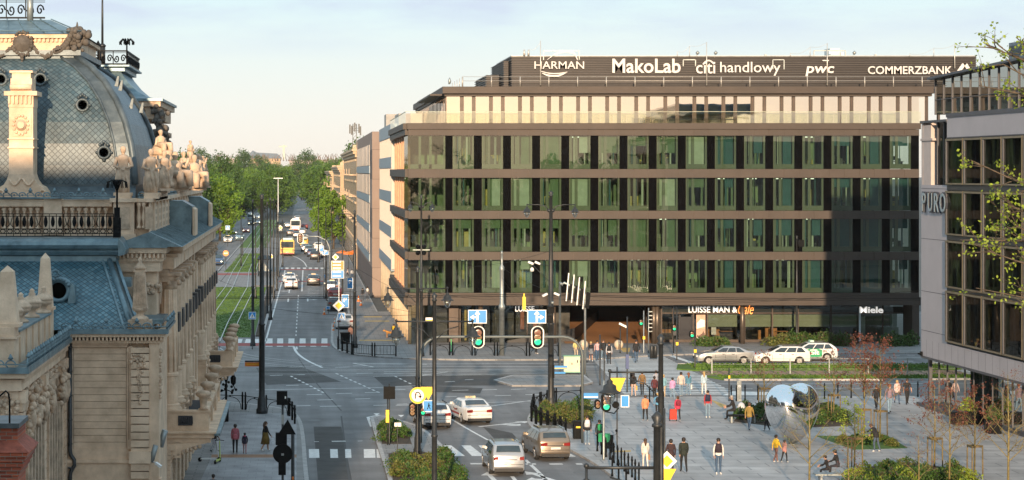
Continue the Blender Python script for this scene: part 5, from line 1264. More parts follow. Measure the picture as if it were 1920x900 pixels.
# --- balconies on the street front
def balcony(y0, y1, z=3.5, xo=-4.25):
 b, r, m = MB(), MB(), MB()
 b.box(PX - .3, y0 - .2, z - .12, xo + .22, y1 + .2, z + .10); b.box(PX - .3, y0 - .05, z - .35, xo + .05, y1 + .05, z - .122); b.box(PX - .3, y0 - .35, z + .102, xo + .32, y1 + .35, z + .17)
 b.box(PX - .3, y0, z + .17, xo - .5, y0 + .22, z + 1.0); b.box(PX - .3, y0 - .05, z + 1.002, xo + .05, y0 + .3, z + 1.1); m.box(PX + .55, y0 - .03, z + .42, xo - .75, y0 - .002, z + .86)
 for k in range(6): m.tube([(PX + .65 + k * .11, y0 - .05, z + .5), (PX + .75 + k * .09, y0 - .05, z + .8)], .02, 4)
 n = max(2, int((y1 - y0) / 3.2));
 for i in range(n + 1):
  y = y0 + (y1 - y0) * i / n; b.box(xo - .5, y - .25 + (.25 if i == 0 else 0), z + .17, xo - .02, y + .3, z + 1.15)
  r.cut(); r.lathe([(.2, 0), (.14, .1), (.17, .4), (.20, .5), (.34, .62), (.36, .72), (.25, .80), (.05, .84)], (xo - .26, y + .05, z + 1.15), 14)
  b.box(PX - .2, y - .2, z - 1.0, PX + .7, y + .25, z - .36); b.extr([(PX - .3, z - 1.5), (PX + .2, z - 1.3), (PX + .5, z - .8), (PX + 1.2, z - .5), (xo - .1, z - .36), (PX - .3, z - .36)], 'y', y - .12, y + .22)
  for q in range(8): r.ball((PX + .2 + q * .19, y - .13, z - 1.0 + q * .07), .1, 6)
 for i in range(n):
  ya, yb = y0 + (y1 - y0) * i / n + .3, y0 + (y1 - y0) * (i + 1) / n - .25; b.box(xo - .4, ya, z + .17, xo - .1, yb, z + .35); b.box(xo - .45, ya, z + .95, xo - .05, yb, z + 1.1)
  k = ya + .2
  while k < yb: baluster(r, xo - .25, k, z + .35, .6, .1, 6); k += .3
 m.box(PX, y0 + .3, z + .175, xo - .55, y1, z + .20)
 o = pb('balcony', M_stone, b); pb('balcony_baluster', M_stone2, r, o); pb('balcony_floor', M_lattice if False else mat('balcony_dark', (.03, .03, .035), .7), m, o)
balcony(90.9, 103); balcony(121, 131)
# teal ledge below the first balcony, lamp bracket and floodlights
b = MB(); b.box(-4.0, 90.6, 3.5, -3.75, 103.3, 3.60); pb('balcony_flashing', M_lead, b)
b = MB()
for px, py, yy in ((305, 822, 85), (288, 850, 84)): b.cut(); x, y, z = W(px, py, yy); b.tube([(x - .1, y, z - .35), (x + .1, y, z + .35)], [.13, .13], 8)
pb('roll_capping', M_grey, b)
b = MB(); x, y, z = W(292, 868, 83.6); b.bar((x, y, z), (x + .22, y - .1, z - .14), .13, .1); b.bar((x - .1, y + .2, z + .02), (x, y, z), .04); mono('security_camera', b, M_sw, 'small white camera fixed low on the corner of the palace wall', 'camera', off=(x, y, z))
# --- statues
def statue(px, py_base, py_top, Y, seed=0, label='', arm=0, sit=False, rz=0):
 x, y, z = W(px, py_base, Y); H = (py_base - py_top) / FPX * Y; rnd = random.Random(seed); b = MB()
 if sit:
  b.lathe([(.50, 0), (.46, .2), (.34, .4), (.25, .55), (.20, .70), (.23, .82), (.12, .93), (.06, .95)], (0, 0, 0), 12)
  b.tube([(.0, -.1, .45), (.15, -.5, .5), (.16, -.55, .05)], [.2, .15, .1], 8); b.tube([(-.15, -.05, .45), (-.2, -.45, .45), (-.2, -.5, .0)], [.2, .15, .1], 8); hz_ = 1.04
 else:
  b.lathe([(.22, 0), (.24, .1), (.22, .45), (.24, .80), (.22, .95), (.17, 1.10), (.21, 1.28), (.22, 1.38), (.14, 1.47), (.06, 1.50)], (0, 0, 0), 14)
  b.tube([(-.09, -.02, .9), (-.12, -.16, .5), (-.10, -.12, .05)], [.15, .12, .10], 8); hz_ = 1.60
 sh = hz_ - .22
 for s in (-1, 1):
  if arm == s: b.tube([(s * .2, 0, sh), (s * .34, -.12, sh - .12), (s * .40, -.2, sh + .2)], [.08, .065, .045], 7)
  else: b.tube([(s * .2, 0, sh), (s * .31, -.02, sh - .33), (s * .12, -.24, sh - .42)], [.08, .065, .045], 7)
 b.tube([(0, 0, hz_ - .14), (0, -.01, hz_)], [.06, .055], 7); b.lathe([(.02, -.14), (.075, -.1), (.10, 0), (.105, .06), (.07, .13), (.02, .15)], (0, -.01, hz_ + .06), 10); b.ball((0, .05, hz_ + .10), .09, 7)
 for k in range(9):
  a = rnd.uniform(0, 6.28); r = .23 if not sit else .3; z0 = rnd.uniform(.5, .95) if not sit else rnd.uniform(.2, .5)
  b.tube([(r * math.cos(a), r * math.sin(a), z0), (r * 1.08 * math.cos(a + .3), r * 1.08 * math.sin(a + .3), z0 * .5), (r * .95 * math.cos(a + .45), r * .95 * math.sin(a + .45), .02)], [.045, .06, .05], 5)
 b.tube([(.22, .0, .98), (0, -.24, .88), (-.22, -.05, .98), (0, .2, 1.02), (.22, 0, .98)], .06, 6) if not sit else None
 b.box(-.32, -.3, -.10, .32, .3, 0.02)
 k_ = H / (hz_ + .21)
 o = mono('statue', b, M_stone2, label, 'statue', loc=(x, y, z), rz=rz); o.scale = (k_ * 1.1, k_ * 1.1, k_); return o
statue(231, 362, 274, 90.4, 1, 'draped sandstone statue alone at the inner corner of the palace attic')
statue(283, 362, 279, 90.5, 2, 'robed sandstone statue with a cap at the outer corner of the palace attic', 0, False, .3)
statue(308, 354, 283, 92.5, 3, 'sandstone statue leaning beside the urn column, second on the street side', -1, False, .5)
statue(328, 352, 284, 95, 4, 'sandstone statue right of the urn column, bent forwards', 1, True, .8)
statue(344, 350, 284, 98, 5, 'sandstone figure with raised bearing, last of the nearer group', 0, False, 1.2)
statue(301, 290, 243, 96.5, 6, 'pale seated stone figure raised above the nearer statue group', 0, True, .8)
statue(357, 305, 263, 112, 7, 'pale stone woman standing highest in the farther statue group', 0, False, .9)
statue(364, 352, 290, 110, 8, 'draped stone figure leaning left in the farther statue group', -1, True, .6)
statue(371, 350, 288, 114, 9, 'draped standing stone figure in the middle of the farther statue group', 1, False, .6)
statue(381, 349, 294, 118, 10, 'stone figure at the far right end of the palace statues', 0, False, 1.0)
for px, pb_, pt_, Y, lab in ((315, 350, 282, 93.5, 'fluted urn column among the nearer palace statues'), (376, 346, 292, 115, 'slender urn column among the farther palace statues')):
 x, y, z = W(px, pb_, Y); H = (pb_ - pt_) / FPX * Y; b = MB(); b.lathe([(r, h * H) for r, h in ((.28, 0), (.28, .1), (.18, .15), (.24, .35), (.26, .55), (.14, .62), (.16, .72), (.24, .8), (.16, .86), (.24, .94), (.2, 1.0))], (0, 0, 0), 12); mono('stone_urn', b, M_stone2, lab, 'urn', loc=(x, y, z))
b = MB(); b.box(XA(270, 91), 91, 14.0, PX - .45, 99, 14.3); b.box(-8.0, 108, 14.0, PX - .5, 120, 14.4); b.box(XA(290, 95), 95.6, 14.3, XA(312, 95), 97.5, 16.05); b.box(XA(350, 111), 111, 14.4, XA(364, 111), 113, 15.75); pb('statue_plinth', M_stone2, b)
b = MB(); b.box(XA(217, 90.1), 90, 14.1, XA(245, 90.1), 90.8, 14.37); b.box(XA(270, 90.1), 90.05, 14.1, XA(297, 90.1), 90.9, 14.37); pb('statue_plinth', M_stone, b)
# --- brick chimney stack in the near corner
M_brick = tiled('brick', (.50, .125, .06), (.27, .06, .035), (.30, .24, .19), .26, .085, (R(90), 0, 0), coords='Object', rough=.85, msize=.008, bump=.8, stain=.3)
t = thing('brick_chimney', 'red brick chimney stack with a flared brick collar in the near left corner', 'chimney', (-7.0, 45.6, 0)); o_ = t.location.copy()
xr = XA(33, 45); b = MB(); b.box(-9, 45, 0, xr, 46.3, ZA(800, 45)); b.build('stack', M_brick, t, o_)
b = MB(); zc_ = ZA(848, 44.8)
for k in range(5): e = .24 - k * .05; b.box(-9, 45 - e, zc_ - .11 * (k + 1), xr + e, 46.4, zc_ - .11 * k - .012)
b.build('collar', M_brick, t, o_)
b = MB(); b.face([(-9, 44.72, zc_), (xr + .29, 44.72, zc_), (xr, 45, zc_ + .22), (-9, 45, zc_ + .22)]); b.face([(xr + .29, 44.72, zc_), (xr + .29, 46.4, zc_), (xr, 46.3, zc_ + .22), (xr, 45, zc_ + .22)]); b.face([(-9, 44.72, zc_), (xr + .29, 44.72, zc_), (xr + .29, 46.4, zc_), (-9, 46.4, zc_)][::-1])
b.build('collar_tiles', mat('clay_tile', (.32, .085, .05), .8, var=.35, scale=5, bump=.6), t, o_)
b = MB(); b.box(-9.1, 44.9, ZA(802, 45), xr + .05, 46.4, ZA(793, 45)); b.build('cap', M_leadg, t, o_)
b = MB(); b.tube([W(-12, 752, 44.6), W(0, 742, 44.6), W(11, 733, 44.6), W(16, 738, 44.6), W(18, 750, 44.6), W(18, 797, 45)], .022, 6); mono('bent_rod', b, M_black, 'thin black bent rod rising from the brick chimney cap', 'rod', off=W(18, 797, 45))
# ================================================================== RIGHT BUILDING (grey panels, box windows)
QX, QY = 40.2, 132.0; QD = Vector((.0321, -1, 0)).normalized()     # its street side runs toward the viewer
QN = Vector((QD.y, -QD.x, 0))                                     # outward, to the west
if QN.x > 0: QN = -QN
def qp(s, z, out=0): return Vector((QX, QY, 0)) + QD * s + QN * out + Vector((0, 0, z))
def qs(px, Y=None): # distance along the front of a sighting
 u = (px - U0) / FPX; return ((QX - u * QY) / (-u * QD.y * -1 - QD.x)) if False else (u * QY - QX) / (QD.x - u * QD.y)
def qbox(b, s0, s1, z0, z1, o0, o1, m=0):
 c = [qp(s, z, o) for z in (z0, z1) for s, o in ((s0, o0), (s1, o0), (s1, o1), (s0, o1))]
 k = b._add(c)
 for q in ((0, 3, 2, 1), (4, 5, 6, 7), (0, 1, 5, 4), (1, 2, 6, 5), (2, 3, 7, 6), (3, 0, 4, 7)): b.f.append(tuple(k + i for i in q)); b.m.append(m); b.s.append(False); b.uv.append(None)
HT = thing('hotel_building', 'pale grey hotel with rows of projecting brass framed windows and a glass top floor', 'building', (QX, QY, 0)); HO = HT.location.copy()
def hb(n, m, b, p=None): return b.build(n, m, p or HT, HO)
M_gp = mat('grey_panel', (.40, .37, .38), .65, var=.06, scale=.5, bump=.05)
M_gpd = mat('dark_grey_trim', (.09, .09, .10), .5, .3, var=.1)
M_brass = mat('brass_frame', (.26, .21, .14), .42, .5, var=.12)
M_hg = glass('hotel_glass', (.14, .19, .22), .09, .01, .05, .5, .10)
M_hgr = glass('mirror_glass', (.10, .12, .12), .36, .006, .02, .5, .35)
SEND = 50.0
def soff(s): return 3.35
zrow = [(17.35, 14.5), (14.1, 11.35), (11.0, 8.05), (7.85, 4.65)]
sw0 = qs(1776)
b = MB()
qbox(b, 0, sw0 - .05, 3.35, 14.45, -.3, 0); qbox(b, sw0 - .05, SEND, 3.35, 4.5, -.3, 0)
for (a, c), (a2, c2) in zip(zrow, zrow[1:]): qbox(b, sw0 - .05, SEND, a2 + .05, c - .05, -.3, -.12)
qbox(b, qs(1777), SEND, 17.45, 18.7, -.3, .05)
hb('wall', M_gp, b)
b = MB(); qbox(b, 0, SEND, 3.2, 3.345, -6, .02); qbox(b, qs(1777), SEND, 18.702, 18.95, -.5, .12); qbox(b, qs(1777), SEND, 17.38, 17.448, -.3, .1)
for z in (14.2, 10.95, 7.55, 5.0): qbox(b, .02, sw0 - .1, z, z + .035, -.02, .004)
for k in range(30): qbox(b, 1.0 + k * 1.15, 1.02 + k * 1.15, 3.36, 4.45, 0, .004)
hb('joint_trim', M_gpd, b)
# window boxes
pit = 3.15; k = 0
for r, (a, c) in enumerate(zrow):
 for k in range(6):
  s0 = sw0 + k * pit; f = MB(); d = .14
  qbox(f, s0, s0 + .10, c, a, -.3, d); qbox(f, s0 + pit - .20, s0 + pit - .12, c, a, -.3, d); qbox(f, s0 + .101, s0 + pit - .201, a - .12, a, -.3, d); qbox(f, s0 + .101, s0 + pit - .201, c, c + .10, -.3, d)
  o = hb('window', M_brass, f); p = MB(); p.face([qp(s0 + .10, c + .1, .06), qp(s0 + pit - .20, c + .1, .06), qp(s0 + pit - .20, a - .12, .06), qp(s0 + .10, a - .12, .06)]); hb('pane', M_hg, p, o)
  g = MB(); qbox(g, s0 + .105, s0 + .2, c + .1, a - .12, .07, .14); hb('casement', M_gpd, g, o)
b = MB()
for (a, c), (a2, c2) in zip(zrow, zrow[1:]): qbox(b, sw0, SEND, a2 + .04, c - .04, -.12, .02)
hb('spandrel', mat('spandrel_dark', (.03, .032, .036), .4), b)
b = MB()
for a, c in zrow: qbox(b, sw0, SEND, c - .2, c, -6, -.3); qbox(b, sw0, SEND, a, a + .15, -6, -.3)
qbox(b, 0, SEND, 3.36, 18.6, -6.3, -6.05); hb('floor_slab', mat('hotel_interior', (.12, .115, .10), .9, var=.5, scale=.3), b)
b = MB()
for r, (a, c) in enumerate(zrow):
 for k in range(6):
  s0 = sw0 + k * pit; b.cut()
  qbox(b, s0 + .3, s0 + random.uniform(.5, .9), c + .1, a - .15, -.5, -.42);
  if random.random() < .6: qbox(b, s0 + 1.2, s0 + 2.6, c + .1, c + random.uniform(.5, 1.3), -2.2, -1.6)
  if random.random() < .5: qbox(b, s0, s0 + .1, c, a, -5, -.5)
hb('curtain', mat('hotel_curtain', (.30, .30, .28), .8, var=.3), b)
# north side return and top corner glazing
b = MB(); b.box(QX + .02, QY - .3, 3.36, QX + 26, QY - .02, 18.6)
qbox(b, .0, qs(1745), 14.45, 18.3, -.4, -.02); qbox(b, .0, qs(1750), 17.3, 17.45, -.3, .06); hb('north_wall', mat('pinkish_panel', (.50, .42, .38), .65, var=.05), b)
b = MB(); b.face([qp(qs(1752), 14.48, -.25), qp(sw0 - .05, 14.48, -.25), qp(sw0 - .05, 18.4, -.25), qp(qs(1752), 18.4, -.25)]); hb('corner_glazing', M_hg, b)
b = MB()
for px in (1752, 1764): qbox(b, qs(px), qs(px) + .08, 14.48, 18.6, -.3, -.15)
qbox(b, 0, qs(1777), 18.45, 18.6, -.4, .1); hb('mullion', M_gpd, b)
# glass top storey, its roof rising toward the viewer
s0, s1 = qs(1744), 22
g, m_, rf = MB(), MB(), MB()
def ztop(s): return 21.35 + (s - s0) * .03
n = 16
g.face([qp(s0, 18.96, -.35), qp(s1, 18.96, -.35), qp(s1, ztop(s1) - .12, -.35), qp(s0, ztop(s0) - .12, -.35)])
g.face([qp(s0, 18.96, -8), qp(s0, 18.96, -.35), qp(s0, ztop(s0) - .12, -.35), qp(s0, ztop(s0) - .12, -8)])
for k in range(15):
 s = s0 + k * 1.55; m_.cut(); qbox(m_, s, s + .06, 18.96, ztop(s) - .12, -.36, -.28)
 if k < 5: v = qp(s0, 18.96, -.35 - k * 1.9); m_.box(v.x - .03, v.y, 18.96, v.x + .03, v.y + .08, ztop(s0) - .12)
qbox(m_, s0, s1, 19.9, 19.94, -.36, -.30)
P = [qp(s0 - .2, ztop(s0), .15), qp(s1, ztop(s1), .15), qp(s1, ztop(s1), -9), qp(s0 - .2, ztop(s0), -9)]
rf.face(P); rf.face([p - Vector((0, 0, .14)) for p in P][::-1])
for i in range(4): j = (i + 1) % 4; rf.face([P[i] - Vector((0, 0, .14)), P[j] - Vector((0, 0, .14)), P[j], P[i]])
o = hb('top_glazing', M_hgr, g); hb('mullion', M_gpd, m_, o); hb('top_roof', mat('hotel_roof', (.07, .08, .10), .4, .5), rf)
b = MB(); qbox(b, s0 + 2, s1, 18.6, 18.95, -9, -.4); qbox(b, s0 + 1.5, s1, 18.96, 21.4, -5.2, -5); hb('top_floor', mat('hotel_interior', (.12, .115, .10), .9), b)
b = MB()
for k in range(4): qbox(b, s0 + 5, s1 + 8, 22.2 + k * .2, 22.66 + k * .2, -12, -3.2)
qbox(b, s0 + 5.05, s1 + 8, 22.0, 23.2, -11.9, -3.3); hb('roof_louvre', mat('louvre_blue', (.12, .16, .20), .4, .4), b)
# letters on the corner, ribs like a record label font
b, c = MB(), MB()
def letter(s_mid, body, wd, m):
 v = qp(s_mid, 13.35, .12); M = Matrix(((QD.x, 0, QN.x, v.x), (QD.y, 0, QN.y, v.y), (0, 1, 0, v.z), (0, 0, 0, 1)))
 add_text(m, body, 1, M, .16, width=wd + .1, height=1.34, offset=.03); add_text(c, body, 1, Matrix.Translation(QN * .1) @ M, .02, width=wd, height=1.2, offset=.005)
ss = [qs(1731) - .1, qs(1742) - .05, qs(1753.5), qs(1765)]
for ch, s, wd in zip('PURO', ss, (.75, .9, .95, 1.15)): letter(s + .8, ch, wd * .9, b)
o = hb('letters', mat('letter_dark', (.04, .045, .06), .4), b); hb('letter_rib', mat('letter_rib', (.27, .34, .38), .4), c, o)
# ground-floor glazing: plinth, panes, entrance
g, m_ = MB(), MB(); zg0 = .12; GO = -.55
sE0, sE1 = qs(1803), qs(1860)
for (a, c) in ((.2, sE0), (sE1, SEND)): g.face([qp(a, zg0 + .3, GO), qp(c, zg0 + .3, GO), qp(c, 3.2, GO), qp(a, 3.2, GO)])
s = .2
while s < SEND: qbox(m_, s, s + .07, zg0, 3.2, GO - .02, GO + .05); s += 1.55
qbox(m_, .1, SEND, zg0, zg0 + .3, GO - .05, GO + .12); qbox(m_, .1, qs(1812), 0.1, .34, GO, GO + .9); qbox(m_, .0, .25, .1, 3.2, GO - .2, GO + .1)
v = qp(0.2, 0, GO); m_.box(v.x, v.y - .02, .1, v.x + 5, v.y + .05, .4)
M_hg2 = glass('street_glass', (.10, .12, .12), .60, .006, .02, .5, .35); o = hb('ground_floor_frame', M_gpd, m_); hb('pane', M_hg2, g, o)
g = MB(); g.face([qp(.2, .4, -5), qp(.2, .4, GO), qp(.2, 3.2, GO), qp(.2, 3.2, -5)]); hb('pane', M_hgr, g, o)
g, m_ = MB(), MB(); g.face([qp(sE0, .15, GO - 1.2), qp(sE1, .15, GO - 1.2), qp(sE1, 3.2, GO - 1.2), qp(sE0, 3.2, GO - 1.2)]); g.face([qp(sE0, .15, GO), qp(sE0, .15, GO - 1.2), qp(sE0, 3.2, GO - 1.2), qp(sE0, 3.2, GO)])
for k in range(5): s = sE0 + k * (sE1 - sE0) / 4; qbox(m_, s - .04, s + .04, .15, 3.2, GO - 1.25, GO - 1.15)
o = hb('entrance', M_gpd, m_); hb('pane', M_wg, g, o)
b = MB()
for z in (.9, 1.5, 2.1): qbox(b, sE0 + .3, sE1 - .2, z, z + .04, GO - 2.3, GO - 1.9)
for k in range(30): s = random.uniform(sE0 + .4, sE1 - .4); z = random.choice((.94, 1.54, 2.14)); qbox(b, s, s + .09, z, z + .28, GO - 2.2, GO - 2.1)
hb('bar_shelf', mat('shelf_green', (.05, .16, .12), .5, var=.4), b)
b = MB(); qbox(b, .3, SEND, .12, .14, -6, GO - .1); hb('ground_floor_slab', mat('hotel_floor', (.10, .10, .10), .6), b)
b = MB(); x, y, z = W(1728, 665, QY); b.box(x - .12, y - .3, z - .05, x + .12, y, z + .22); b.bar((x, y - .1, z), (x - .3, y - .3, z + .1), .1); mono('wall_lamp', b, M_black, 'small dark fitting under the corner of the grey hotel', 'lamp', off=(x, y, z))
b = MB(); x0 = QX + 2; b.box(x0 + 4, 60, 3, QX + 30, QY - .5, 18.5); hb('core', M_gpd, b)
# ================================================================== BUILDINGS AND TREES BEHIND THE VIEWER (they cast the long shadow and fill the reflections)
t = thing('tower_block', 'tall plain block standing behind the viewpoint, out of the picture', 'building', (-40, -28, 0)); o_ = t.location.copy()
b = MB(); b.box(-75, -34, 0, -14.4, -20, 35); b.box(-75, -33.5, 35, -40, -21, 36.5); b.build('wall', mat('behind_plaster', (.30, .27, .24), .9), t, o_)
b = MB()
for f in range(10):
 for k in range(10): b.cut(); b.box(-74 + k * 3.5, -20.02, 2 + f * 3.3, -72.3 + k * 3.5, -19.97, 3.7 + f * 3.3)
b.build('window', M_glassd, t, o_)
# ================================================================== VEGETATION
def leaf(b, p, s, rnd, m=0):
 u = Vector((rnd.gauss(0, 1), rnd.gauss(0, 1), rnd.gauss(0, 1))).normalized(); v = u.orthogonal().normalized(); v = (v * math.cos(rnd.random() * 6) + u.cross(v) * math.sin(rnd.random() * 6)).normalized()
 w_ = u.cross(v); a, c = s * rnd.uniform(.6, 1.2), s * rnd.uniform(.4, .8)
 b.face([p - v * a, p - w_ * c, p + v * a, p + w_ * c], m)
def make_tree(name, label, h, r, nclump, nleaf, ls, ml, loc, seed, trunk_h=.3, tr=.3, group=None, cat='tree', flat=.8):
 rnd = random.Random(seed); t = thing(name, label, cat, loc, 0, group)
 b = MB(); b.tube([(0, 0, 0), (.1, 0, h * trunk_h), (0, .1, h * .6), (0, 0, h * .85)], [tr, tr * .75, tr * .45, tr * .12], 8)
 cl = []
 for k in range(nclump):
  while 1:
   p = Vector((rnd.uniform(-1, 1), rnd.uniform(-1, 1), rnd.uniform(-1, 1)))
   if .25 < p.length < 1: break
  cz = h * (trunk_h + 1) / 2; hh = h * (1 - trunk_h) / 2
  q = Vector((p.x * r, p.y * r, cz + p.z * hh)); q.x *= 1 - .25 * max(0, p.z); cl.append((q, r * rnd.uniform(.16, .34)))
 for q, cr in cl[:14]: b.tube([(0, 0, h * trunk_h * rnd.uniform(.7, 1.2)), tuple(q * .6 + Vector((0, 0, h * .12))), tuple(q)], [tr * .4, tr * .22, tr * .06], 5)
 b.build('trunk', M_bark, t)
 c = MB()
 for q, cr in cl:
  for j in range(nleaf):
   d = Vector((rnd.gauss(0, 1), rnd.gauss(0, 1), rnd.gauss(0, 1) * flat)).normalized() * cr * rnd.random() ** .35; leaf(c, q + d, ls, rnd)
 c.build('crown', ml, t); return t
PTREES = [make_tree('park_tree', 'park tree', h, r, 80, 75, .36, m, (0, 0, 0), i, .12, .35, group='trees massed in the park beyond the street')
          for i, (h, r, m) in enumerate(((15, 6.2, M_leafA), (17, 6.5, M_leafB), (19, 7, M_leafC), (16, 7.2, M_leafB), (14, 5.5, M_leafA)))]
spots = []
rnd = random.Random(5)
def lim(px, Y): return XA(px, Y)
for Y in (330, 352, 378, 405, 440, 480, 530, 590, 660, 740, 830, 940):      # left of the western carriageway
 n = 4 if Y < 420 else 6
 for k in range(n):
  x = (-28 if Y < 420 else -23.5) - k * 9.5 + rnd.uniform(-2, 2)
  spots.append((x, Y + rnd.uniform(-6, 6), rnd.uniform(.72, .86) if Y < 420 else rnd.uniform(.92, 1.12)))
for Y in (690, 730, 790, 850, 930, 1010, 1100):                             # between the carriageways and at the road's end
 for x in (-9.5, -15, -20.5, -26): spots.append((x + rnd.uniform(-1, 1), Y + rnd.uniform(-8, 8), rnd.uniform(.8, 1.15)))
for Y in (665, 720, 790, 870, 960, 1060, 1160):
 for k in range(5): spots.append((6.5 + k * 8 + rnd.uniform(-1, 2), Y + rnd.uniform(-9, 9), rnd.uniform(1.0, 1.25)))
for Y in (1240, 1330):
 for x in range(-150, 60, 10): spots.append((x + rnd.uniform(-3, 3), Y + rnd.uniform(-20, 20), rnd.uniform(1.25, 1.5)))
for x, Y in ((12, 560), (16, 600), (22, 520), (21, 640)): spots.append((x, Y, 1.25))
used = [0] * 5; first = {}
for i, (x, Y, s) in enumerate(spots):
 k = rnd.randrange(5) if Y > 420 else rnd.choice([0, 1, 4])
 lab = 'green tree merged with its neighbours in the park beyond the street'
 if k not in first: o = PTREES[k]; first[k] = 1; o.location = (x, Y, 0); o.rotation_euler = (0, 0, rnd.uniform(0, 6)); o.scale = (s, s, s); o['label'] = lab
 else: o = copy_tree(PTREES[k], (x, Y, 0), rnd.uniform(0, 6), lab, scale=s)
make_tree('street_tree', 'round bright green tree on the street before the cream tenements', 11.5, 4.2, 60, 90, .26, M_leafA, (2.4 + 3.4, 400, 0), 21, .16, .22)
make_tree('street_tree', 'smaller green tree just behind the round one by the tenements', 9.5, 3.2, 50, 80, .26, M_leafA, (4.6, 428, 0), 22, .16, .2)
make_tree('street_tree', 'fresh yellow green tree left of the far carriageway, nearest to the palace statues', 14.5, 5.2, 80, 90, .32, M_leafA, (XA(412, 450), 450, 0), 23, .10, .3)
# far skyline: blue-roofed hall, crane, bare trees
t = thing('manor_building', 'distant hall with a steep blue grey roof on the skyline', 'building', (XA(495, 1450), 1450, 0)); o_ = t.location.copy(); Y = 1450
b = MB(); b.box(XA(467, Y), Y, 0, XA(526, Y), Y + 14, ZA(296, Y)); b.build('wall', mten, t, o_)
b = MB(); b.extr([(XA(465, Y), ZA(297, Y)), (XA(528, Y), ZA(297, Y)), (XA(520, Y), ZA(288, Y)), (XA(482, Y), ZA(286, Y)), (XA(474, Y), ZA(282, Y)), (XA(468, Y), ZA(288, Y))], 'y', Y - 1, Y + 15); b.build('roof', mat('blue_slate_far', (.10, .15, .21), .6), t, o_)
b = MB(); Y = 1700
b.bar(W(532, 300, Y), W(532, 272, Y), 1.6); b.bar(W(523, 275, Y), W(538, 274, Y), 1.0); mono('tower_crane', b, mat('crane_paint', (.45, .48, .40), .6), 'thin tower crane on the horizon', 'crane', off=W(532, 300, Y))
b = MB(); Y = 1420
for k in range(150):
 px = rnd.uniform(385, 640); b.tube([W(px, 302, Y), W(px + rnd.uniform(-3, 3), 296, Y), W(px + rnd.uniform(-5, 5), 291 - rnd.random() * 4, Y)], [.35, .2, .08], 4)
tag(b.build('bare_treetops', mat('far_twigs', (.20, .15, .12), .9)), 'fine brown bare treetops along the horizon', 'woodland', kind='stuff')
b = MB()
for k in range(9):
 px = rnd.uniform(380, 640); w_ = rnd.uniform(6, 16); Y = 1500 + k * 6; b.box(XA(px, Y), Y, 0, XA(px, Y) + w_, Y + 4, ZA(rnd.uniform(296, 300), Y))
tag(b.build('far_roofs', mat('far_roof', (.33, .27, .24), .8)), 'pale roofs of the town on the horizon', 'town', kind='stuff')
# trees behind the viewer, seen mirrored in the office glass
for i in range(13):
 copy_tree(PTREES[i % 5], (6 + i * 9 + rnd.uniform(-2, 2), -44 + rnd.uniform(-6, 6), 0), rnd.uniform(0, 6), 'tree behind the viewpoint mirrored in the office windows', 'trees behind the viewpoint', rnd.uniform(.95, 1.2) if i > 2 else .75)
# shrubs and beds
def shrub(label, x, y, r, h, ml, seed, n=560, ls=.062, z=.12, group=None, cat='shrub', name='shrub'):
 rnd = random.Random(seed); t = thing(name, label, cat, (x, y, z), 0, group); b = MB()
 for k in range(9): a = rnd.uniform(0, 6.28); b.tube([(0, 0, 0), (r * .4 * math.cos(a), r * .4 * math.sin(a), h * .5), (r * .7 * math.cos(a), r * .7 * math.sin(a), h * .85)], [.02, .015, .008], 4)
 b.build('stem', M_bark, t); c = MB()
 for k in range(n):
  a = rnd.uniform(0, 6.28); q = rnd.random() ** .5; zz = rnd.random(); rr = r * q * (1 - .45 * zz * zz) * (1.25 if rnd.random() < .08 else 1) * (1 + .2 * math.sin(a * 3 + seed)); leaf(c, Vector((rr * math.cos(a), rr * math.sin(a), .05 + h * zz * (1.05 - .35 * q))), ls, rnd, 1 if rnd.random() < .18 else 0)
 c.build('foliage', [ml, M_shrubY if rnd.random() < .5 else M_shrub], t); return t
def bed(pxs, m=M_soil, z=.13, name='planting_bed'):
 b = MB(); b.prism([G(x, y, z) for x, y in pxs], z - .06, z); struct(name, b, m)
bed([(716, 798), (735, 792), (764, 806), (772, 832), (716, 832)]); bed([(728, 850), (790, 846), (838, 856), (880, 900), (905, 960), (748, 960)])
bed([(1005, 770), (1100, 764), (1106, 796), (1068, 804), (1008, 792)]); bed([(1375, 790), (1400, 762), (1440, 765), (1455, 800)]); bed([(1500, 760), (1560, 752), (1600, 798), (1500, 802)])
bed([(1528, 817), (1665, 817), (1702, 840), (1600, 843)], M_grass); bed([(1590, 880), (1700, 866), (1800, 880), (1845, 905), (1845, 960), (1560, 960)])
k = 0
def cluster(pxs, n, ml, base, r=(.5, .8), h=(.5, .8), z=.13, group=None, seed=50):
 rnd = random.Random(seed); xs = [p[0] for p in pxs]; ys = [p[1] for p in pxs]; done = 0; tries = 0
 while done < n and tries < 4000:
  tries += 1; x, y = rnd.uniform(min(xs), max(xs)), rnd.uniform(min(ys), max(ys)); ins = False
  for i in range(len(pxs)):
   x1, y1 = pxs[i]; x2, y2 = pxs[i - 1]
   if (y1 > y) != (y2 > y) and x < (x2 - x1) * (y - y1) / (y2 - y1) + x1: ins = not ins
  if not ins: continue
  X, Y = G(x, y, z); m = ml[done % len(ml)] if isinstance(ml, list) else ml
  shrub(base, X, Y, rnd.uniform(*r), rnd.uniform(*h), m, seed + done, z=z, group=group); done += 1
cluster([(718, 804), (735, 798), (762, 812), (764, 830), (718, 830)], 9, M_shrub, 'low green shrub in the small upper bed of the traffic island', group='shrubs in the upper island bed', seed=60)
cluster([(734, 858), (790, 852), (836, 862), (875, 905), (890, 940), (756, 940)], 34, [M_shrub, M_shrub, M_shrubY], 'leafy shrub in the large lower bed of the traffic island', group='shrubs in the lower island bed', seed=100)
cluster([(1012, 776), (1100, 768), (1100, 792), (1066, 800), (1014, 790)], 18, [M_shrubY, M_shrub], 'golden green shrub behind the curved fence at the plaza corner', (.5, .8), (.8, 1.2), group='shrubs in the plaza corner bed', seed=160)
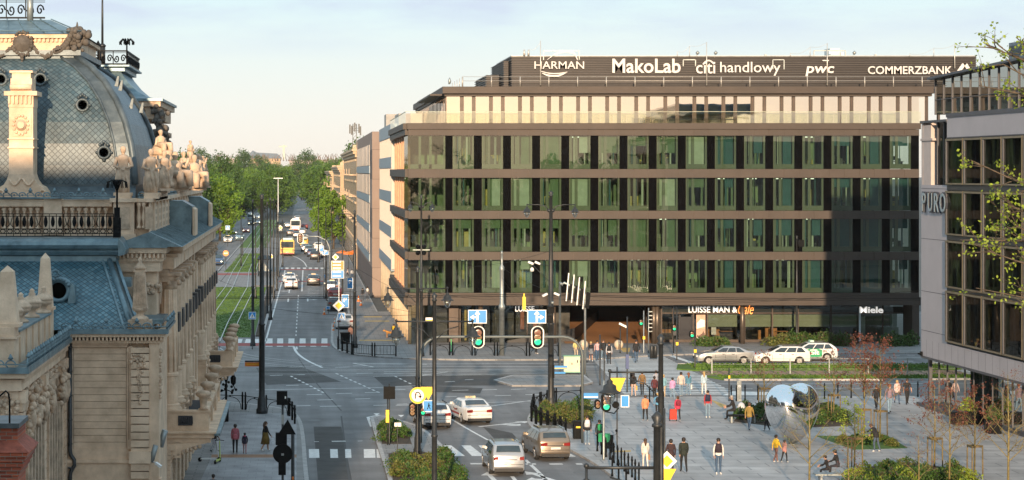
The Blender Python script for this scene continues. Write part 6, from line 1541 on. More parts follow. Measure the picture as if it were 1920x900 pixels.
cluster([(1380, 788), (1402, 768), (1436, 770), (1448, 796)], 9, M_shrub, 'green shrub in the bed left of the mirror sculpture', group='shrubs left of the sculpture', seed=190)
cluster([(1508, 768), (1556, 760), (1590, 794), (1508, 798)], 14, M_shrub, 'green shrub in the bed right of the mirror sculpture', group='shrubs right of the sculpture', seed=210)
cluster([(1550, 822), (1655, 822), (1685, 836), (1606, 838)], 9, [M_shrubY, M_shrub], 'small loose shrub on the triangular lawn', (.25, .45), (.3, .5), group='shrubs on the triangular lawn', seed=230)
cluster([(1600, 888), (1700, 874), (1795, 888), (1830, 910), (1830, 950), (1580, 950)], 34, [M_shrub, M_leafY, M_shrub], 'dense bright green shrub in the bed at the bottom of the plaza', (.5, .85), (.6, 1.0), group='shrubs in the bottom plaza bed', seed=250)
b = MB()
rnd = random.Random(9)
def strip(px0, px1, n, ml, lab, seed, y0=176.6, h=(.8, 1.3), grp=None):
 for k in range(n):
  px = px0 + (px1 - px0) * (k + .5) / n; shrub(lab, XA(px, y0), y0 + rnd.uniform(-.3, .3), .75, rnd.uniform(*h), ml, seed + k, 260, .10, group=grp, name='shrub')
strip(1308, 1360, 7, M_shrub, 'low clipped shrub before the shop window, behind the grey sedan', 300, h=(.7, .95), grp='shrubs before the shop window')
strip(1440, 1480, 4, M_shrubY, 'tawny shrub before the shop, behind the white cars', 320, grp='tawny shrubs before the shop')
strip(1480, 1590, 10, M_shrub, 'tall loose green shrub before the lit shop windows', 330, h=(1.0, 1.6), grp='tall shrubs before the shop')
strip(1560, 1600, 4, M_leafR, 'reddish brown shrub before the shop windows', 350, h=(.9, 1.3), grp='reddish shrubs before the shop')
strip(1655, 1715, 7, M_leafC, 'dark shrub before the shaded showroom window', 360, h=(.9, 1.4), grp='dark shrubs before the showroom')
# thin young trees, grown by branching
def grow(b, lv, p, d, L, r, depth, rnd, droop=0.0, spread=.6, kids_=3):
 q = p + d * L * .5 + Vector((rnd.gauss(0, .04), rnd.gauss(0, .04), 0)) * L; e = p + d * L + Vector((rnd.gauss(0, .06), rnd.gauss(0, .06), -droop)) * L
 b.tube([p, q, e], [r, r * .8, r * .55], 5 if depth > 1 else 4)
 if depth == 0: lv.append((e, 1)); lv.append((q, 1)); return
 for k in range(kids_):
  t = rnd.uniform(.35, 1.0); base = p + (e - p) * t; nd = (d + Vector((rnd.gauss(0, spread), rnd.gauss(0, spread), rnd.gauss(.08, spread * .5)))).normalized()
  grow(b, lv, base, nd, L * rnd.uniform(.5, .72), r * .5, depth - 1, rnd, droop, spread, kids_)
 lv.append((e, 0))
def sapling(label, px, py, h, ml, nl, seed, ls=.06, depth=3, stake=True, r=.05, z=.12, spread=.5, name='young_tree', X=None):
 rnd = random.Random(seed); x, y = G(px, py, z) if X is None else X; t = thing(name, label, 'tree', (x, y, z)); b = MB(); lv = []
 b.tube([(0, 0, 0), (.03, .0, h * .5), (0, .02, h * .97)], [r, r * .7, r * .2], 6)
 n = int(h * 3.2)
 for k in range(n):
  zz = h * (.30 + .66 * k / n); a = k * 2.4 + rnd.random(); d = Vector((math.cos(a) * .75, math.sin(a) * .75, .75)).normalized(); grow(b, lv, Vector((0, 0, zz)), d, h * .20 * (1.25 - k / n * .75), r * .35 * (1.2 - k / n), depth - 1, rnd, 0, spread, 3)
 b.build('trunk', mat('young_bark', (.20, .16, .06), .8, var=.4, scale=8), t); c = MB()
 if nl:
  for p, w_ in lv:
   for j in range(nl): leaf(c, p + Vector((rnd.gauss(0, .09), rnd.gauss(0, .09), rnd.gauss(0, .09))), ls, rnd)
  c.build('crown', ml, t)
 return t
def stakes(label, px, py, h=1.55, z=.12):
 x, y = G(px, py, z); t = thing('tree_stake', label, 'tree stakes', (x, y, z), 0, None); b = MB(); P = [(.42, 0), (-.24, .38), (-.24, -.38)]
 for a, c in P: b.tube([(a, c, -.05), (a * .96, c * .96, h)], .035, 6); b.cut()
 b.build('stake', M_wood, t); b = MB()
 for i in range(3): b.bar((*P[i], h - .05), (*P[i - 1], h - .05), .05, .09); b.cut()
 b.build('crosspiece', M_wood, t); return t
for i, (px, py, h, ml, nl, lab) in enumerate(((1563, 787, 4.2, M_leafR, 1, 'thin young tree with few copper leaves right behind the mirror sculpture'), (1432, 773, 3.9, M_leafR, 1, 'thin sparse young tree left of the mirror sculpture'), (1620, 817, 5.6, M_leafR, 3, 'tall copper leaved young tree, the left one of the dense pair'), (1650, 820, 5.4, M_leafR, 3, 'tall copper leaved young tree, the right one of the dense pair'),
  (1602, 877, 3.4, M_leafY, 2, 'young tree with yellow green leaves by the triangular lawn'), (1752, 877, 4.4, M_leafR, 2, 'staked copper leaved young tree before the glass entrance'), (1827, 893, 4.4, M_leafR, 2, 'staked copper young tree nearest the right plant tubs'))):
 sapling(lab, px, py, h, ml, nl, 400 + i); stakes('tripod of stakes round the ' + lab.replace(' with few copper leaves', '').replace(' with yellow green leaves', '').replace('young tree, the ', '').replace('leaved ', ''), px, py)
sapling('bare thin tree with yellow bark before the sculpture', 1517, 948, 5.6, M_leafY, 1, 420, .03, 3, False, .055, spread=.7)
sapling('bare brown young tree behind the bottom shrub bed', 1780, 915, 4.6, M_leafR, 1, 421, .035, 3, False, .05, spread=.7)
sapling('bare grey young tree at the right edge of the plaza', 1890, 940, 6.0, M_leafR, 1, 422, .03, 3, False, .06, spread=.8)
sapling('low bare shrubby tree between the two lawns', 1722, 940, 3.2, M_leafR, 1, 423, .03, 3, False, .04, spread=.9)
sapling('low bare shrubby tree beside the seated figures', 1590, 950, 3.0, M_leafR, 1, 424, .035, 3, False, .04, spread=.9)
# the tree at the right edge: trunk outside the picture, leafy boughs reaching in
rnd = random.Random(77); tx, ty = 22.6, 58.0; t = thing('roadside_tree', 'nearby tree whose thin boughs with fresh yellow green leaves reach in from the right', 'tree', (tx, ty, 0)); b = MB(); lv = []
b.tube([(0, 0, 0), (.1, 0, 6), (.0, 0, 12), (.3, 0, 18.5)], [.28, .22, .15, .05], 8)
def bough(p, q, r, n, nl):
 p, q = Vector(p), Vector(q); m_ = (p + q) / 2 + Vector((0, 0, -.25)); b.tube([p, m_, q], [r, r * .6, r * .25], 5)
 for k in range(n):
  tt = rnd.uniform(.25, 1); s = p * (1 - tt) ** 2 + m_ * 2 * tt * (1 - tt) + q * tt * tt; d = ((q - p).normalized() * .7 + Vector((rnd.gauss(0, .5), rnd.gauss(0, .5), rnd.gauss(0.2, .5)))).normalized(); grow(b, lv, s, d, rnd.uniform(.35, .75), r * .3, 2, rnd, .05, .5, 2)
def L3(px, py, Y): x, y, z = W(px, py, Y); return (x - tx, y - ty, z)
for (a, c, r, n) in (((0, 0, 18.2), L3(1850, 85, 57), .07, 10), ((0, 0, 17.6), L3(1835, 160, 58), .05, 6), ((.1, 0, 17.8), L3(1905, 70, 58), .06, 9), ((0, 0, 17.5), L3(1880, 120, 57), .06, 11), ((0, 0, 14.5), L3(1820, 300, 57), .05, 7), ((0, 0, 13.8), L3(1800, 450, 58), .05, 8), ((0, 0, 13.9), L3(1880, 380, 57), .06, 11), ((0, 0, 12.5), L3(1850, 470, 57), .05, 9), ((0, 0, 13), L3(1900, 420, 57), .05, 10), ((0, 0, 11.8), L3(1830, 540, 58), .04, 5), ((0, 0, 14.6), L3(1890, 330, 57), .05, 7), ((0, 0, 11.0), L3(1905, 560, 57), .04, 4)): bough(a, c, r, n, 0)
b.build('trunk', M_bark, t); c = MB()
for p, w_ in lv:
 if rnd.random() < .75:
  for j in range(2): leaf(c, p + Vector((rnd.gauss(0, .06), rnd.gauss(0, .06), rnd.gauss(0, .06))), .058, rnd)
c.build('crown', M_leafY, t)
# potted plants by the glass entrance
for i, (px, py, lab) in enumerate(((1862, 812, 'round leafy bush in a tall black tub outside the glass wall, nearer one'), (1878, 795, 'round leafy bush in a black tub against the glass wall, farther one'), (1815, 795, 'yellow green plants in a wide trough at the entrance'))):
 x, y = G(px, py, .12); t = shrub(lab, x, y, .5, .9, M_shrub if i < 2 else M_leafY, 500 + i, 380, .07, z=.12, cat='potted plant', name='potted_plant')
 for ch in kids(t): ch.location = (0, 0, .75)
 b = MB(); b.extr([(-.36, 0), (.36, 0), (.42, .8), (-.42, .8)], 'y', -.4, .4) if i < 2 else b.box(-1.0, -.35, 0, 1.0, .35, .7); b.build('tub', M_black, t)
# ================================================================== STREET FURNITURE
M_sgreen = mat('signal_green', (.02, .45, .25), .3, emit=(.03, .75, .32, .8)); M_samber = mat('signal_amber_off', (.30, .20, .12), .3, var=.2); M_sred2 = mat('signal_red_off', (.25, .13, .09), .3)
M_lens = glass('lamp_glass', (.85, .86, .82), .25, .05, 0)
def polemb(h, r0=.11, r1=.07, fancy=True, base=.9):
 b = MB()
 if fancy: b.lathe([(r0 * 1.9, 0), (r0 * 1.9, .25), (r0 * 1.5, .35), (r0 * 1.45, base), (r0 * 1.15, base + .1), (r0, base + .25), (r0 * .92, h * .4), (r0 * 1.15, h * .4 + .03), (r0 * 1.15, h * .4 + .1), (r0 * .85, h * .4 + .13), (r1, h - .35), (r1 * 1.5, h - .33), (r1 * 1.5, h - .28), (r1 * .9, h - .25), (r1 * 1.7, h - .12), (.02, h)], (0, 0, 0), 12)
 else: b.lathe([(r0, 0), (r0, .1), (r0 * .95, .12), (r1, h - .02), (.01, h)], (0, 0, 0), 12)
 return b
def lantern_mb(x, z, s=1):
 b, g = MB(), MB(); b.lathe([(.03 * s, .62 * s), (.03 * s, .4 * s), (.10 * s, .34 * s), (.10 * s, .26 * s), (.20 * s, .2 * s), (.22 * s, .06 * s), (.33 * s, 0), (.34 * s, -.03 * s), (.16 * s, -.03 * s)], (x, 0, z), 14); g.lathe([(.19 * s, -.04 * s), (.18 * s, -.18 * s), (.10 * s, -.36 * s), (.02, -.41 * s)], (x, 0, z), 12); return b, g
def lamp(label, x, y, arms=(-1, 1), h=10.1, zb=8.9, al=1.6, z=.12):
 t = thing('street_lamp', label, 'street lamp', (x, y, z)); polemb(h, .12, .075).build('pole', M_pole, t)
 b = MB(); b.tube([(min(arms + (0,)) * al if min(arms) < 0 else 0, 0, zb), (max(arms) * al if max(arms) > 0 else 0, 0, zb)], .035, 6)
 for a in arms: b.tube([(a * .1, 0, zb - .75), (a * .5, 0, zb - .35), (a * 1.0, 0, zb - .2)], .02, 5); b.ball((a * al, 0, zb + .04), .06, 6)
 b.build('crossbar', M_pole, t)
 for a in arms: l, g = lantern_mb(a * al, zb - .62); o = l.build('lantern', M_pole, t); g.build('lamp_glass', M_lens, o)
 return t
lamp('slim black lamp post with two hanging lanterns, left of the two blue arrow signs', XA(783, 109), 109.0)
lamp('nearer greenish black lamp post with two hanging lanterns, standing in the island bed', XA(814.5, 85), 85.0)
lamp('lamp post with one hanging lantern standing over the crowd on the plaza', XA(1239, 63.5), 63.5, (-1,))
lamp('thick lamp post nearest the viewer with one arm low over the plaza', XA(1232, 43), 43.0, (-1,), al=1.5)
def tall_lamp(label, px, py, h, arms, armz, r=.17, extra=None, al=1.5, up=.45):
 x, y = G(px, py, .12); t = thing('lamp_mast', label, 'lamp mast', (x, y, .12)); polemb(h, r, r * .5).build('mast', M_pole, t)
 for a in arms:
  b = MB(); b.tube([(0, 0, armz - .3), (a * .35, 0, armz + up * .4), (a * .8, 0, armz + up * .6), (a * al, 0, armz + up * .6)], .035, 6); b.ball((a * .12, 0, armz - .1), .12, 6); b.build('arm', M_pole, t); l, g = lantern_mb(a * al, armz - .28 + up * .2, .85); o = l.build('lantern', M_pole, t); g.build('lamp_glass', M_lens, o)
 if extra: extra(t, x, y)
 return t
def box_part(t, name, m, *bx):
 b = MB()
 for q in bx: b.box(*q)
 return b.build(name, m, t)
def f_extra(t, x, y):
 b = MB()
 for dx, z, s in ((-1.42, 9.55, 1), (-1.0, 9.55, 1), (-.25, 7.55, -1), (.2, 7.6, 1)): b.bar((dx, -.1, z), (dx + .3 * s, -.25, z - .13), .12, .12)
 b.lathe([(.12, 0), (.12, .12), (.10, .2), (.02, .26)], (-1.18, 0, 8.95), 10); o = b.build('camera', M_sw, t)
 b = MB(); b.tube([(0, 0, 9.3), (-1.5, 0, 9.5)], .025, 5); b.tube([(0, 0, 8.2), (-1.2, 0, 9.4)], .02, 5); b.tube([(-1.18, 0, 9.4), (-1.18, 0, 9.2)], .02, 5); b.build('camera_arm', M_pole, t)
 b = MB(); b.box(-.22, -.25, 6.35, .18, .1, 6.75); b.box(-.25, -.25, 5.75, .1, .1, 6.2); b.tube([(0, 0, 6.3), (-1.0, 0, 6.65)], .025, 5); b.build('detector_box', M_black, t)
 b = MB(); b.tube([(.0, -.17, 7.0), (.15, -.19, 7.0)], .09, 8); b.build('collar', M_grey, t)
 b = MB(); b.box(-.05, -.18, 2.3, .2, -.12, 3.1); b.build('push_box', M_black, t)
tall_lamp('tall grey double lamp mast with traffic cameras at the plaza corner', 1033, 777, 14.0, (-1, 1), 12.85, .19, f_extra)
tall_lamp('thick black mast before the green tram lawn on the palace pavement', 491, 775, 13.8, (), 12, .19)
tall_lamp('black lamp mast behind the signs by the parked cars on the street', 665, 652, 11.9, (-1,), 11.3, .15)
tall_lamp('tall black mast standing by the lawn with a blue crossing sign', 474, 649, 12.8, (), 12, .13)
def light_quad(t, x, y):
 b = MB()
 for dx, dz in ((-.28, 0), (.22, 0), (-.28, -.5), (.22, -.5)): b.lathe([(.02, -.1), (.16, -.08), (.20, .12), (.19, .13)], (dx, -.05, 9.0 + dz), 10, ax='y')
 b.build('floodlight', M_black, t); b = MB(); b.box(-.7, -.05, 8.72, .7, .05, 8.78); b.build('bracket', M_grey, t)
tall_lamp('tall mast with four floodlights before the glazed office corner', 790, 668, 13.3, (-1, 1), 12.4, .13, light_quad, .9)
tall_lamp('slim lamp mast before the shop with blinds', 1494, 646, 9.6, (), 9, .11, lambda t, x, y: box_part(t, 'lamp_head', M_black, (.1, -.15, 8.6, .6, .15, 9.2)))
# catenary masts along the tram tracks
CM = []
for i, (px, top, py, r) in enumerate(((501, 378, 590, .10), (507, 370, 600, .12), (519, 384, 545, .10), (513, 372, 560, .11), (522, 398, 520, .09), (479, 402, 560, .09), (497, 385, 505, .09), (452, 405, 500, .09), (397, 432, 610, .09), (611, 390, 560, .09), (642, 392, 575, .10), (622, 388, 545, .09), (597, 352, 492, .11), (455, 425, 480, .08), (530, 410, 500, .08))):
 x, y = G(px, py); h = ZA(top, y); t = thing('catenary_mast', ['slim dark tram wire mast beside the tracks on the left street', 'slim dark tram wire mast on the right pavement of the street'][1 if px > 570 else 0] , 'tram mast', (x, y, 0), 0, 'tram wire masts along the street' if px < 570 else 'masts on the right street pavement'); polemb(h, r, r * .6).build('mast', M_pole, t); CM.append((x, y, h))
 if i % 2 == 0: b = MB(); b.tube([(0, 0, h * .78), (-2.2, 0, h * .80)], .03, 5); b.tube([(0, 0, h * .92), (-1.6, 0, h * .81)], .015, 4); b.build('bracket_arm', M_pole, t)
x, y = G(521.5, 432); t = thing('stadium_light_mast', 'thin white floodlight mast rising before the park trees', 'light mast', (x, y, 0)); polemb(ZA(333, y), .13, .08, False).build('mast', M_sw, t); box_part(t, 'lamp_head', M_sw, (-1.2, -.3, ZA(335, y), 1.2, .3, ZA(333.5, y)))
x, y = G(941, 669); t = thing('catenary_mast', 'pale grey stepped wire mast before the west shop window', 'tram mast', (x, y, .12)); b = MB(); h = ZA(472, y); b.lathe([(.22, 0), (.22, 3.8), (.28, 3.82), (.28, 4.1), (.17, 4.3), (.17, h * .8), (.21, h * .81), (.21, h * .84), (.10, h * .86), (.08, h - .3), (.12, h - .25), (.01, h)], (0, 0, 0), 12); b.build('mast', M_grey, t)
# overhead wires
b = MB()
def wire(p, q, sag=.4, r=.010):
 p, q = Vector(p), Vector(q); b.tube([p * (1 - t_) + q * t_ - Vector((0, 0, sag * 4 * t_ * (1 - t_))) for t_ in [i / 10 for i in range(11)]], r, 4)
for Yt in (152.3, 154.3): wire((-45, Yt, 6.1), (XA(1033, 154), Yt, 6.0), .3, .02); wire((XA(1033, 154), Yt, 6.0), (70, Yt, 6.3), .5, .02)
for (p, q) in (((941, 500, 167), (1033, 545, 129)), ((941, 520, 167), (985, 566, 155)), ((985, 566, 155), (1097, 570, 150)), ((1033, 560, 129), (1494, 560, 172)), ((1097, 575, 150), (1725, 545, 133)), ((941, 600, 167), (720, 575, 150)), ((491, 540, 128), (400, 520, 150)), ((491, 575, 128), (783, 590, 109)),
               ((665, 545, 176), (491, 550, 170)), ((665, 470, 176), (474, 460, 178)), ((611, 460, 240), (507, 455, 225)), ((597, 430, 340), (455, 440, 340)), ((783, 540, 109), (941, 560, 167)), ((395, 470, 300), (520, 480, 300)), ((397, 505, 225), (474, 500, 180)), ((1033, 470, 129), (870, 500, 165)), ((665, 500, 176), (790, 560, 168))): wire(W(*p), W(*q), .25)
for X0 in (-7.0, -10.1): wire((X0, 170, 6.1), (X0 - .3, 300, 6.1), .3, .02); wire((X0 - .3, 300, 6.1), (X0 - 2, 640, 6.1), .3, .02)
tag(b.build('overhead_wires', M_black), 'thin dark overhead wires strung between the masts', 'wires', kind='stuff')
b = MB(); x, y, z = W(982.5, 568, 150); b.box(x - .12, y - .1, z - .5, x + .12, y + .1, z + .45); b.box(x - .05, y - .05, z + .45, x + .05, y + .05, z + .7); mono('wire_weight', b, M_sy, 'small yellow box hanging from the wires above the right arrow sign', 'signal', off=(x, y, z))
# signal gantry with two signals and two arrow signs
def signal_head(t, x, z, y=0, white=True, on=2, s=1.0, n=3, depth=.25, back=False):
 b = MB(); w_, h = .19 * s, .24 * n * s + .12
 pts = [(x + w_ * 1.15 * math.cos(a), z + (h / 2 - w_) * (1 if math.sin(a) >= 0 else -1) + w_ * 1.15 * math.sin(a)) for a in [k * math.pi / 10 for k in range(20)]]
 if white: b.extr([(x + (px_ - x) * 1.24, z + (pz - z) * 1.07) for px_, pz in pts], 'y', y - .01, y + .015, 1)
 b.extr(pts, 'y', y - .03, y + depth, 0);
 for k in range(n): zz = z + (h / 2 - .22 * s) - k * (h - .44 * s) / max(1, n - 1); b.lathe([(.155 * s, 0), (.16 * s, -.14)], (x, y - .03, zz), 12, ax='y', cap=False)
 o = b.build('signal_head', [M_black, M_sw], t)
 for k in range(n):
  zz = z + (h / 2 - .22 * s) - k * (h - .44 * s) / max(1, n - 1); c = MB(); c.lathe([(.001, -.06), (.14 * s, -.03)], (x, y - .03, zz), 12, ax='y'); c.build('signal_lens', (M_sgreen if k == on else (M_sred2 if k == 0 else M_samber)), o)
 return o
def board(t, x, z, w_, h, face, y=-.1, name='sign_face', border=M_sw):
 b = MB(); b.box(x - w_ / 2, y, z - h / 2, x + w_ / 2, y + .03, z + h / 2); o = b.build(name, border, t); c = MB(); c.box(x - w_ / 2 + .04, y - .006, z - h / 2 + .04, x + w_ / 2 - .04, y - .001, z + h / 2 - .04); c.build('panel', face, o); return o
def flat(t, polys, m, x, z, s, y=-.115, name='symbol', mirror=1):
 b = MB()
 for p in polys: b.extr([(x + mirror * a * s, z + c * s) for a, c in p], 'y', y - .006, y)
 return b.build(name, m, t)
ARROW = [[(-.075, -.42), (.075, -.42), (.075, .2), (-.075, .2)], [(-.20, .16), (.20, .16), (0, .46)], [(-.26, -.10), (-.05, -.10), (-.05, .03), (-.26, .03)], [(-.26, -.22), (-.26, .15), (-.54, -.035)]]
gx0, gy0 = G(789, 830, .12); gx1 = XA(1092, gy0); t = thing('signal_gantry', 'grey arched traffic signal gantry carrying two green signals and two blue arrow signs', 'signal gantry', (gx0, gy0, .12))
Lg = gx1 - gx0; zg_ = 5.93; b = MB(); rr = 1.1
arc = [(0, 0, 0)] + [(0, 0, zg_ - rr - .4)] + [(rr - rr * math.cos(a), 0, zg_ - rr + rr * math.sin(a)) for a in [k * math.pi / 12 for k in range(7)]] + [(Lg - rr + rr * math.sin(a), 0, zg_ - rr + rr * math.cos(a)) for a in [k * math.pi / 12 for k in range(7)]] + [(Lg, 0, 0)]
b.tube(arc, .075, 10); b.build('arch', mat('gantry_grey', (.13, .15, .15), .5, .3), t)
for px, mir in ((896, 1), (1007, -1)):
 x = XA(px, gy0) - gx0; signal_head(t, x, zg_, -.25, s=1.35, depth=.3); o = board(t, x - .05, ZA(593, gy0) - .12, 1.05, .76, M_sb, -.3); flat(o, ARROW, M_sw, x - .05, ZA(593, gy0) - .12, .78, -.307, mirror=mir)
# cluster at the gantry's left foot: no U-turn, give way, crossing
x, y = G(783, 858, .12); t = thing('traffic_sign', 'round yellow and white no U turn sign with a yellow triangle sign behind it', 'traffic sign', (x, y, .12)); polemb(4.4, .045, .04, False).build('pole', M_pole, t)
z = ZA(741, y) - .12; b = MB(); b.lathe([(.44, -.14), (.44, -.1)], (0, 0, z), 24, ax='y'); o = b.build('sign_face', M_sy, t); b = MB(); b.lathe([(.33, -.15), (.33, -.141)], (0, 0, z), 24, ax='y'); b.build('panel', M_sw, o)
b = MB(); b.tube([(-.13, -.16, z - .17), (-.13, -.16, z + .05), (-.08, -.16, z + .15), (0, -.16, z + .18), (.08, -.16, z + .15), (.13, -.16, z + .05), (.13, -.16, z - .05)], .03, 6); b.extr([(.04, z - .02), (.22, z - .02), (.13, z - .16)], 'y', -.17, -.155); b.build('symbol', M_black, o); b = MB(); b.bar((-.24, -.17, z + .24), (.24, -.17, z - .24), .05, .02); b.build('slash', M_sr, o)
dx = XA(803, y) - x; b = MB(); b.extr([(dx - .42, z + .45), (dx + .38, z + .45), (dx, z - .25)], 'y', -.09, -.06); b.build('sign_face', M_sy, t)
board(t, dx + .02, ZA(761, y) - .12, .62, .62, M_sb, -.12)
PED = [[(-.05, .25), (.05, .25), (.05, .35), (-.05, .35)], [(-.09, 0), (.07, 0), (.05, .22), (-.06, .22)], [(-.08, 0), (0, 0), (-.12, -.35), (-.2, -.33)], [(0, 0), (.07, 0), (.2, -.32), (.12, -.35)], [(.04, .2), (.2, .02), (.16, 0), (.02, .12)]]
def crossing(t, x, z, w_, y=-.12):
 o = board(t, x, z, w_, w_, M_sb, y); b = MB(); b.extr([(x - w_ * .38, z - w_ * .34), (x + w_ * .38, z - w_ * .34), (x, z + w_ * .36)], 'y', y - .012, y - .007); b.build('triangle', M_sw, o); flat(o, PED, M_black, x, z - .04, w_ * .62, y - .013); return o
flat(t, PED, M_black, dx + .02, ZA(761, y) - .12, .5, -.135)
signal_head(t, -.28, ZA(768, y) - .12, -.05, False, 9, .8); signal_head(t, .28, ZA(768, y) - .2, -.05, False, 1, .7, 2)
# generic posts
def post(name, label, cat, px, py, h, r=.045, m=None, z=.12, group=None, Y=None):
 x, y = G(px, py, z) if Y is None else (XA(px, Y), Y); t = thing(name, label, cat, (x, y, z), 0, group); polemb(h, r, r * .9, False).build('pole', m or M_pole, t); return t, x, y
t, x, y = post('traffic_signal', 'back of a black signal with a yellow box below, by the small island bed', 'traffic signal', 730, 834, 3.4); box_part(t, 'signal_back', M_black, (-.32, -.06, 2.55, .32, .06, 3.25)); box_part(t, 'yellow_box', M_sy, (-.20, -.15, 1.25, -.02, .1, 1.95)); b = MB(); b.tube([(-.1, 0, 0), (-.1, 0, 2.6)], .035, 6); b.build('second_pole', M_pole, t)
t, x, y = post('small_sign', 'white edged small sign plate standing in the lower island bed', 'traffic sign', 745, 868, 2.1, .025); box_part(t, 'sign_face', M_sw, (-.15, -.02, 1.9, .2, .02, 2.1))
# near-left sign cluster seen from behind
t, x, y = post('traffic_signal', 'black signal seen from behind on a post with a dark triangle and round disc sign', 'traffic signal', 530, 0, ZA(742, 95), .06, Y=95.0); zz = ZA(745, 95) - .12
box_part(t, 'signal_back', M_black, (-.28, -.12, zz - .35, .22, .1, zz + .30)); box_part(t, 'sticker', M_sw, (.1, -.126, zz - .05, .16, -.121, zz + .06))
b = MB(); b.extr([(-.22, ZA(814, 95) - .12), (.62, ZA(814, 95) - .12), (.24, ZA(786, 95) - .12)], 'y', -.12, -.09); b.build('triangle_back', M_black, t); b = MB(); b.lathe([(.46, -.16), (.46, -.12)], (0, 0, ZA(850, 95) - .12), 24, ax='y'); b.build('disc_back', M_black, t)
box_part(t, 'signal_box', M_black, (-.33, -.1, ZA(835, 95) - .1, .2, .15, ZA(812, 95) - .1)); box_part(t, 'lower_box', M_black, (-.2, -.1, ZA(895, 95), .15, .12, ZA(870, 95))); box_part(t, 'clamp', M_grey, (-.06, -.18, 1.9, .06, -.165, 2.0), (-.06, -.11, 3.35, .06, -.10, 3.8))
t, x, y = post('bollard_post', 'thin dark post with reflectors at the edge of the palace pavement', 'post', 549, 0, 2.9, .09, Y=96.0); b = MB(); b.tube([(0, -.1, .6), (0, -.1, .75)], .05, 6); b.build('reflector', M_so, t)
# plaza-side signals and signs
t, x, y = post('traffic_signal', 'green traffic signal at the plaza edge beside the bollards', 'traffic signal', 1132, 863, 4.2, .07, M_grey); signal_head(t, .12, ZA(754, y) - .12, -.1, False, 2, 1.15); signal_head(t, -.33, ZA(758, y) - .12, -.1, False, 9, .7, 2)
b = MB(); b.tube([(.05, 0, ZA(776, y)), (.55, 0, ZA(774, y) - .15), (.8, 0, ZA(765, y) - .1)], .035, 6); b.build('arm', M_black, t); b = MB(); b.lathe([(.17, -.1), (.2, 0), (.17, .12)], (.62, -.05, ZA(763, y)), 10, ax='y'); b.build('mirror', M_black, t)
t, x, y = post('traffic_sign', 'inverted yellow triangle sign over a blue crossing sign at the plaza edge', 'traffic sign', 1157, 842, 4.5, .04); z = ZA(722, y) - .12; b = MB(); b.extr([(-.46, z + .4), (.46, z + .4), (.14, z - .38), (-.14, z - .38)], 'y', -.1, -.07); b.build('sign_face', M_sy, t); board(t, .42, ZA(752, y) - .12, .46, .66, M_sb, -.1)
t, x, y = post('traffic_sign', 'white and yellow priority diamond above a yellow triangle sign low at the picture bottom', 'traffic sign', 1246, 903, 3.6, .05)
def diamond(t, x, z, s, y=-.1):
 b = MB(); b.extr([(x - s, z), (x, z - s), (x + s, z), (x, z + s)], 'y', y, y + .03); o = b.build('sign_face', M_sw, t); b = MB(); q = s * .6; b.extr([(x - q, z), (x, z - q), (x + q, z), (x, z + q)], 'y', y - .008, y - .001); b.build('panel', M_sy, o)
diamond(t, .1, ZA(865, y) - .1, .50); z = ZA(890, y) - .12; b = MB(); b.extr([(-.5, z + .3), (.55, z + .3), (.12, z - .5)], 'y', -.12, -.09); b.build('sign_face', M_sy, t)
for px, py, h, lab, gz in ((1176, 735, 5.2, 'tall thin signal post on the long crossing beside the walkers', None), (1163, 662, 2.2, 'camera on a thin pole at the far end of the long crossing', 'cam'), (1207, 663, 3.6, 'signal post with green light at the dark passage', 'g'), (1269, 675, 3.6, 'signal post with green light left of the shop door', 'g'), (1303, 690, 3.8, 'signal post with green light at the tip of the grass median', 'g'), (1125, 722, 3.6, 'slim dark signal post on the tram island', None), (1133, 725, 3.0, 'second slim post on the tram island, right of the first', None)):
 t, x, y = post('traffic_signal' if gz != 'cam' else 'camera_post', lab, 'signal post' if gz != 'cam' else 'camera post', px, py, h, .055, M_pole if px != 1207 else M_grey)
 if gz == 'g': signal_head(t, -.22 if px != 1269 else -.2, 2.6, 0, False, 1, .85, 2); box_part(t, 'push_box', M_sy, (-.1, -.14, 1.2, .1, -.06, 1.45))
 if gz == 'cam': b = MB(); b.bar((-.1, -.1, 2.5), (.5, -.3, 2.2), .16, .16); b.build('camera', M_sw, t)
 if px == 1176: box_part(t, 'signal_back', M_black, (.2, -.1, .4, .5, .1, 1.4)); box_part(t, 'box', mat('box_blue', (.05, .08, .2), .5), (-.1, -.1, 1.6, .1, .1, 2.6))
b = MB(); x, y = G(1263, 662, .12); [b.tube([(x + d, y, .12), (x + d, y, 4.0)], .05, 6) for d in (0, .28)]; b.box(x - .05, y - .05, 1.6, x + .3, y + .1, 2.4); mono('post_pair', b, M_pole, 'pair of dark posts joined by a box near the shop door', 'posts', off=(x, y, .12))
b = MB(); x, y = G(1216, 662, .12); b.tube([(x, y, .1), (x, y, 3.9)], .05, 6)
for k in range(6): b.box(x, y - .1, 1.9 + k * .33, x + .3, y + .0, 1.98 + k * .33)
mono('ladder_post', b, M_grey, 'post with short rungs at the right edge of the dark passage', 'post', off=(x, y, .12))
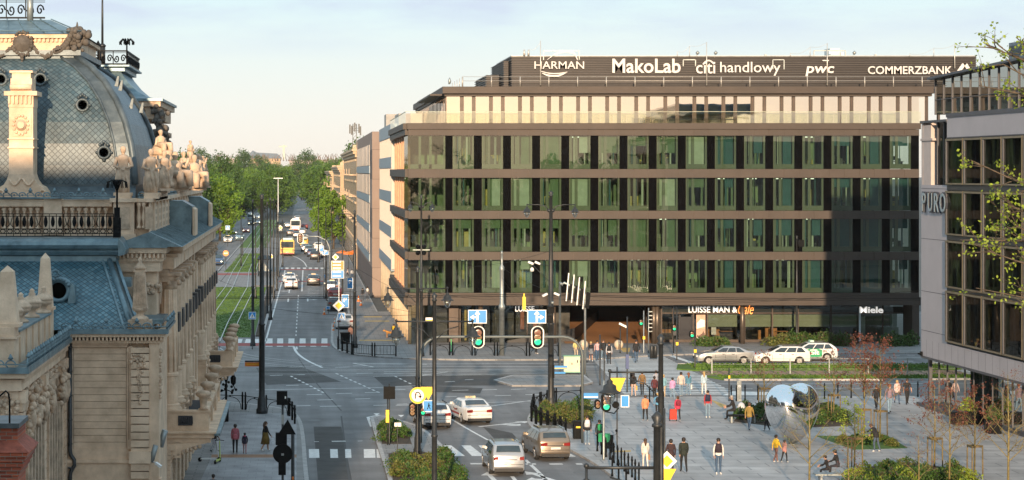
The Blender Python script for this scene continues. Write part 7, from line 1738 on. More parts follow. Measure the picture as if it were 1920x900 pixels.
# detector portal with four louvred panels
x, y = G(1097, 702, .12); t = thing('detector_portal', 'grey curved portal carrying four tilted louvre signal panels above the avenue', 'signal gantry', (x, y, .12)); x0 = XA(1053, y) - x
b = MB(); zt_p = ZA(538, y); b.tube([(0, 0, 0), (0, 0, ZA(556, y)), (-.12, 0, ZA(549, y)), (-.5, 0, ZA(545, y)), (x0 * .9, 0, zt_p + .2), (x0, 0, zt_p)], .085, 8); b.tube([(x0, 1.0, 0), (x0, 1.0, zt_p + .2), (x0, 0, zt_p + .1)], .085, 8); b.build('arch', M_grey, t)
for k, (px, py) in enumerate(((1063, 522), (1073, 525), (1083, 530), (1094, 537))):
 dx = XA(px, y) - x; zc = ZA(py + 12, y) - .12; b = MB(); b.bar((dx - .1, -.3, zc - 1.2), (dx + .1, -.3, zc + .9), .08, .08); o = b.build('panel_bar', M_sw, t); b = MB(); b.extr([(dx + .08, zc - 1.1), (dx + .38, zc - 1.2), (dx + .5, zc + .0), (dx + .22, zc + .1)], 'y', -.28, -.05); b.build('louvre_panel', M_black, o)
# utility cabinet, plates, bins, stones
x, y = G(1072, 698, .12); t = thing('utility_cabinet', 'cream utility cabinet with a green rim on the tram island', 'cabinet', (x, y, .12)); box_part(t, 'body', mat('cabinet_cream', (.62, .60, .46), .6), (-.62, -.3, .08, .58, .3, 1.2)); box_part(t, 'rim', mat('cabinet_green', (.20, .40, .28), .6), (-.66, -.34, 1.202, .62, .34, 1.28), (-.64, -.32, 0, .6, .32, .078)); box_part(t, 'lock', M_black, (.36, -.32, .75, .42, -.302, .95), (-.05, -.32, .6, 0, -.302, .75))
def plate(label, px, py, Y, w_, h, m, body=None, band=None, bm=None):
 x, y, z = W(px, py, Y); t = thing('street_sign', label, 'street sign', (x, y, z)); b = MB(); b.box(-w_ / 2, -.02, -h / 2, w_ / 2, .02, h / 2); b.build('plate', m, t)
 if band: b = MB(); b.box(-w_ / 2 + .02, -.028, -h * .34, w_ / 2 - .02, -.0215, -h * .1); b.build('band', band, t)
 if body: b = MB(); add_text(b, body, 1, facing(0, -.03, h * .08), .01, width=w_ * .8, height=h * .42, offset=.01); b.build('lettering', bm or M_sw, t)
 return t
plate('dark orange street name board hanging on the thick black mast', 474, 683, 128, 1.0, .26, M_so, 'Zachodnia', None, M_sy)
box_m = M_black; b = MB(); x, y, z = W(474, 678, 128); b.box(x - .5, y - .05, z - .02, x + .55, y + .05, z + .06); mono('sign_bracket', b, M_black, 'dark bracket above the orange street name board', 'bracket', off=(x, y, z))
plate('blue and yellow street name plate on the double lamp mast', 1051, 689, 128.6, .85, .22, M_sb, None, M_sy); plate('lower blue street name plate on the double lamp mast', 1049, 699, 128.6, .75, .12, M_sb)
plate('blue street name plate beside the plaza crossing sign', 1108, 742, 112, .80, .30, M_sb, None, M_sw)
plate('white blue yellow name plate on the floodlight mast', 806, 599, 167, .7, .32, M_sw, None, M_sy)
def bin_(label, px, py, m=M_black, w_=.5, h=1.1, z=.12, patch=True):
 x, y = G(px, py, z); t = thing('litter_bin', label, 'litter bin', (x, y, z)); b = MB(); b.prism([(-w_ / 2, -w_ / 2), (w_ / 2, -w_ / 2), (w_ / 2, w_ / 2), (-w_ / 2, w_ / 2)], 0, h * .86); b.prism([(-w_ * .54, -w_ * .54), (w_ * .54, -w_ * .54), (w_ * .54, w_ * .54), (-w_ * .54, w_ * .54)], h * .86, h); b.build('body', m, t)
 if patch: box_part(t, 'opening', M_sy, (-w_ * .25, -w_ * .5 - .02, h * .62, w_ * .25, -w_ * .5 - .002, h * .72))
bin_('black litter bin with a yellow slot beside the golden shrubs', 1083, 822, h=1.0); bin_('black litter bin on the palace pavement near the railing', 420, 790, patch=False, w_=.55); bin_('dark bin behind the fence at the street corner', 647, 644, patch=False, w_=.8, h=1.0)
for px in (1094, 1160): x, y = G(px, 655, .12); b = MB(); b.ball((0, 0, .42), .40, 16); b.lathe([(.25, 0), (.25, .06)], (0, 0, 0), 12); mono('stone_ball', b, mat('ball_cream', (.62, .50, .36), .6), 'round cream stone ball left of the walkers at the passage' if px < 1100 else 'round cream stone ball right of the walkers at the passage', 'stone ball', loc=(x, y, .12))
for px, py in ((1222, 672), (1229, 672)): x, y = G(px, py, .12); b = MB(); b.lathe([(.17, 0), (.17, 1.0), (.14, 1.05)], (0, 0, 0), 10); mono('waste_post', b, M_pole, ('left' if px < 1225 else 'right') + ' one of two dark cylinders at the passage edge', 'bin', loc=(x, y, .12))
# direction and parking signs along the side street
t, x, y = post('direction_sign', 'orange and blue direction board on a white post above the parked cars', 'direction sign', 635.5, 612, 5.9, .05, M_sw)
def bd(px0, px1, py0, py1, m, y=-.08, rows=0, name='sign_face'):
 o = board(t, (XA(px0, Y_) + XA(px1, Y_)) / 2 - X_, (ZA(py0, Y_) + ZA(py1, Y_)) / 2 - .12, XA(px1, Y_) - XA(px0, Y_), ZA(py0, Y_) - ZA(py1, Y_), m, y, name)
 if rows: b = MB(); x0, x1 = XA(px0, Y_) - X_, XA(px1, Y_) - X_; [b.box(x0 + .15, y - .02, (ZA(py0 + (py1 - py0) * (k + .35) / rows, Y_)) - .2, x1 - .3, y - .009, ZA(py0 + (py1 - py0) * (k + .35) / rows, Y_) - .06) for k in range(rows)]; b.build('lines', M_sw, o)
 return o
X_, Y_ = x, y; bd(621, 645, 489, 506, M_so, rows=3); bd(621, 645, 507, 522, M_sb, rows=2)
for px, py, x0, x1, y0, y1, lab, k in ((656.5, 600, 651, 662, 521, 541, 'narrow blue parking sign behind the black lamp mast', 'P'), (647, 612, 640.5, 654, 552, 577, 'larger blue parking board among the signs by the parked cars', 'P'), (615.5, 588, 611.5, 619, 574, 580, 'small blue arrow board beside the traffic cones', ''), (607, 560, 599, 607, 460, 472, 'far blue parking sign under the street tree', 'P'), (613, 560, 605, 616, 470, 478, 'far blue crossing board under the street tree', 'P')):
 t, x, y = post('parking_sign', lab, 'parking sign', px, py, ZA(y0, G(px, py, .12)[1]), .04); X_, Y_ = x, y; o = bd(x0, x1, y0, y1, M_sb)
 if k: b = MB(); w_ = XA(x1, y) - XA(x0, y); add_text(b, k, 1, facing((XA(x0, y) + XA(x1, y)) / 2 - x, -.09, (ZA(y0, y) + ZA(y1, y)) / 2), .01, height=w_ * .6, width=w_ * .45, offset=.02); b.build('letter', M_sw, o)
t, x, y = post('traffic_sign', 'yellow diamond and blue crossing sign at the street corner fence', 'traffic sign', 635, 655, ZA(562, 176), .05); Y_, X_ = y, x; diamond(t, 0, ZA(573, y) - .12, .52); crossing(t, .25, ZA(593, y) - .12, .62)
t, x, y = post('traffic_sign', 'blue and white crossing sign on a thin post by the tram lawn', 'traffic sign', 473, 655, ZA(584, 176), .045); crossing(t, 0, ZA(592, y) - .1, .64)
t, x, y = post('traffic_sign', 'small yellow diamond sign far up the street above the orange board', 'traffic sign', 629, 560, ZA(476, 246), .05); diamond(t, 0, ZA(482, y) - .12, .42)
t, x, y = post('traffic_sign', 'round red and white no entry sign on the far left carriageway', 'traffic sign', 423.5, 506, ZA(468, 315), .05); b = MB(); z = ZA(475, y) - .1; b.lathe([(.45, -.12), (.45, -.08)], (0, 0, z), 20, ax='y'); o = b.build('sign_face', M_so, t); box_part(o, 'bar', M_sw, (-.3, -.14, z - .08, .3, -.121, z + .08))
t, x, y = post('traffic_sign', 'yellow and white diamond sign beside the tram stop', 'traffic sign', 508, 508, ZA(474, 312), .05); diamond(t, 0, ZA(481, y) - .12, .5)
t, x, y = post('traffic_sign', 'tiny yellow diamond sign near the far traffic queue', 'traffic sign', 526, 470, ZA(421, 392), .06); diamond(t, 0, ZA(427, y) - .12, .5)
t, x, y = post('traffic_sign', 'blue crossing sign far off by the left carriageway trees', 'traffic sign', 427, 462, ZA(420, 415), .06); crossing(t, 0, ZA(427, y) - .12, .9)
# hanging signals over the street
t, x, y = post('signal_arch', 'curved arm over the street with white edged amber signals', 'traffic signal', 618, 540, 1, .1); b = MB(); h = ZA(445, y); b.tube([(0, 0, 0), (0, 0, h - 1.5), (-.4, 0, h - .5), (-1.5, 0, h), (XA(566, y) - x, 0, h)], .08, 6); b.build('arm', M_grey, t)
signal_head(t, XA(563, y) - x, ZA(444, y) - .3, -.1, True, 9, 1.5); signal_head(t, XA(564, y) - x + .1, ZA(408, 420), 20, True, 2, 1.1)
# traffic cones, scooters, tram-stop shelters
for i, (px, py) in enumerate(((608, 590), (628, 608), (625, 622), (677, 573), (672, 565))):
 x, y = G(px, py, .12 if px > 640 else .0); t = thing('traffic_cone', ['orange and white traffic cone on the road edge before the dark parked car', 'orange cone left of the white parked car, farther one', 'orange cone left of the white parked car, nearer one', 'orange cone on the pavement behind the lamp mast, nearer one', 'orange cone on the pavement behind the lamp mast, farther one'][i], 'traffic cone', (x, y, .12 if px > 640 else .0)); b = MB(); b.lathe([(.14, .03), (.10, .25)], (0, 0, 0), 12); b.lathe([(.075, .42), (.03, .7)], (0, 0, 0), 12); b.box(-.2, -.2, 0, .2, .2, .03); b.build('cone', M_so, t); b = MB(); b.lathe([(.10, .251), (.075, .419)], (0, 0, 0), 12); b.build('band', M_sw, t)
def scooter(label, px, py, rz, m, z=.12):
 x, y = G(px, py, z); t = thing('kick_scooter', label, 'scooter', (x, y, z), rz); b = MB(); b.box(-.45, -.08, .12, .35, .08, .17); b.tube([(.35, 0, .14), (.50, 0, .2), (.40, 0, 1.1)], .03, 6); b.build('frame', m, t); b = MB(); b.tube([(.40, -.25, 1.12), (.38, 0, 1.15), (.40, .25, 1.12)], .02, 6); b.build('handlebar', M_black, t)
 for xx in (-.48, .52): b = MB(); b.lathe([(.02, -.03), (.11, -.03), (.11, .03), (.02, .03)], (xx, 0, .11), 12, ax='y'); b.build('wheel', M_black, t)
scooter('white kick scooter nearest the palace wall', 392, 865, .1, M_sw); scooter('yellow and white kick scooter beside the white one', 408, 868, 1.35, mat('scooter_lime', (.5, .6, .15), .5)); scooter('bright green kick scooter by the west shop window', 845, 661, 1.4, mat('scooter_green', (.1, .6, .2), .5))
for i, (px, py) in enumerate(((545, 438), (507, 520))):
 x, y = G(px, py); t = thing('tram_shelter', ['dark glass tram shelter beyond the yellow bus', 'dark glass tram shelter on the platform behind the masts'][i], 'tram shelter', (-5.8, y, .16)); b = MB()
 for k in range(4): b.tube([(-.8, k * 4, 0), (-.8, k * 4, 2.4)], .05, 5); b.cut()
 b.build('post', M_black, t); box_part(t, 'roof', M_black, (-1.0, -.5, 2.4, .9, 13, 2.5)); b = MB(); b.face([(-.75, 0, .2), (-.75, 12, .2), (-.75, 12, 2.2), (-.75, 0, 2.2)]); b.build('pane', M_wgf, t); box_part(t, 'end_panel', M_sw, (-.6, 13.2, .1, .5, 13.3, 2.0))
# fences with arched bays
def arch_fence(label, pts, z=.12, h=1.1, arch=True, npost=None):
 x0, y0 = pts[0]; t = thing('railing', label, 'railing', (x0, y0, z)); P, Rr = MB(), MB(); P2_ = [Vector((a - x0, b_ - y0, 0)) for a, b_ in pts]
 for i, (a, c) in enumerate(zip(P2_, P2_[1:])):
  d = (c - a); L = d.length; d = d / L
  for q in (a + d * .12, c - d * .12): P.lathe([(.06, 0), (.06, h * .75), (.08, h * .78), (.08, h * .84), (.05, h * .86), (.05, h), (.01, h + .05)], tuple(q), 8); P.cut()
  Rr.bar(a + d * .12 + Vector((0, 0, h * .8)), c - d * .12 + Vector((0, 0, h * .8)), .04)
  if arch: Rr.tube([a + d * (L / 2 - (L / 2 - .22) * math.cos(s)) + Vector((0, 0, .05 + h * .68 * math.sin(s) ** .8)) for s in [k * math.pi / 12 for k in range(13)]], .022, 5); Rr.bar(a + d * L / 2 + Vector((0, 0, h * .72)), a + d * L / 2 + Vector((0, 0, h * .8)), .1)
  else:
   Rr.bar(a + d * .12 + Vector((0, 0, .15)), c - d * .12 + Vector((0, 0, .15)), .04)
   n = max(2, int(L / .25)); [Rr.bar(a + d * L * k / n + Vector((0, 0, .15)), a + d * L * k / n + Vector((0, 0, h * .8)), .022) for k in range(1, n)]
  Rr.cut()
 P.build('post', M_black, t); Rr.build('rail', M_black, t)
def seg(pxs, L=1.9, z=.12):
 P = [Vector(G(x, y, z)) for x, y in pxs]; out_ = [tuple(P[0])]
 for a, c in zip(P, P[1:]):
  n = max(1, round((c - a).length / L)); out_ += [tuple(a + (c - a) * k / n) for k in range(1, n + 1)]
 return out_
arch_fence('black arched railing along the top edge of the palace pavement', seg([(405, 766), (458, 768), (497, 774), (543, 780), (553, 795)]))
arch_fence('arched railing before the west shop window and crossing', seg([(804, 666), (930, 667), (1050, 668)], 2.1))
arch_fence('straight barred railing at the street corner pavement', seg([(633, 655), (660, 665), (700, 668), (745, 668)], 2.0), arch=False)
arch_fence('curved arched railing round the golden shrubs of the plaza', seg([(1092, 757), (1040, 760), (1000, 772), (996, 790), (1014, 800), (1040, 812), (1062, 822)], 1.5))
t = thing('median_fence', 'thin wire fence with light posts along the grass median', 'fence', (mx0 + 2, 152.9, .07)); P, Rr = MB(), MB()
for k in range(13): P.box(k * 2.95 - .04, -.03, 0, k * 2.95 + .04, .03, 1.15); P.cut()
Rr.bar((0, 0, 1.12), (37, 0, 1.12), .03); Rr.bar((0, 0, .7), (37, 0, .7), .012); Rr.bar((0, 0, .35), (37, 0, .35), .012); P.build('post', M_grey, t); Rr.build('wire', M_grey, t)
# bollards
t0 = None
bol = [(1120, 846), (1128, 852), (1136, 857), (1144, 862), (1151, 868), (1158, 873), (1165, 878), (1171, 884), (1178, 889), (1185, 895), (1191, 901), (1198, 907), (1148, 893), (1160, 902), (1174, 912)]
for i, (px, py) in enumerate(bol + [(1218, 754), (1244, 765), (1371, 752), (1381, 752), (1397, 751), (1421, 750), (1546, 748), (1571, 747), (1596, 746), (1620, 746), (1721, 744)]):
 x, y = G(px, py, .12); grp = ('bollards along the plaza kerb', 'slim black bollard in the curving row along the plaza kerb') if i < len(bol) else ('bollards along the avenue edge of the plaza', 'black bollard on the avenue edge of the plaza')
 if t0 is None: b = MB(); b.lathe([(.06, 0), (.06, .12), (.045, .15), (.045, .8), (.06, .82), (.06, .88), (.045, .9), (.04, 1.0), (.01, 1.08)], (0, 0, 0), 8); t0 = mono('bollard', b, M_black, grp[1], 'bollard', loc=(x, y, .12), group=grp[0])
 else: c = t0.copy(); COL.objects.link(c); c.location = (x, y, .12); c['label'] = grp[1]; c['group'] = grp[0]
x, y = G(1385.5, 752, .12); t = thing('ticket_post', 'grey service post with a round window between bollards', 'ticket machine', (x, y, .12)); box_part(t, 'body', M_grey, (-.14, -.12, 0, .14, .12, 1.35)); b = MB(); b.lathe([(.09, -.14), (.09, -.121)], (0, 0, 1.0), 12, ax='y'); b.build('dial', M_sw, t)
x, y = G(1367, 752, .12); t, x, y = post('signal_post', 'dark post with a yellow mark at the plaza edge by the seated man', 'post', 1367, 752, 2.2, .05); box_part(t, 'mark', M_sy, (-.06, -.08, 1.5, .06, -.05, 1.7))
# ornate dark lantern standard behind the palace balconies
x, y = G(424, 775, .12); t = thing('ornate_lantern', 'ornate black candelabra standard behind the palace balcony', 'lantern', (x, y, .12)); b = MB(); b.lathe([(.16, 0), (.10, .3), (.07, .5), (.07, 1.6), (.12, 1.7), (.05, 1.9), (.16, 2.3), (.03, 2.6)], (0, 0, 0), 10)
for s in (-1, 1): b.tube([(0, 0, 1.5), (s * .35, 0, 1.35), (s * .55, 0, 1.6), (s * .42, 0, 1.8)], .03, 5); b.lathe([(.04, 0), (.16, .15), (.18, .5), (.10, .6), (.02, .8)], (s * .45, 0, 1.75), 8)
for k in range(8): b.ball((random.uniform(-.7, .7), 0, random.uniform(1.2, 2.0)), .09, 6)
b.build('standard', M_black, t)
# mirror heart sculpture
def heart():
 bm = bmesh.new(); bmesh.ops.create_icosphere(bm, subdivisions=5, radius=1)
 f = lambda x, y, z: (x * x + 2.25 * y * y + z * z - 1) ** 3 - x * x * z ** 3 - .1125 * y * y * z ** 3
 for v in bm.verts:
  d = v.co.normalized(); lo, hi = 0.0, 2.0
  for _ in range(40):
   r = (lo + hi) / 2
   if f(d.x * r, d.y * r, d.z * r) < 0: lo = r
   else: hi = r
  v.co = d * lo
 for k in range(3): bmesh.ops.smooth_vert(bm, verts=bm.verts, factor=.4, use_axis_x=True, use_axis_y=True, use_axis_z=True)
 for v in bm.verts: v.co = Vector((v.co.x * 1.46, v.co.y * 1.9, v.co.z * 1.56))
 me = bpy.data.meshes.new('heart'); bm.to_mesh(me); bm.free()
 for p in me.polygons: p.use_smooth = True
 return me
m = mat('mirror_steel', (.86, .87, .88), .025, 1.0, var=.01); me = heart(); me.materials.append(m); zs = [v.co.z for v in me.vertices]
x, y = G(1485, 832, .12); t = thing('heart_sculpture', 'large polished mirror heart standing on its point in the plaza', 'sculpture', (x, y, .12), R(32)); o = bpy.data.objects.new('heart', me); COL.objects.link(o); o.parent = t; o.location = (0, 0, -min(zs) - .03); b = MB(); b.lathe([(.5, 0), (.5, .02)], (0, 0, 0), 20); b.build('base_plate', M_grey, t)
# cafe parasols up the street
for px, py, lab in ((642, 500, 'orange cafe parasol up the street, left one'), (653, 503, 'orange cafe parasol up the street, middle one'), (662, 500, 'orange cafe parasol up the street, right one')):
 x, y = G(px, py, .12); t = thing('parasol', lab, 'parasol', (x, y, .12)); b = MB(); b.tube([(0, 0, 0), (0, 0, 2.6)], .04, 5); b.build('pole', M_pole, t); b = MB(); b.lathe([(1.0, 2.2), (1.0, 2.28), (.5, 2.5), (.05, 2.65)], (0, 0, 0), 8, sm=False); b.build('canopy', M_so, t)
# benches
x, y = G(1392, 792, .12); t = thing('bench', 'dark bench edge beside the left sculpture bed', 'bench', (x, y, .12)); box_part(t, 'seat', M_black, (-.9, -.3, .38, .9, .3, .46)); [box_part(t, 'leg', M_grey, (s - .05, -.25, 0, s + .05, .25, .379)) for s in (-.7, .7)]
x, y = G(1565, 905, .12); t = thing('bench', 'low bench under the seated dark figures at the picture bottom', 'bench', (x, y, .12)); box_part(t, 'seat', M_grey, (-1.0, -.3, .38, .9, .3, .46)); [box_part(t, 'leg', M_grey, (s - .05, -.25, 0, s + .05, .25, .379)) for s in (-.7, .7)]
# ================================================================== VEHICLES
M_cg = mat('car_glass', (.03, .042, .048), .05, var=.3, scale=3, spec=1.0); M_tyre = mat('tyre', (.015, .015, .015), .8); M_rim = mat('alloy', (.50, .50, .50), .3, .8); M_plas = mat('black_plastic', (.02, .02, .02), .6)
M_tail = mat('tail_light', (.20, .008, .006), .3, var=.1); M_head = mat('head_light', (.7, .7, .68), .15, var=.05); M_hlon = mat('head_light_on', (.8, .8, .7), .2, emit=(1, .85, .55, 4)); M_plate = mat('number_plate', (.65, .65, .6), .5); M_chr = mat('chrome', (.6, .6, .6), .15, 1.0)
def paint(n, c, metal=.0): return mat('paint_' + n, c, .32, metal, var=.04, scale=2, coat=.8)
PT = {'white': paint('white', (.70, .70, .69)), 'silver': paint('silver', (.42, .43, .44), .6), 'grey': paint('grey', (.20, .21, .22), .5), 'bronze': paint('bronze', (.27, .22, .17), .6), 'black': paint('black', (.015, .016, .018)), 'blue': paint('blue', (.03, .07, .16), .3), 'lightblue': paint('lightblue', (.20, .32, .40), .3), 'red': paint('red', (.25, .02, .02)), 'yellow': paint('yellow', (.75, .45, .03)), 'orange': paint('orange', (.7, .22, .03))}
KIND = {  # L, W, H, belt, front axle, rear axle, greenhouse outline rear->front
 'sedan': dict(L=4.7, W=1.82, H=1.45, belt=.93, fa=1.42, ra=-1.38, tail=[(-2.30, 1.0), (-2.18, 1.08), (-1.72, 1.10)], roof=[(-1.05, 1.40), (-.55, 1.45), (.15, 1.44)], ws=(1.0, 1.02), hood=[(1.7, .93), (2.2, .78)]),
 'hatch': dict(L=4.45, W=1.82, H=1.50, belt=.95, fa=1.38, ra=-1.30, tail=[(-2.17, 1.0), (-2.05, 1.12)], roof=[(-1.62, 1.42), (-1.2, 1.48), (.1, 1.47)], ws=(.98, 1.04), hood=[(1.65, .95), (2.08, .80)]),
 'suv': dict(L=4.5, W=1.80, H=1.64, belt=1.02, fa=1.32, ra=-1.25, tail=[(-2.18, 1.05), (-2.12, 1.15)], roof=[(-1.88, 1.55), (-1.4, 1.63), (.05, 1.61)], ws=(.85, 1.12), hood=[(1.6, 1.03), (2.1, .88)]),
 'van': dict(L=4.4, W=1.85, H=1.66, belt=1.02, fa=1.36, ra=-1.28, tail=[(-2.15, 1.05), (-2.08, 1.18)], roof=[(-1.82, 1.52), (-1.3, 1.63), (.0, 1.64)], ws=(1.1, 1.12), hood=[(1.65, 1.0), (2.05, .82)])}
def car(kind, label, loc, rz, col, group=None, extra=None, on=False):
 K = KIND[kind]; L2, W2, H, belt = K['L'] / 2, K['W'] / 2, K['H'], K['belt']
 t = thing('car', label, 'car', loc, rz, group)
 def half(y, z):
  k = max(0, (z - belt) / (H - belt)); w_ = 1 - .24 * k ** 1.15 - .05 * max(0, (.5 - z)) / .3
  e = max(0, (abs(y) - (L2 - .75)) / .75); return W2 * w_ * (1 - .13 * e * e)
 prof = [(-L2 + .06, .30), (-L2, .50), (-L2 + .01, .72), (-L2 + .04, .92)] + K['tail'] + K['roof'] + [K['ws']] + K['hood'] + [(L2 - .03, .66), (L2, .5), (L2 - .06, .26)]
 bot = []
 for ax_ in (K['fa'], K['ra']): bot += [(ax_ + .39 * math.cos(a), max(.22, .32 + .39 * math.sin(a))) for a in [k * math.pi / 8 for k in range(9)]]
 prof = prof + bot
 bm = bmesh.new(); vs = [[bm.verts.new((s * W2, y, z)) for y, z in prof] for s in (-1, 1)]
 bm.faces.new(vs[0]); bm.faces.new(vs[1][::-1]); n = len(prof); se = []
 for i in range(n): j = (i + 1) % n; bm.faces.new((vs[0][j], vs[0][i], vs[1][i], vs[1][j]))
 bm.normal_update(); bmesh.ops.recalc_face_normals(bm, faces=bm.faces)
 npf = len(K['tail']) + len(K['roof']) + 1 + len(K['hood']) + 7
 ed = [e for e in bm.edges if any(abs(e.verts[0].co.x - s * W2) < 1e-5 and abs(e.verts[1].co.x - s * W2) < 1e-5 for s in (-1, 1)) and len(e.link_faces) == 2 and e.calc_face_angle(0) > 1 and min(e.verts[0].co.z, e.verts[1].co.z) > .45 and not (abs(e.verts[0].co.y - K['fa']) < .41 and e.verts[0].co.z < .72) and not (abs(e.verts[0].co.y - K['ra']) < .41 and e.verts[0].co.z < .72)]
 bmesh.ops.bevel(bm, geom=ed, offset=.075, segments=3, affect='EDGES', profile=.6)
 for co, no in [((0, 0, z), (0, 0, 1)) for z in (.5, .75, belt, belt + .25)] + [((0, y, 0), (0, 1, 0)) for y in (-L2 + .25, -L2 + .5, -.8, 0, .8, L2 - .5, L2 - .25)] + [((x, 0, 0), (1, 0, 0)) for x in (-.45, 0, .45)]:
  bmesh.ops.bisect_plane(bm, geom=bm.verts[:] + bm.edges[:] + bm.faces[:], plane_co=co, plane_no=no)
 bmesh.ops.triangulate(bm, faces=[f for f in bm.faces if len(f.verts) > 4])
 for v in bm.verts:
  y, z = v.co.y, v.co.z; k = v.co.x / W2; v.co.x = k * half(y, z); e = 1 - k * k
  if abs(y) > L2 - .2: v.co.y += (.10 if y > 0 else -.05) * (e - .6)
  if z > H - .12: v.co.z += .035 * (e - .6)
  elif z > belt - .2 and y > .9: v.co.z += .03 * (e - .6)
 me = bpy.data.meshes.new('body'); bm.to_mesh(me); bm.free(); me.materials.append(PT[col])
 for p in me.polygons: p.use_smooth = True
 me.set_sharp_from_angle(angle=R(32)); body = bpy.data.objects.new('body', me); COL.objects.link(body); body.parent = t
 # glass
 def side(pts, s, d=.008): return [(s * (half(y, z) + d), y, z) for y, z in pts]
 def sub(a, b_, n_): return [(a[0] + (b_[0] - a[0]) * k / n_, a[1] + (b_[1] - a[1]) * k / n_) for k in range(n_)]
 r0, r1, ws = K['roof'][0], K['roof'][-1], K['ws']; tl = K['tail'][-1]; zb, zt_ = belt + .07, H - .13
 def edge_y(p, q, z): return p[0] + (q[0] - p[0]) * (z - p[1]) / (q[1] - p[1])
 yr_b, yr_t = (edge_y(tl, r0, zb + .06) if tl[1] < zb + .06 else tl[0]) + .22, edge_y(tl, r0, min(zt_, r0[1] - .02)) + .16; yf_t, yf_b = r1[0] + .10, ws[0] - .12; yf_t = edge_y(ws, r1, zt_) - .12
 for s in (-1, 1):
  cuts_ = [0, .36, .62, 1] if kind != 'sedan' else [0, .12, .55, 1]
  B_ = [yr_b + (yf_b - yr_b) * c for c in (0, .30, .62, 1)]; T_ = [yr_t + (yf_t - yr_t) * c for c in (0, .22, .62, 1)]
  for k in range(3):
   g = .035; q = [(B_[k] + g, zb), (B_[k + 1] - g, zb), (T_[k + 1] - g, zt_), (T_[k] + g, zt_)]
   P = sub(q[0], q[1], 1) + sub(q[1], q[2], 3) + sub(q[2], q[3], 1) + sub(q[3], q[0], 3); w = MB(); v = side(P, s); w.face(v if s > 0 else v[::-1]); w.build('side_window', M_cg, t)
  w = MB(); w.box(s * (W2 + .02) - .09, ws[0] - .32, belt + .05, s * (W2 + .02) + .09, ws[0] - .2, belt + .18); w.build('mirror', PT[col], t)
 def across(p, q, k0, k1, nm, inx=.84):
  w = MB(); d = Vector((q[0] - p[0], q[1] - p[1])); nrm = Vector((-d.y, d.x)).normalized()
  if nrm.y < 0: nrm = -nrm
  rows_ = []
  for kk in (k0, (k0 + k1) / 2, k1):
   y, z = p[0] + d.x * kk + nrm.x * .022, p[1] + d.y * kk + nrm.y * .022; rows_.append([(x * half(y, z) * inx, y, z + (.014 * (1 - x * x))) for x in (-1, -.5, 0, .5, 1)])
  for a, b_ in zip(rows_, rows_[1:]):
   for i in range(4): w.face([a[i], a[i + 1], b_[i + 1], b_[i]], sm=True)
  return w.build(nm, M_cg, t)
 across(ws, r1, .08, .90, 'windscreen'); across(tl, r0, .14, .88, 'rear_window', .80)
 for s in (-1, 1):
  w = MB(); yl = -L2 + .02; za = .78 if kind == 'sedan' else .84; x1, x0 = s * W2 * .84, s * W2 * (.48 if kind != 'suv' else .60); w.extr([(min(x0, x1), za), (max(x0, x1), za - .0), (max(x0, x1), za + .17), (min(x0, x1), za + .13)], 'y', yl - .075, yl + .12)
  w.build('tail_light', M_tail, t); w = MB(); w.extr([(min(x0, x1), .60), (max(x0, x1), .60), (max(x0, x1), .76), (min(x0, x1), .72)], 'y', L2 - .14, L2 + .02); w.build('headlight', M_hlon if on else M_head, t)
 box_part(t, 'number_plate', M_plate, (-.26, -L2 - .065, .66, .26, -L2 - .03, .77)); box_part(t, 'grille', M_plas, (-.45, L2 - .05, .42, .45, L2 + .055, .60)); box_part(t, 'bumper_trim', M_plas, (-W2 * .8, -L2 - .06, .26, W2 * .8, -L2 + .2, .42))
 w = MB()
 for s in (-1, 1):
  for y0 in (yf_b - .02, yr_b + (yf_b - yr_b) * .30, yr_b + (yf_b - yr_b) * .66):
   for z0, z1 in ((.36, .55), (.55, .75), (.75, belt + .04)): v = [(s * (half(y0 + d, z) + .004), y0 + d, z) for d, z in ((0, z0), (.022, z0), (.022, z1), (0, z1))]; w.face(v if s > 0 else v[::-1])
  for y0 in (yf_b - .75, yr_b + (yf_b - yr_b) * .36): w.box(s * (half(y0, belt - .1) + .015) - .015, y0, belt - .12, s * (half(y0, belt - .1) + .015) + .015, y0 + .2, belt - .08)
 w.box(-W2 * .8, -L2 - .012, .60, W2 * .8, -L2 + .03, .618); w.box(-W2 * .46, -L2 - .03, .84, W2 * .46, -L2 + .03, .865); w.build('panel_seam', M_plas, t)
 if kind != 'sedan': box_part(t, 'roof_rail', M_plas if col in ('white',) else M_chr, *[(s * (half(0, H - .02)) * .93 - .02, -1.5, H - .01, s * half(0, H - .02) * .93 + .02, .0, H + .045) for s in (-1, 1)])
 box_part(t, 'underbody', M_plas, (-W2 * .74, -L2 + .35, .2, W2 * .74, L2 - .35, .72))
 for ya in (K['fa'], K['ra']):
  for s in (-1, 1):
   w = MB(); w.lathe([(.22, -.10), (.31, -.10), (.325, -.06), (.325, .06), (.31, .10), (.22, .10)], (s * (W2 - .12), ya, .325), 20, ax='x'); o = w.build('wheel', M_tyre, t)
   w = MB(); xo = s * (W2 - .12 + .085); w.lathe([(.20, -.02), (.225, .02), (.235, -.0)] , (xo, ya, .325), 20, ax='x'); w.lathe([(.05, -.02), (.05, .025)], (xo, ya, .325), 8, ax='x')
   for k in range(5): a = k * 1.257; w.bar((xo + s * .02, ya, .325), (xo + s * .02, ya + .21 * math.cos(a), .325 + .21 * math.sin(a)), .05, .04)
   w.build('rim', M_rim, o)
 if extra: extra(t, K, half)
 return t
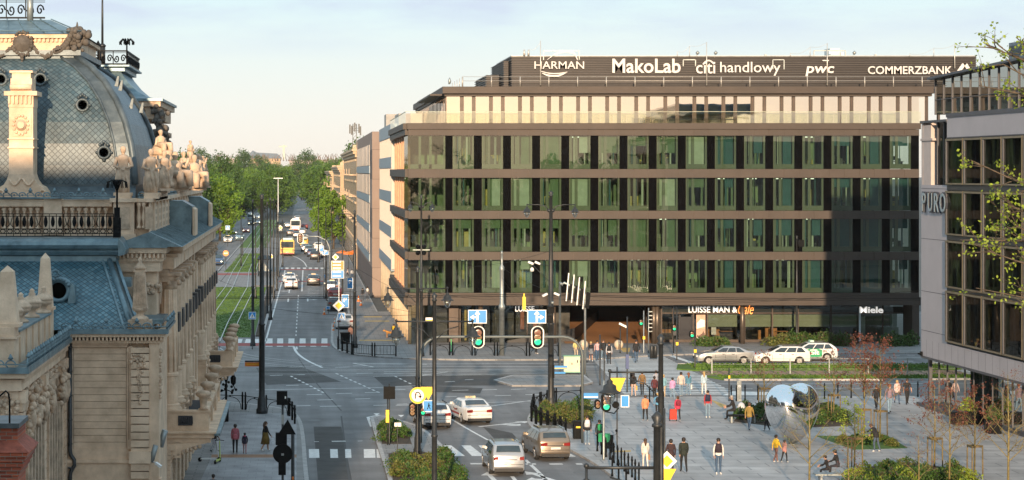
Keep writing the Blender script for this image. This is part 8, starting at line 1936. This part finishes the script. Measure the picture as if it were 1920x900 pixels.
def taxi(t, K, half):
 box_part(t, 'roof_sign', mat('taxi_sign', (.75, .6, .35), .4), (-.3, -.35, K['H'], .3, -.12, K['H'] + .1)); b = MB()
 for s in (-1,):
  for a, z0, z1 in (((-.2, .7), .50, .62),): b.face([(s * (half(y, z) + .010), y, z) for y, z in ((-1.0, z0), (.9, z0), (.9, z1), (-1.0, z1))][::-1])
  b.face([(s * (half(.2, z) + .010), y, z) for y, z in ((-.5, .72), (.1, .72), (.1, .82), (-.5, .82))][::-1])
 b.build('side_stripe', mat('taxi_stripe', (.3, .03, .02), .4), t)
def bolt(t, K, half):
 b = MB(); P = [(.9 * math.cos(a) - .25, .66 + .40 * math.sin(a)) for a in [k * .3927 for k in range(16)]]; P = [(max(-.9, min(.75, y)), max(.35, min(1.02, z))) for y, z in P]
 s = -1; b.face([(s * (half(y, z) + .012), y, z) for y, z in P][::-1]); o = b.build('door_decal', mat('decal_green', (.02, .30, .12), .4), t)
 b = MB(); M = Matrix(((0, 0, -1, -half(-.1, .7) - .02), (-1, 0, 0, -.12), (0, 1, 0, .72), (0, 0, 0, 1))); add_text(b, 'Bolt', 1, M, .01, width=1.1, height=.36, offset=.04); b.build('decal_lettering', M_sw, o); box_part(t, 'roof_sign', mat('decal_pale', (.5, .7, .55), .5), (-.3, -.4, K['H'], .3, -.1, K['H'] + .14))
c_suv = car('suv', 'silver station wagon driving away in the near lane, its roof rails lit', (10.2, 103.9, .0), R(2), 'silver')
c_van = car('van', 'bronze grey compact van driving away beside the plaza kerb', (13.0, 109.1, .0), R(7), 'bronze')
c_sed = car('sedan', 'white taxi saloon with a roof sign turning right across the junction', (10.15, 124.6, .0), R(11), 'white', None, taxi)
c_hat = car('hatch', 'white estate car partly hidden by the signs at the island', (7.7, 122.3, .0), R(6), 'white')
car('sedan', 'grey silver saloon waiting at the crossing, facing left', (33.5, 161.6, 0), R(90), 'silver')
c_wh = car('hatch', 'white crossover right behind the grey saloon on the avenue', (37.9, 161.2, 0), R(90), 'white')
car('hatch', 'white hire car with a green round door decal, last in the line on the avenue', (40.9, 164.4, 0), R(90), 'white', None, bolt)
def recol(o, col, col0):
 for c in kids(o):
  for sl in c.material_slots:
   if sl.material and sl.material.name.startswith('paint_'): sl.link = 'OBJECT'; sl.material = PT[col]
   if col0 and sl.material == M_head: sl.link = 'OBJECT'; sl.material = M_hlon
def put(src, px, py, label, col, rz=0, group=None, on=False, scale=None, z=0.008):
 x, y = G(px, py); o = copy_tree(src, (x, y + 2.1, z), R(rz), label, group, scale); recol(o, col, on); return o
put(c_hat, 546, 543, 'white car driving away in the left lane of the street, the nearer one', 'white'); put(c_sed, 543, 533, 'white car just ahead of the nearer white one in the left lane', 'white'); put(c_sed, 588, 536, 'black saloon driving away in the right lane of the street', 'black')
for px, py, src, col, lab in ((647, 620, c_hat, 'white', 'white car parked nearest the street corner'), (629, 584, c_hat, 'black', 'black car parked second from the corner'), (629, 563, c_hat, 'red', 'dark red car parked third from the corner'), (623, 549, c_sed, 'silver', 'silver car parked farthest of the nearer four'), (573, 472, c_hat, 'silver', 'silver car first in the far parked row'), (579, 477, c_suv, 'grey', 'grey car second in the far parked row'), (585, 482, c_hat, 'blue', 'dark blue car third in the far parked row'), (591, 487, c_hat, 'black', 'black car fourth in the far parked row'), (601, 484, c_suv, 'white', 'white car at the foot of the street tree'),
  (570, 452, c_hat, 'white', 'white car above the far parked row'), (597, 470, c_suv, 'white', 'white car half under the street tree'), (556, 446, c_hat, 'grey', 'grey car between the bus and the far queue'), (571, 430, c_hat, 'red', 'dark red car ahead in the right lane near the tree edge'), (558, 414, c_suv, 'silver', 'silver car beyond the white coach')): put(src, px, py, lab, col, 0)
put(c_van, 570, 462, 'yellow orange car in the far queue', 'yellow'); put(c_sed, 544, 442, 'dark car ahead of the yellow bus', 'black'); put(c_hat, 540, 427, 'grey car farthest ahead in the left lane', 'silver'); put(c_suv, 567, 440, 'silver car under the tree edge ahead in the right lane', 'silver'); put(c_van, 567, 376, 'tiny dark car far up the road among the park trees', 'black')
for px, py, src, col, lab in ((427, 455, c_sed, 'white', 'white car coming forward on the left carriageway'), (449, 451, c_suv, 'lightblue', 'blue car coming forward beside the white one'), (396, 478, c_hat, 'lightblue', 'pale car at the palace edge on the left carriageway'), (408, 498, c_suv, 'blue', 'dark blue car nearest on the left carriageway'), (461, 437, c_sed, 'red', 'dark red car with lit headlights on the left carriageway'), (438, 441, c_hat, 'black', 'dark car with lit lights at the kerb of the left carriageway'), (471, 423, c_van, 'black', 'dark car in the far left queue'), (483, 421, c_sed, 'silver', 'silver car in the far left queue, right one'), (482, 411, c_van, 'white', 'white van in the far left queue')):
 put(src, px, py, lab, col, 180, on=True)
# yellow city bus from behind
def bus(name, label, px, py, col, Hh=2.95, Lb=12, cat='bus', w2=1.27):
 x, y = G(px, py); t = thing(name, label, cat, (x, y, 0)); b = MB(); b.extr([(-w2, .35), (-w2, Hh - .25), (-w2 + .2, Hh), (w2 - .2, Hh), (w2, Hh - .25), (w2, .35)], 'y', 0, Lb); b.build('body', col, t)
 box_part(t, 'rear_window', M_cg, (-w2 + .15, -.03, 1.5, w2 - .12, -.002, Hh - .35)); box_part(t, 'side_window', M_cg, (-w2 - .02, .4, 1.35, -w2 - .002, Lb - .3, Hh - .45)); box_part(t, 'side_window', M_cg, (w2 + .002, .4, 1.35, w2 + .02, Lb - .3, Hh - .45))
 box_part(t, 'rear_bumper', M_tail, (-w2 + .05, -.08, .35, w2 - .05, -.002, .6)); box_part(t, 'number_plate', M_plate, (-.25, -.1, .62, .25, -.04, .74)); box_part(t, 'roof_unit', M_sw, (-.8, .8, Hh + .002, .8, 4.5, Hh + .22))
 for s in (-1, 1): box_part(t, 'tail_light', M_tail, (s * (w2 - .2) - .1, -.06, .75, s * (w2 - .2) + .1, -.003, 1.3)); [(lambda w: (w.lathe([(.2, -.12), (.46, -.12), (.48, .12), (.2, .12)], (s * (w2 - .14), yy, .48), 16, ax='x'), w.build('wheel', M_tyre, t)))(MB()) for yy in (2.8, Lb - 2.6)]
bus('city_bus', 'yellow city bus driving away at the tram stop', 538.5, 480, PT['yellow']); bus('city_bus', 'distant white coach beyond the yellow bus', 554, 434, PT['white'], 3.1, 10); bus('delivery_van', 'blue white van far off on the left carriageway', 470, 416, PT['lightblue'], 2.5, 5, 'van', 1.0)
# ================================================================== PEOPLE
SK = {}
def skin_mesh(key, V, E, Rr):
 me = bpy.data.meshes.new('fig'); me.from_pydata(V, E, []); o = bpy.data.objects.new('fig', me); COL.objects.link(o)
 o.modifiers.new('s', 'SKIN'); s = o.modifiers.new('u', 'SUBSURF'); s.levels = 1; s.render_levels = 1
 for d, r in zip(me.skin_vertices[0].data, Rr): d.radius = r
 me.skin_vertices[0].data[0].use_root = True
 r = bpy.data.meshes.new_from_object(o.evaluated_get(bpy.context.evaluated_depsgraph_get())); bpy.data.objects.remove(o); return r
def skeleton(pose, fem, coat):
 k = .92 if fem else 1.0; hp = (0, 0, .95); J = dict(pel=hp, wai=(0, .0, 1.10), che=(0, .01, 1.30), nec=(0, .0, 1.48), hea=(0, .015, 1.60), top=(0, .01, 1.69))
 leg = {'stand': ((-.02, 0), (.03, 0)), 'walk': ((.34, .10), (-.22, -.52)), 'walk2': ((-.26, -.42), (.30, .06)), 'sit': ((1.45, .0), (1.4, .05)), 'bend': ((.2, -.1), (-.15, -.35))}[pose]
 arm = {'stand': ((.05, .15), (-.05, .12)), 'walk': ((-.32, -.1), (.30, .60)), 'walk2': ((.28, .55), (-.30, -.05)), 'sit': ((.5, 1.2), (.45, 1.3)), 'bend': ((.9, 1.3), (.5, .9))}[pose]
 hz = .95 if pose != 'sit' else .52
 if pose == 'sit': J = {a: (b[0], b[1] + (.0 if a == 'pel' else .02 + (b[2] - .95) * .25), b[2] - .43) for a, b in J.items()}
 if pose == 'bend': J = {a: (b[0], b[1] + (b[2] - .95) * .55, b[2] - (b[2] - .95) * .18) for a, b in J.items()}
 def lim(p, a, L): return (p[0], p[1] + math.sin(a) * L, p[2] - math.cos(a) * L)
 for s, nm in ((-1, 'l'), (1, 'r')):
  i = 0 if s < 0 else 1; h = (s * .095, J['pel'][1], hz - .03); kn = lim(h, leg[i][0], .43); an = lim(kn, leg[i][1] if pose != 'sit' else leg[i][1] - .0, .42)
  J['h' + nm], J['k' + nm], J['a' + nm], J['t' + nm] = h, kn, an, (an[0] + s * .02, an[1] + .15, an[2] - .05)
  sh = (s * .175 * k, J['che'][1], J['che'][2] + .11 if pose != 'bend' else J['che'][2] + .09); el = lim((sh[0] + s * .05, sh[1], sh[2]), arm[i][0], .28); wr = lim((el[0] - s * .01, el[1], el[2]), arm[i][1], .25); hd = lim(wr, arm[i][1], .08)
  J['s' + nm], J['e' + nm], J['w' + nm], J['d' + nm] = sh, el, wr, hd
 mz = min(J['al'][2], J['ar'][2]) - .07
 J = {a: (b[0], b[1], b[2] - mz) for a, b in J.items()}
 b_ = 1.12 if coat else 1.0
 RD = dict(pel=(.155 if fem else .145, .115), wai=(.125 * b_ * (1 if not fem else .92), .10 * b_), che=(.165 * k * b_, .12 * b_), nec=(.055, .055), hea=(.082, .098), top=(.055, .07), hl=(.09, .09), kl=(.062, .062), al=(.045, .045), tl=(.045, .032), sl=(.062 * b_,) * 2, el=(.046 * b_,) * 2, wl=(.032, .032), dl=(.036, .020))
 for a in 'hkatsewd': RD[a + 'r'] = RD[a + 'l']
 return J, RD, [('pel', 'wai'), ('wai', 'che'), ('che', 'nec'), ('nec', 'hea'), ('hea', 'top')] + [(a + s, b + s) for s in 'lr' for a, b in (('h', 'k'), ('k', 'a'), ('a', 't'), ('s', 'e'), ('e', 'w'), ('w', 'd'))] + [('pel', 'hl'), ('pel', 'hr'), ('che', 'sl'), ('che', 'sr')]
CM_ = {}
def cloth(c, r=.85):
 k = tuple(round(x, 3) for x in c)
 if k not in CM_: CM_[k] = mat('cloth_%d' % len(CM_), k, r, var=.25, scale=7, bump=.3, bscale=25)
 return CM_[k]
M_skin = mat('skin', (.50, .29, .20), .55, var=.08);
def body(pose, fem, coat, short=False, bare_legs=False):
 key = (pose, fem, coat, short, bare_legs)
 if key in SK: return SK[key]
 J, RD, E = skeleton(pose, fem, coat); names = list(J); me = skin_mesh(key, [J[n] for n in names], [(names.index(a), names.index(b)) for a, b in E], [RD[n] for n in names])
 seg = [(Vector(J[a]), Vector(J[b]), r) for a, b, r in [('pel', 'wai', 2), ('wai', 'che', 1), ('che', 'nec', 1), ('nec', 'hea', 0), ('hea', 'top', 0)] + [(a + s, b + s, r) for s in 'lr' for a, b, r in (('h', 'k', 2), ('k', 'a', 0 if bare_legs else 2), ('a', 't', 3), ('s', 'e', 1), ('e', 'w', 0 if short else 1), ('w', 'd', 0))] + [('pel', 'hl', 2), ('pel', 'hr', 2), ('che', 'sl', 1), ('che', 'sr', 1)]]
 out_ = MB(); zw = J['wai'][2] - .05; zn = J['nec'][2]; neck = Vector(J['nec'])
 vs = [v.co.copy() for v in me.vertices]
 for p in me.polygons:
  c = sum((vs[i] for i in p.vertices), Vector()) / len(p.vertices); best, br = 9, 1
  for a, b, r in seg:
   d = b - a; t_ = max(0, min(1, (c - a).dot(d) / max(d.length_squared, 1e-9))); q = (c - (a + d * t_)).length
   if q < best: best, br = q, r
  if br == 2 and c.z > J['pel'][2] - .02 - (.10 if coat else 0) and pose != 'sit': br = 1
  out_.f.append(tuple(p.vertices)); out_.m.append(br); out_.s.append(True); out_.uv.append(None)
 out_.v = [tuple(v) for v in vs]; bpy.data.meshes.remove(me)
 hx, hy, hz = J['hea']
 out_.tube([(0, hy + .085, hz + .015), (0, hy + .115, hz - .02), (0, hy + .09, hz - .035)], [.010, .016, .012], 5)
 for s in (-1, 1): out_.ball((s * .083, hy, hz - .005), .022, 6, sz=1.4); out_.ball((s * .032, hy + .088, hz + .018), .011, 6, 4)
 out_.box(-.025, hy + .085, hz - .062, .025, hy + .098, hz - .054, 5)
 for s in 'lr':
  w_, d = Vector(J['w' + s]), Vector(J['d' + s]); u = (d - w_).normalized(); sd = Vector((0, 1, 0)) - u * u.y; sd = sd.normalized() if sd.length > .1 else Vector((0, 0, 1)); o_ = u.cross(sd)
  for k, L in enumerate((.062, .072, .068, .052)): r0 = d + sd * (.030 - .019 * k); out_.tube([r0 - u * .01, r0 + u * L * .6, r0 + u * L + o_ * .01 * (1 if s == 'l' else -1)], [.010, .009, .007], 5)
  out_.tube([w_ + sd * .02 + u * .02, w_ + sd * .052 + u * .055, w_ + sd * .055 + u * .09], [.012, .011, .008], 5)
 SK[key] = (out_, J); return SK[key]
M_eye = mat('eye_dark', (.02, .015, .012), .3); M_lip = mat('lips', (.30, .10, .08), .5)
HAIR = {'dark': (.018, .012, .009), 'brown': (.07, .035, .016), 'blond': (.42, .29, .12), 'grey': (.3, .28, .26), 'red': (.2, .06, .02)}
def person(label, px, py, hpx, rz, pose='stand', top=(.1, .1, .1), pants=(.05, .06, .08), shoes=(.6, .6, .6), hair='dark', fem=False, coat=False, short=False, long=False, skirt=None, bag=None, pack=None, vest=None, z=.12, sit_z=None, extra=None, hat=None):
 mb_, J = body(pose, fem, coat, short, skirt is not None); x, y = G(px, py, z)
 H = hpx / FPX * y; base = {'sit': 1.32, 'bend': 1.55}.get(pose, 1.76); s = H / base; s = max(.5, min(1.15, s))
 t = thing('person', label, 'person', (x, y, z if sit_z is None else sit_z), R(rz)); t.scale = (s, s, s)
 mb_.build('body', [M_skin, cloth(top), cloth(pants), cloth(shoes), M_eye, M_lip], t)
 hx, hy, hz = J['hea']; b = MB(); b.lathe([(.094, -.03), (.101, .03), (.098, .075), (.075, .115), (.035, .135), (.002, .14)], (0, hy - .012, hz), 10); b.lathe([(.02, -.10), (.07, -.06), (.09, .0), (.08, .05)], (0, hy - .035, hz), 8)
 if long: b.tube([(0, hy - .08, hz + .05), (0, hy - .11, hz - .12), (0, hy - .10, hz - .30)], [.075, .075, .03], 8)
 b.build('hair', cloth(HAIR[hair], .6) if not hat else cloth(hat), t)
 cz, cy = J['che'][2], J['che'][1]
 if skirt: pz, py_ = J['pel'][2], J['pel'][1]; b = MB(); L = skirt[1]; b.lathe([(.13, .16), (.17, .02), (.20, -.12), (.24 + L * .1, -L)], (0, py_, pz), 12); b.build('skirt', cloth(skirt[0]), t)
 elif coat and pose != 'sit': pz, py_ = J['pel'][2], J['pel'][1]; b = MB(); b.lathe([(.150, .22), (.165, .10), (.178, -.02), (.182, -.09), (.16, -.09)], (0, py_, pz), 12, 0); b.M = None; b.v = [(vx, (vy - py_) * .82 + py_, vz) for vx, vy, vz in b.v]; b.build('jacket_hem', cloth(top), t)
 if vest: b = MB(); b.lathe([(.17, -.26), (.185, -.05), (.17, .12), (.10, .18)], (0, cy, cz), 12); b.v = [(vx, (vy - cy) * .80 + cy, vz) for vx, vy, vz in b.v]; b.build('vest', cloth(vest), t)
 if bag: b = MB(); w_ = J['dr']; b.extr([(w_[1] - .14, w_[2] - .42), (w_[1] + .14, w_[2] - .42), (w_[1] + .12, w_[2] - .10), (w_[1] - .12, w_[2] - .10)], 'x', w_[0] + .0, w_[0] + .10); b.tube([(w_[0] + .05, w_[1] - .08, w_[2] - .1), (w_[0] + .03, w_[1], w_[2] + .02), (w_[0] + .05, w_[1] + .08, w_[2] - .1)], .008, 4); b.build('carried_bag', cloth(bag, .6), t)
 if pack: b = MB(); b.lathe([(.05, -.24), (.14, -.20), (.15, .02), (.12, .14), (.04, .17)], (0, cy - .19, cz), 10); b.v = [(vx, (vy - cy + .19) * .65 + cy - .19, vz) for vx, vy, vz in b.v]; b.build('backpack', cloth(pack), t)
 if extra: extra(t, J)
 return t
A, C = 0, 180     # away from the viewer, towards the viewer
BLK, DNM, JNL, WHT, GRY, BEI = (.015, .015, .017), (.045, .085, .15), (.18, .27, .36), (.68, .66, .62), (.22, .22, .23), (.50, .40, .28)
person('person in a black jacket and light grey trousers stepping out beside the palace wall', 402, 847, 52, -80, 'walk', BLK, (.40, .40, .44), BLK, coat=True)
person('woman in a pink quilted jacket and black trousers walking away on the palace pavement', 441, 851, 57, A, 'stand', (.42, .12, .15), BLK, WHT, 'dark', True, True)
person('small child in a dark jacket with pink collar beside the pink jacketed woman', 459, 851, 41, A, 'walk', (.02, .015, .035), (.40, .22, .24), BLK, 'dark', True, True, extra=lambda t, J: (lambda b: (b.lathe([(.09, -.03), (.11, 0), (.07, .04)], (0, J['nec'][1], J['nec'][2] - .02), 10), b.build('collar', cloth((.7, .08, .2)), t)))(MB()))
person('blond woman in black with a yellow patterned skirt and white shoulder bag', 498, 846, 58, -70, 'walk', BLK, BLK, WHT, 'brown', True, long=True, skirt=((.14, .09, .015), .50), bag=(.55, .58, .62))
person('person with dark hair entering at the bottom edge of the palace pavement', 400, 945, 58, A, 'walk', GRY, BLK)
for a in ((1108, 677, 38, C, 'walk', BLK, (.12, .05, .05), WHT, 'blond', dict(fem=True, skirt=((.16, .17, .19), .30), lab='blond woman in black top and grey skirt, leftmost walker at the passage')),
          (1120, 676, 39, C, 'walk2', (.55, .35, .36), DNM, BLK, 'dark', dict(lab='man in a white and red top among the walkers coming at the passage')),
          (1131, 675, 40, C, 'walk', BLK, JNL, WHT, 'brown', dict(coat=True, lab='man in an open black jacket and pale jeans among the walkers coming')),
          (1142, 682, 41, C, 'stand', (.50, .50, .52), BLK, BLK, 'dark', dict(vest=BLK, lab='man with grey sleeves and black vest at the head of the long crossing')),
          (1193, 679, 43, C, 'walk2', BLK, DNM, BLK, 'dark', dict(coat=True, lab='bearded man in a black jacket and blue jeans walking in alone from the passage')),
          (1079, 668, 30, C, 'sit', (.60, .50, .20), BEI, BLK, 'blond', dict(fem=True, lab='small figure in a pale yellow jacket behind the utility cabinet')),
          (997, 664, 30, -60, 'sit', BLK, BLK, WHT, 'dark', dict(lab='dark clad figure crouching behind the railing right of the west signal')),
          (1188, 743, 45, A, 'walk', BLK, (.5, .36, .3), WHT, 'dark', dict(fem=True, long=True, bag=(.55, .36, .05), lab='woman in black with a yellow bag at the left of the crossing crowd')),
          (1204, 741, 46, A, 'walk2', (.22, .13, .05), BLK, BLK, 'brown', dict(coat=True, pack=(.20, .12, .05), lab='man in a brown jacket and black trousers in the crossing crowd')),
          (1230, 735, 42, A, 'walk', (.30, .32, .38), BLK, BLK, 'brown', dict(lab='man in a grey plaid shirt farthest out on the crossing')),
          (1227, 748, 44, A, 'walk2', (.09, .02, .025), BLK, BLK, 'dark', dict(coat=True, fem=True, lab='person in a maroon quilted jacket on the crossing')),
          (1244, 745, 44, A, 'stand', (.20, .38, .46), BEI, WHT, 'blond', dict(fem=True, coat=True, lab='person in a pale blue jacket beside the maroon one on the crossing')),
          (1261, 749, 43, A, 'walk', (.55, .30, .52), JNL, WHT, 'dark', dict(fem=True, lab='woman in a lilac top and light jeans on the crossing')),
          (1277, 743, 47, A, 'walk2', (.52, .45, .40), JNL, WHT, 'dark', dict(coat=True, lab='tall man in a beige sweater and pale jeans on the crossing')),
          (1291, 741, 44, A, 'walk', (.08, .22, .32), JNL, WHT, 'red', dict(fem=True, long=True, bag=WHT, lab='long haired woman in a teal top with a white bag on the crossing')),
          (1320, 740, 45, A, 'walk', (.40, .52, .60), WHT, WHT, 'blond', dict(fem=True, long=True, coat=True, lab='blond woman in a denim jacket and white trousers, rightmost on the crossing')),
          (1210, 789, 50, A, 'walk', (.62, .26, .13), BLK, WHT, 'brown', dict(coat=True, lab='person in an orange hooded top and black trousers walking away')),
          (1233, 783, 48, A, 'walk2', (.10, .30, .50), BLK, BLK, 'blond', dict(pack=BLK, lab='person in a blue jacket with a black backpack behind the lamp post')),
          (1271, 789, 48, A, 'walk', (.50, .04, .09), BLK, WHT, 'brown', dict(fem=True, coat=True, pack=(.2, .02, .04), lab='woman in a crimson jacket pulling a red trolley')),
          (1327, 783, 52, C, 'stand', (.40, .04, .05), JNL, WHT, 'dark', dict(fem=True, long=True, vest=(.015, .02, .05), lab='woman with folded arms in a navy vest and jeans facing the viewer')),
          (1405, 807, 54, -35, 'walk', (.30, .20, .05), DNM, BLK, 'brown', dict(coat=True, lab='man in an ochre jacket and jeans reaching towards the sculpture')),
          (1437, 808, 46, 60, 'walk2', (.14, .12, .10), BLK, WHT, 'dark', dict(coat=True, fem=True, lab='person in a dark grey coat half hidden by the mirror heart')),
          (1455, 867, 54, -60, 'walk', (.72, .45, .03), (.20, .10, .08), WHT, 'dark', dict(fem=True, vest=(.75, .48, .03), lab='woman in a bright yellow vest and brown trousers below the sculpture')),
          (1471, 867, 44, -60, 'walk2', (.45, .22, .20), BLK, WHT, 'dark', dict(fem=True, coat=True, lab='shorter companion in a pink top and black trousers beside the yellow vest')),
          (1210, 877, 57, A, 'walk', (.64, .58, .52), (.66, .60, .54), WHT, 'brown', dict(fem=True, long=True, coat=True, bag=(.3, .14, .06), lab='woman in a cream checked jacket and white trousers with a brown bag')),
          (1258, 886, 64, A, 'stand', (.04, .02, .022), (.02, .02, .03), WHT, 'dark', dict(coat=True, lab='man in a dark maroon sweater seen from behind beside the lamp post')),
          (1282, 885, 67, A, 'walk', (.018, .024, .018), BLK, BLK, 'dark', dict(coat=True, lab='man in a dark green jacket with hands together seen from behind')),
          (1347, 889, 69, C, 'stand', (.66, .64, .60), DNM, WHT, 'dark', dict(vest=(.03, .02, .03), lab='man in a white shirt, dark vest and jeans facing the viewer alone on the plaza')),
          (1101, 833, 55, C, 'stand', BLK, JNL, WHT, 'dark', dict(coat=True, vest=(.62, .62, .66), lab='man in a black jacket over a white shirt by the grey gantry leg')),
          (1124, 838, 52, A, 'stand', (.015, .02, .015), BLK, WHT, 'dark', dict(pack=(.02, .28, .10), coat=True, lab='rider in black with a green delivery pack at the plaza edge')),
          (1643, 767, 46, 150, 'walk', BLK, BLK, BLK, 'brown', dict(fem=True, coat=True, long=True, lab='woman in a long black jacket between the copper trees')),
          (1668, 775, 57, C, 'walk2', (.22, .16, .20), JNL, BLK, 'red', dict(lab='man in a plaid shirt and light blue jeans coming past the saplings')),
          (1682, 757, 46, C, 'walk', (.62, .46, .44), DNM, BLK, 'blond', dict(fem=True, coat=True, lab='blond woman in a pale pink jacket walking beside the man in black')),
          (1701, 758, 50, C, 'walk2', BLK, BLK, BLK, 'dark', dict(short=True, lab='bearded man in a black tee shirt by the glass corner')),
          (1643, 847, 50, 40, 'bend', BLK, (.06, .09, .14), WHT, 'brown', dict(coat=True, lab='figure in a black jacket bending on the triangular lawn')),
          (680, 563, 24, A, 'walk', BLK, (.08, .09, .11), BLK, 'dark', dict(lab='man in black walking up the side street pavement, left of two')),
          (689, 562, 26, A, 'walk2', (.12, .12, .13), (.07, .08, .10), WHT, 'dark', dict(pack=WHT, lab='man with a white pack walking up the side street, right of two')),
          (657, 643, 34, A, 'stand', (.62, .30, .20), BLK, BLK, 'red', dict(fem=True, coat=True, lab='woman in a salmon coat behind the corner railing')),
          (610, 531, 20, A, 'walk', (.03, .10, .25), DNM, BLK, 'dark', dict(lab='tiny figure in blue stepping off the kerb up the street')),
          (738, 634, 26, C, 'bend', BLK, BLK, BLK, 'dark', dict(vest=(.5, .35, .02), lab='person in black bending over an orange dog by the office corner')),
          (652, 520, 18, 90, 'walk', (.5, .4, .35), BLK, WHT, 'brown', dict(lab='small pale figure by the cafe boards up the street, left one')),
          (660, 522, 18, 180, 'walk2', WHT, DNM, BLK, 'dark', dict(lab='small figure in white by the cafe boards up the street, right one'))):
 kw = dict(a[9]); lab = kw.pop('lab'); kw.setdefault('z', .12 if a[0] < 1140 or a[1] > 749 or a[0] > 1400 or a[1] < 680 else .012); person(lab, a[0], a[1], a[2], a[3], a[4], a[5], a[6], a[7], a[8], **kw)
x, y = G(1378, 787, .12); person('grey haired man in black seated on the bench edge, facing left', 1378, 787, 44, 80, 'sit', BLK, BLK, BLK, 'grey', coat=True)
person('dark clad person seated with white shoes at the picture bottom', 1553, 897, 42, 70, 'sit', BLK, BLK, WHT, 'dark'); person('second dark clad seated person behind the white shoes', 1572, 893, 48, 60, 'sit', BLK, (.03, .03, .04), BLK, 'dark')
# wheeled bag, shopping bag, dog, delivery bike
x, y = G(1262, 789, .12); t = thing('shopping_trolley', 'bright red wheeled shopping bag', 'trolley', (x, y, .12)); b = MB(); b.extr([(-.22, .1), (.22, .1), (.19, .72), (-.19, .72)], 'y', -.14, .14); b.build('bag', cloth((.55, .05, .03)), t); b = MB(); b.tube([(.1, .1, .7), (.22, .3, 1.0)], .015, 5); b.build('handle', M_black, t)
for s in (-.2, .2): b = MB(); b.lathe([(.02, -.02), (.08, -.02), (.08, .02), (.02, .02)], (s, .0, .08), 10, ax='x'); b.build('wheel', M_black, t)
x, y = G(1390, 785, .12); b = MB(); b.lathe([(.10, 0), (.24, .05), (.26, .25), (.18, .45), (.06, .55)], (0, 0, 0), 10); mono('plastic_bag', b, mat('bag_pale', (.55, .56, .60), .4), 'pale plastic bag on the bench beside the grey haired man', 'bag', loc=(x, y, .12 + .46))
x, y = G(731, 634, .12); t = thing('dog', 'orange tan dog standing at the office corner', 'dog', (x, y, .12), R(95)); J = [(0, -.28, .52), (0, 0, .50), (0, .26, .54), (0, .42, .68), (0, .56, .70), (0, .66, .66), (0, -.45, .60), (0, -.58, .72)]
V = J + [(s * .08, .26, .50) for s in (-1, 1)] + [(s * .09, .26, .25) for s in (-1, 1)] + [(s * .09, .28, .03) for s in (-1, 1)] + [(s * .08, -.28, .48) for s in (-1, 1)] + [(s * .10, -.20, .32) for s in (-1, 1)] + [(s * .10, -.36, .18) for s in (-1, 1)] + [(s * .10, -.34, .03) for s in (-1, 1)]
E_ = [(0, 1), (1, 2), (2, 3), (3, 4), (4, 5), (0, 6), (6, 7), (2, 8), (2, 9), (8, 10), (9, 11), (10, 12), (11, 13), (0, 14), (0, 15), (14, 16), (15, 17), (16, 18), (17, 19), (18, 20), (19, 21)]
rr_ = [.13, .12, .14, .08, .085, .045, .04, .025] + [.07] * 2 + [.04] * 2 + [.035] * 2 + [.08] * 2 + [.06] * 2 + [.035] * 2 + [.035] * 2
me = skin_mesh('dog', V, E_, [(r, r) for r in rr_]); me.materials.append(cloth((.42, .20, .05))); [setattr(p, 'use_smooth', True) for p in me.polygons]; o = bpy.data.objects.new('body', me); COL.objects.link(o); o.parent = t
b = MB(); [b.extr([(.50, .76), (.56, .76), (.52, .86)], 'x', s * .05 - .01, s * .05 + .01) for s in (-1, 1)]; b.build('ear', cloth((.3, .13, .04)), t)
x, y = G(1140, 852, .12); t = thing('delivery_scooter', 'black and green delivery scooter with round mirrors at the plaza edge', 'motor scooter', (x, y, .12), R(-25))
b = MB(); b.extr([(-.75, .45), (-.35, .35), (.2, .28), (.45, .35), (.55, .85), (.48, 1.0), (.40, .85), (.28, .45), (-.1, .42), (-.2, .72), (-.8, .75)], 'x', -.15, .15); b.build('body', M_black, t); box_part(t, 'delivery_box', mat('box_green', (.02, .30, .12), .5), (-.25, -.95, .78, .25, -.45, 1.2))
for yy in (-.6, .62): b = MB(); b.lathe([(.05, -.05), (.22, -.06), (.25, 0), (.22, .06), (.05, .05)], (0, yy, .25), 14, ax='x'); b.build('wheel', M_tyre, t)
for s in (-1, 1): b = MB(); b.tube([(0, .45, .98), (s * .32, .38, 1.02), (s * .36, .40, 1.2)], .015, 5); b.lathe([(.02, -.01), (.075, 0), (.02, .02)], (s * .36, .38, 1.25), 10, ax='y'); b.build('mirror', M_black, t)
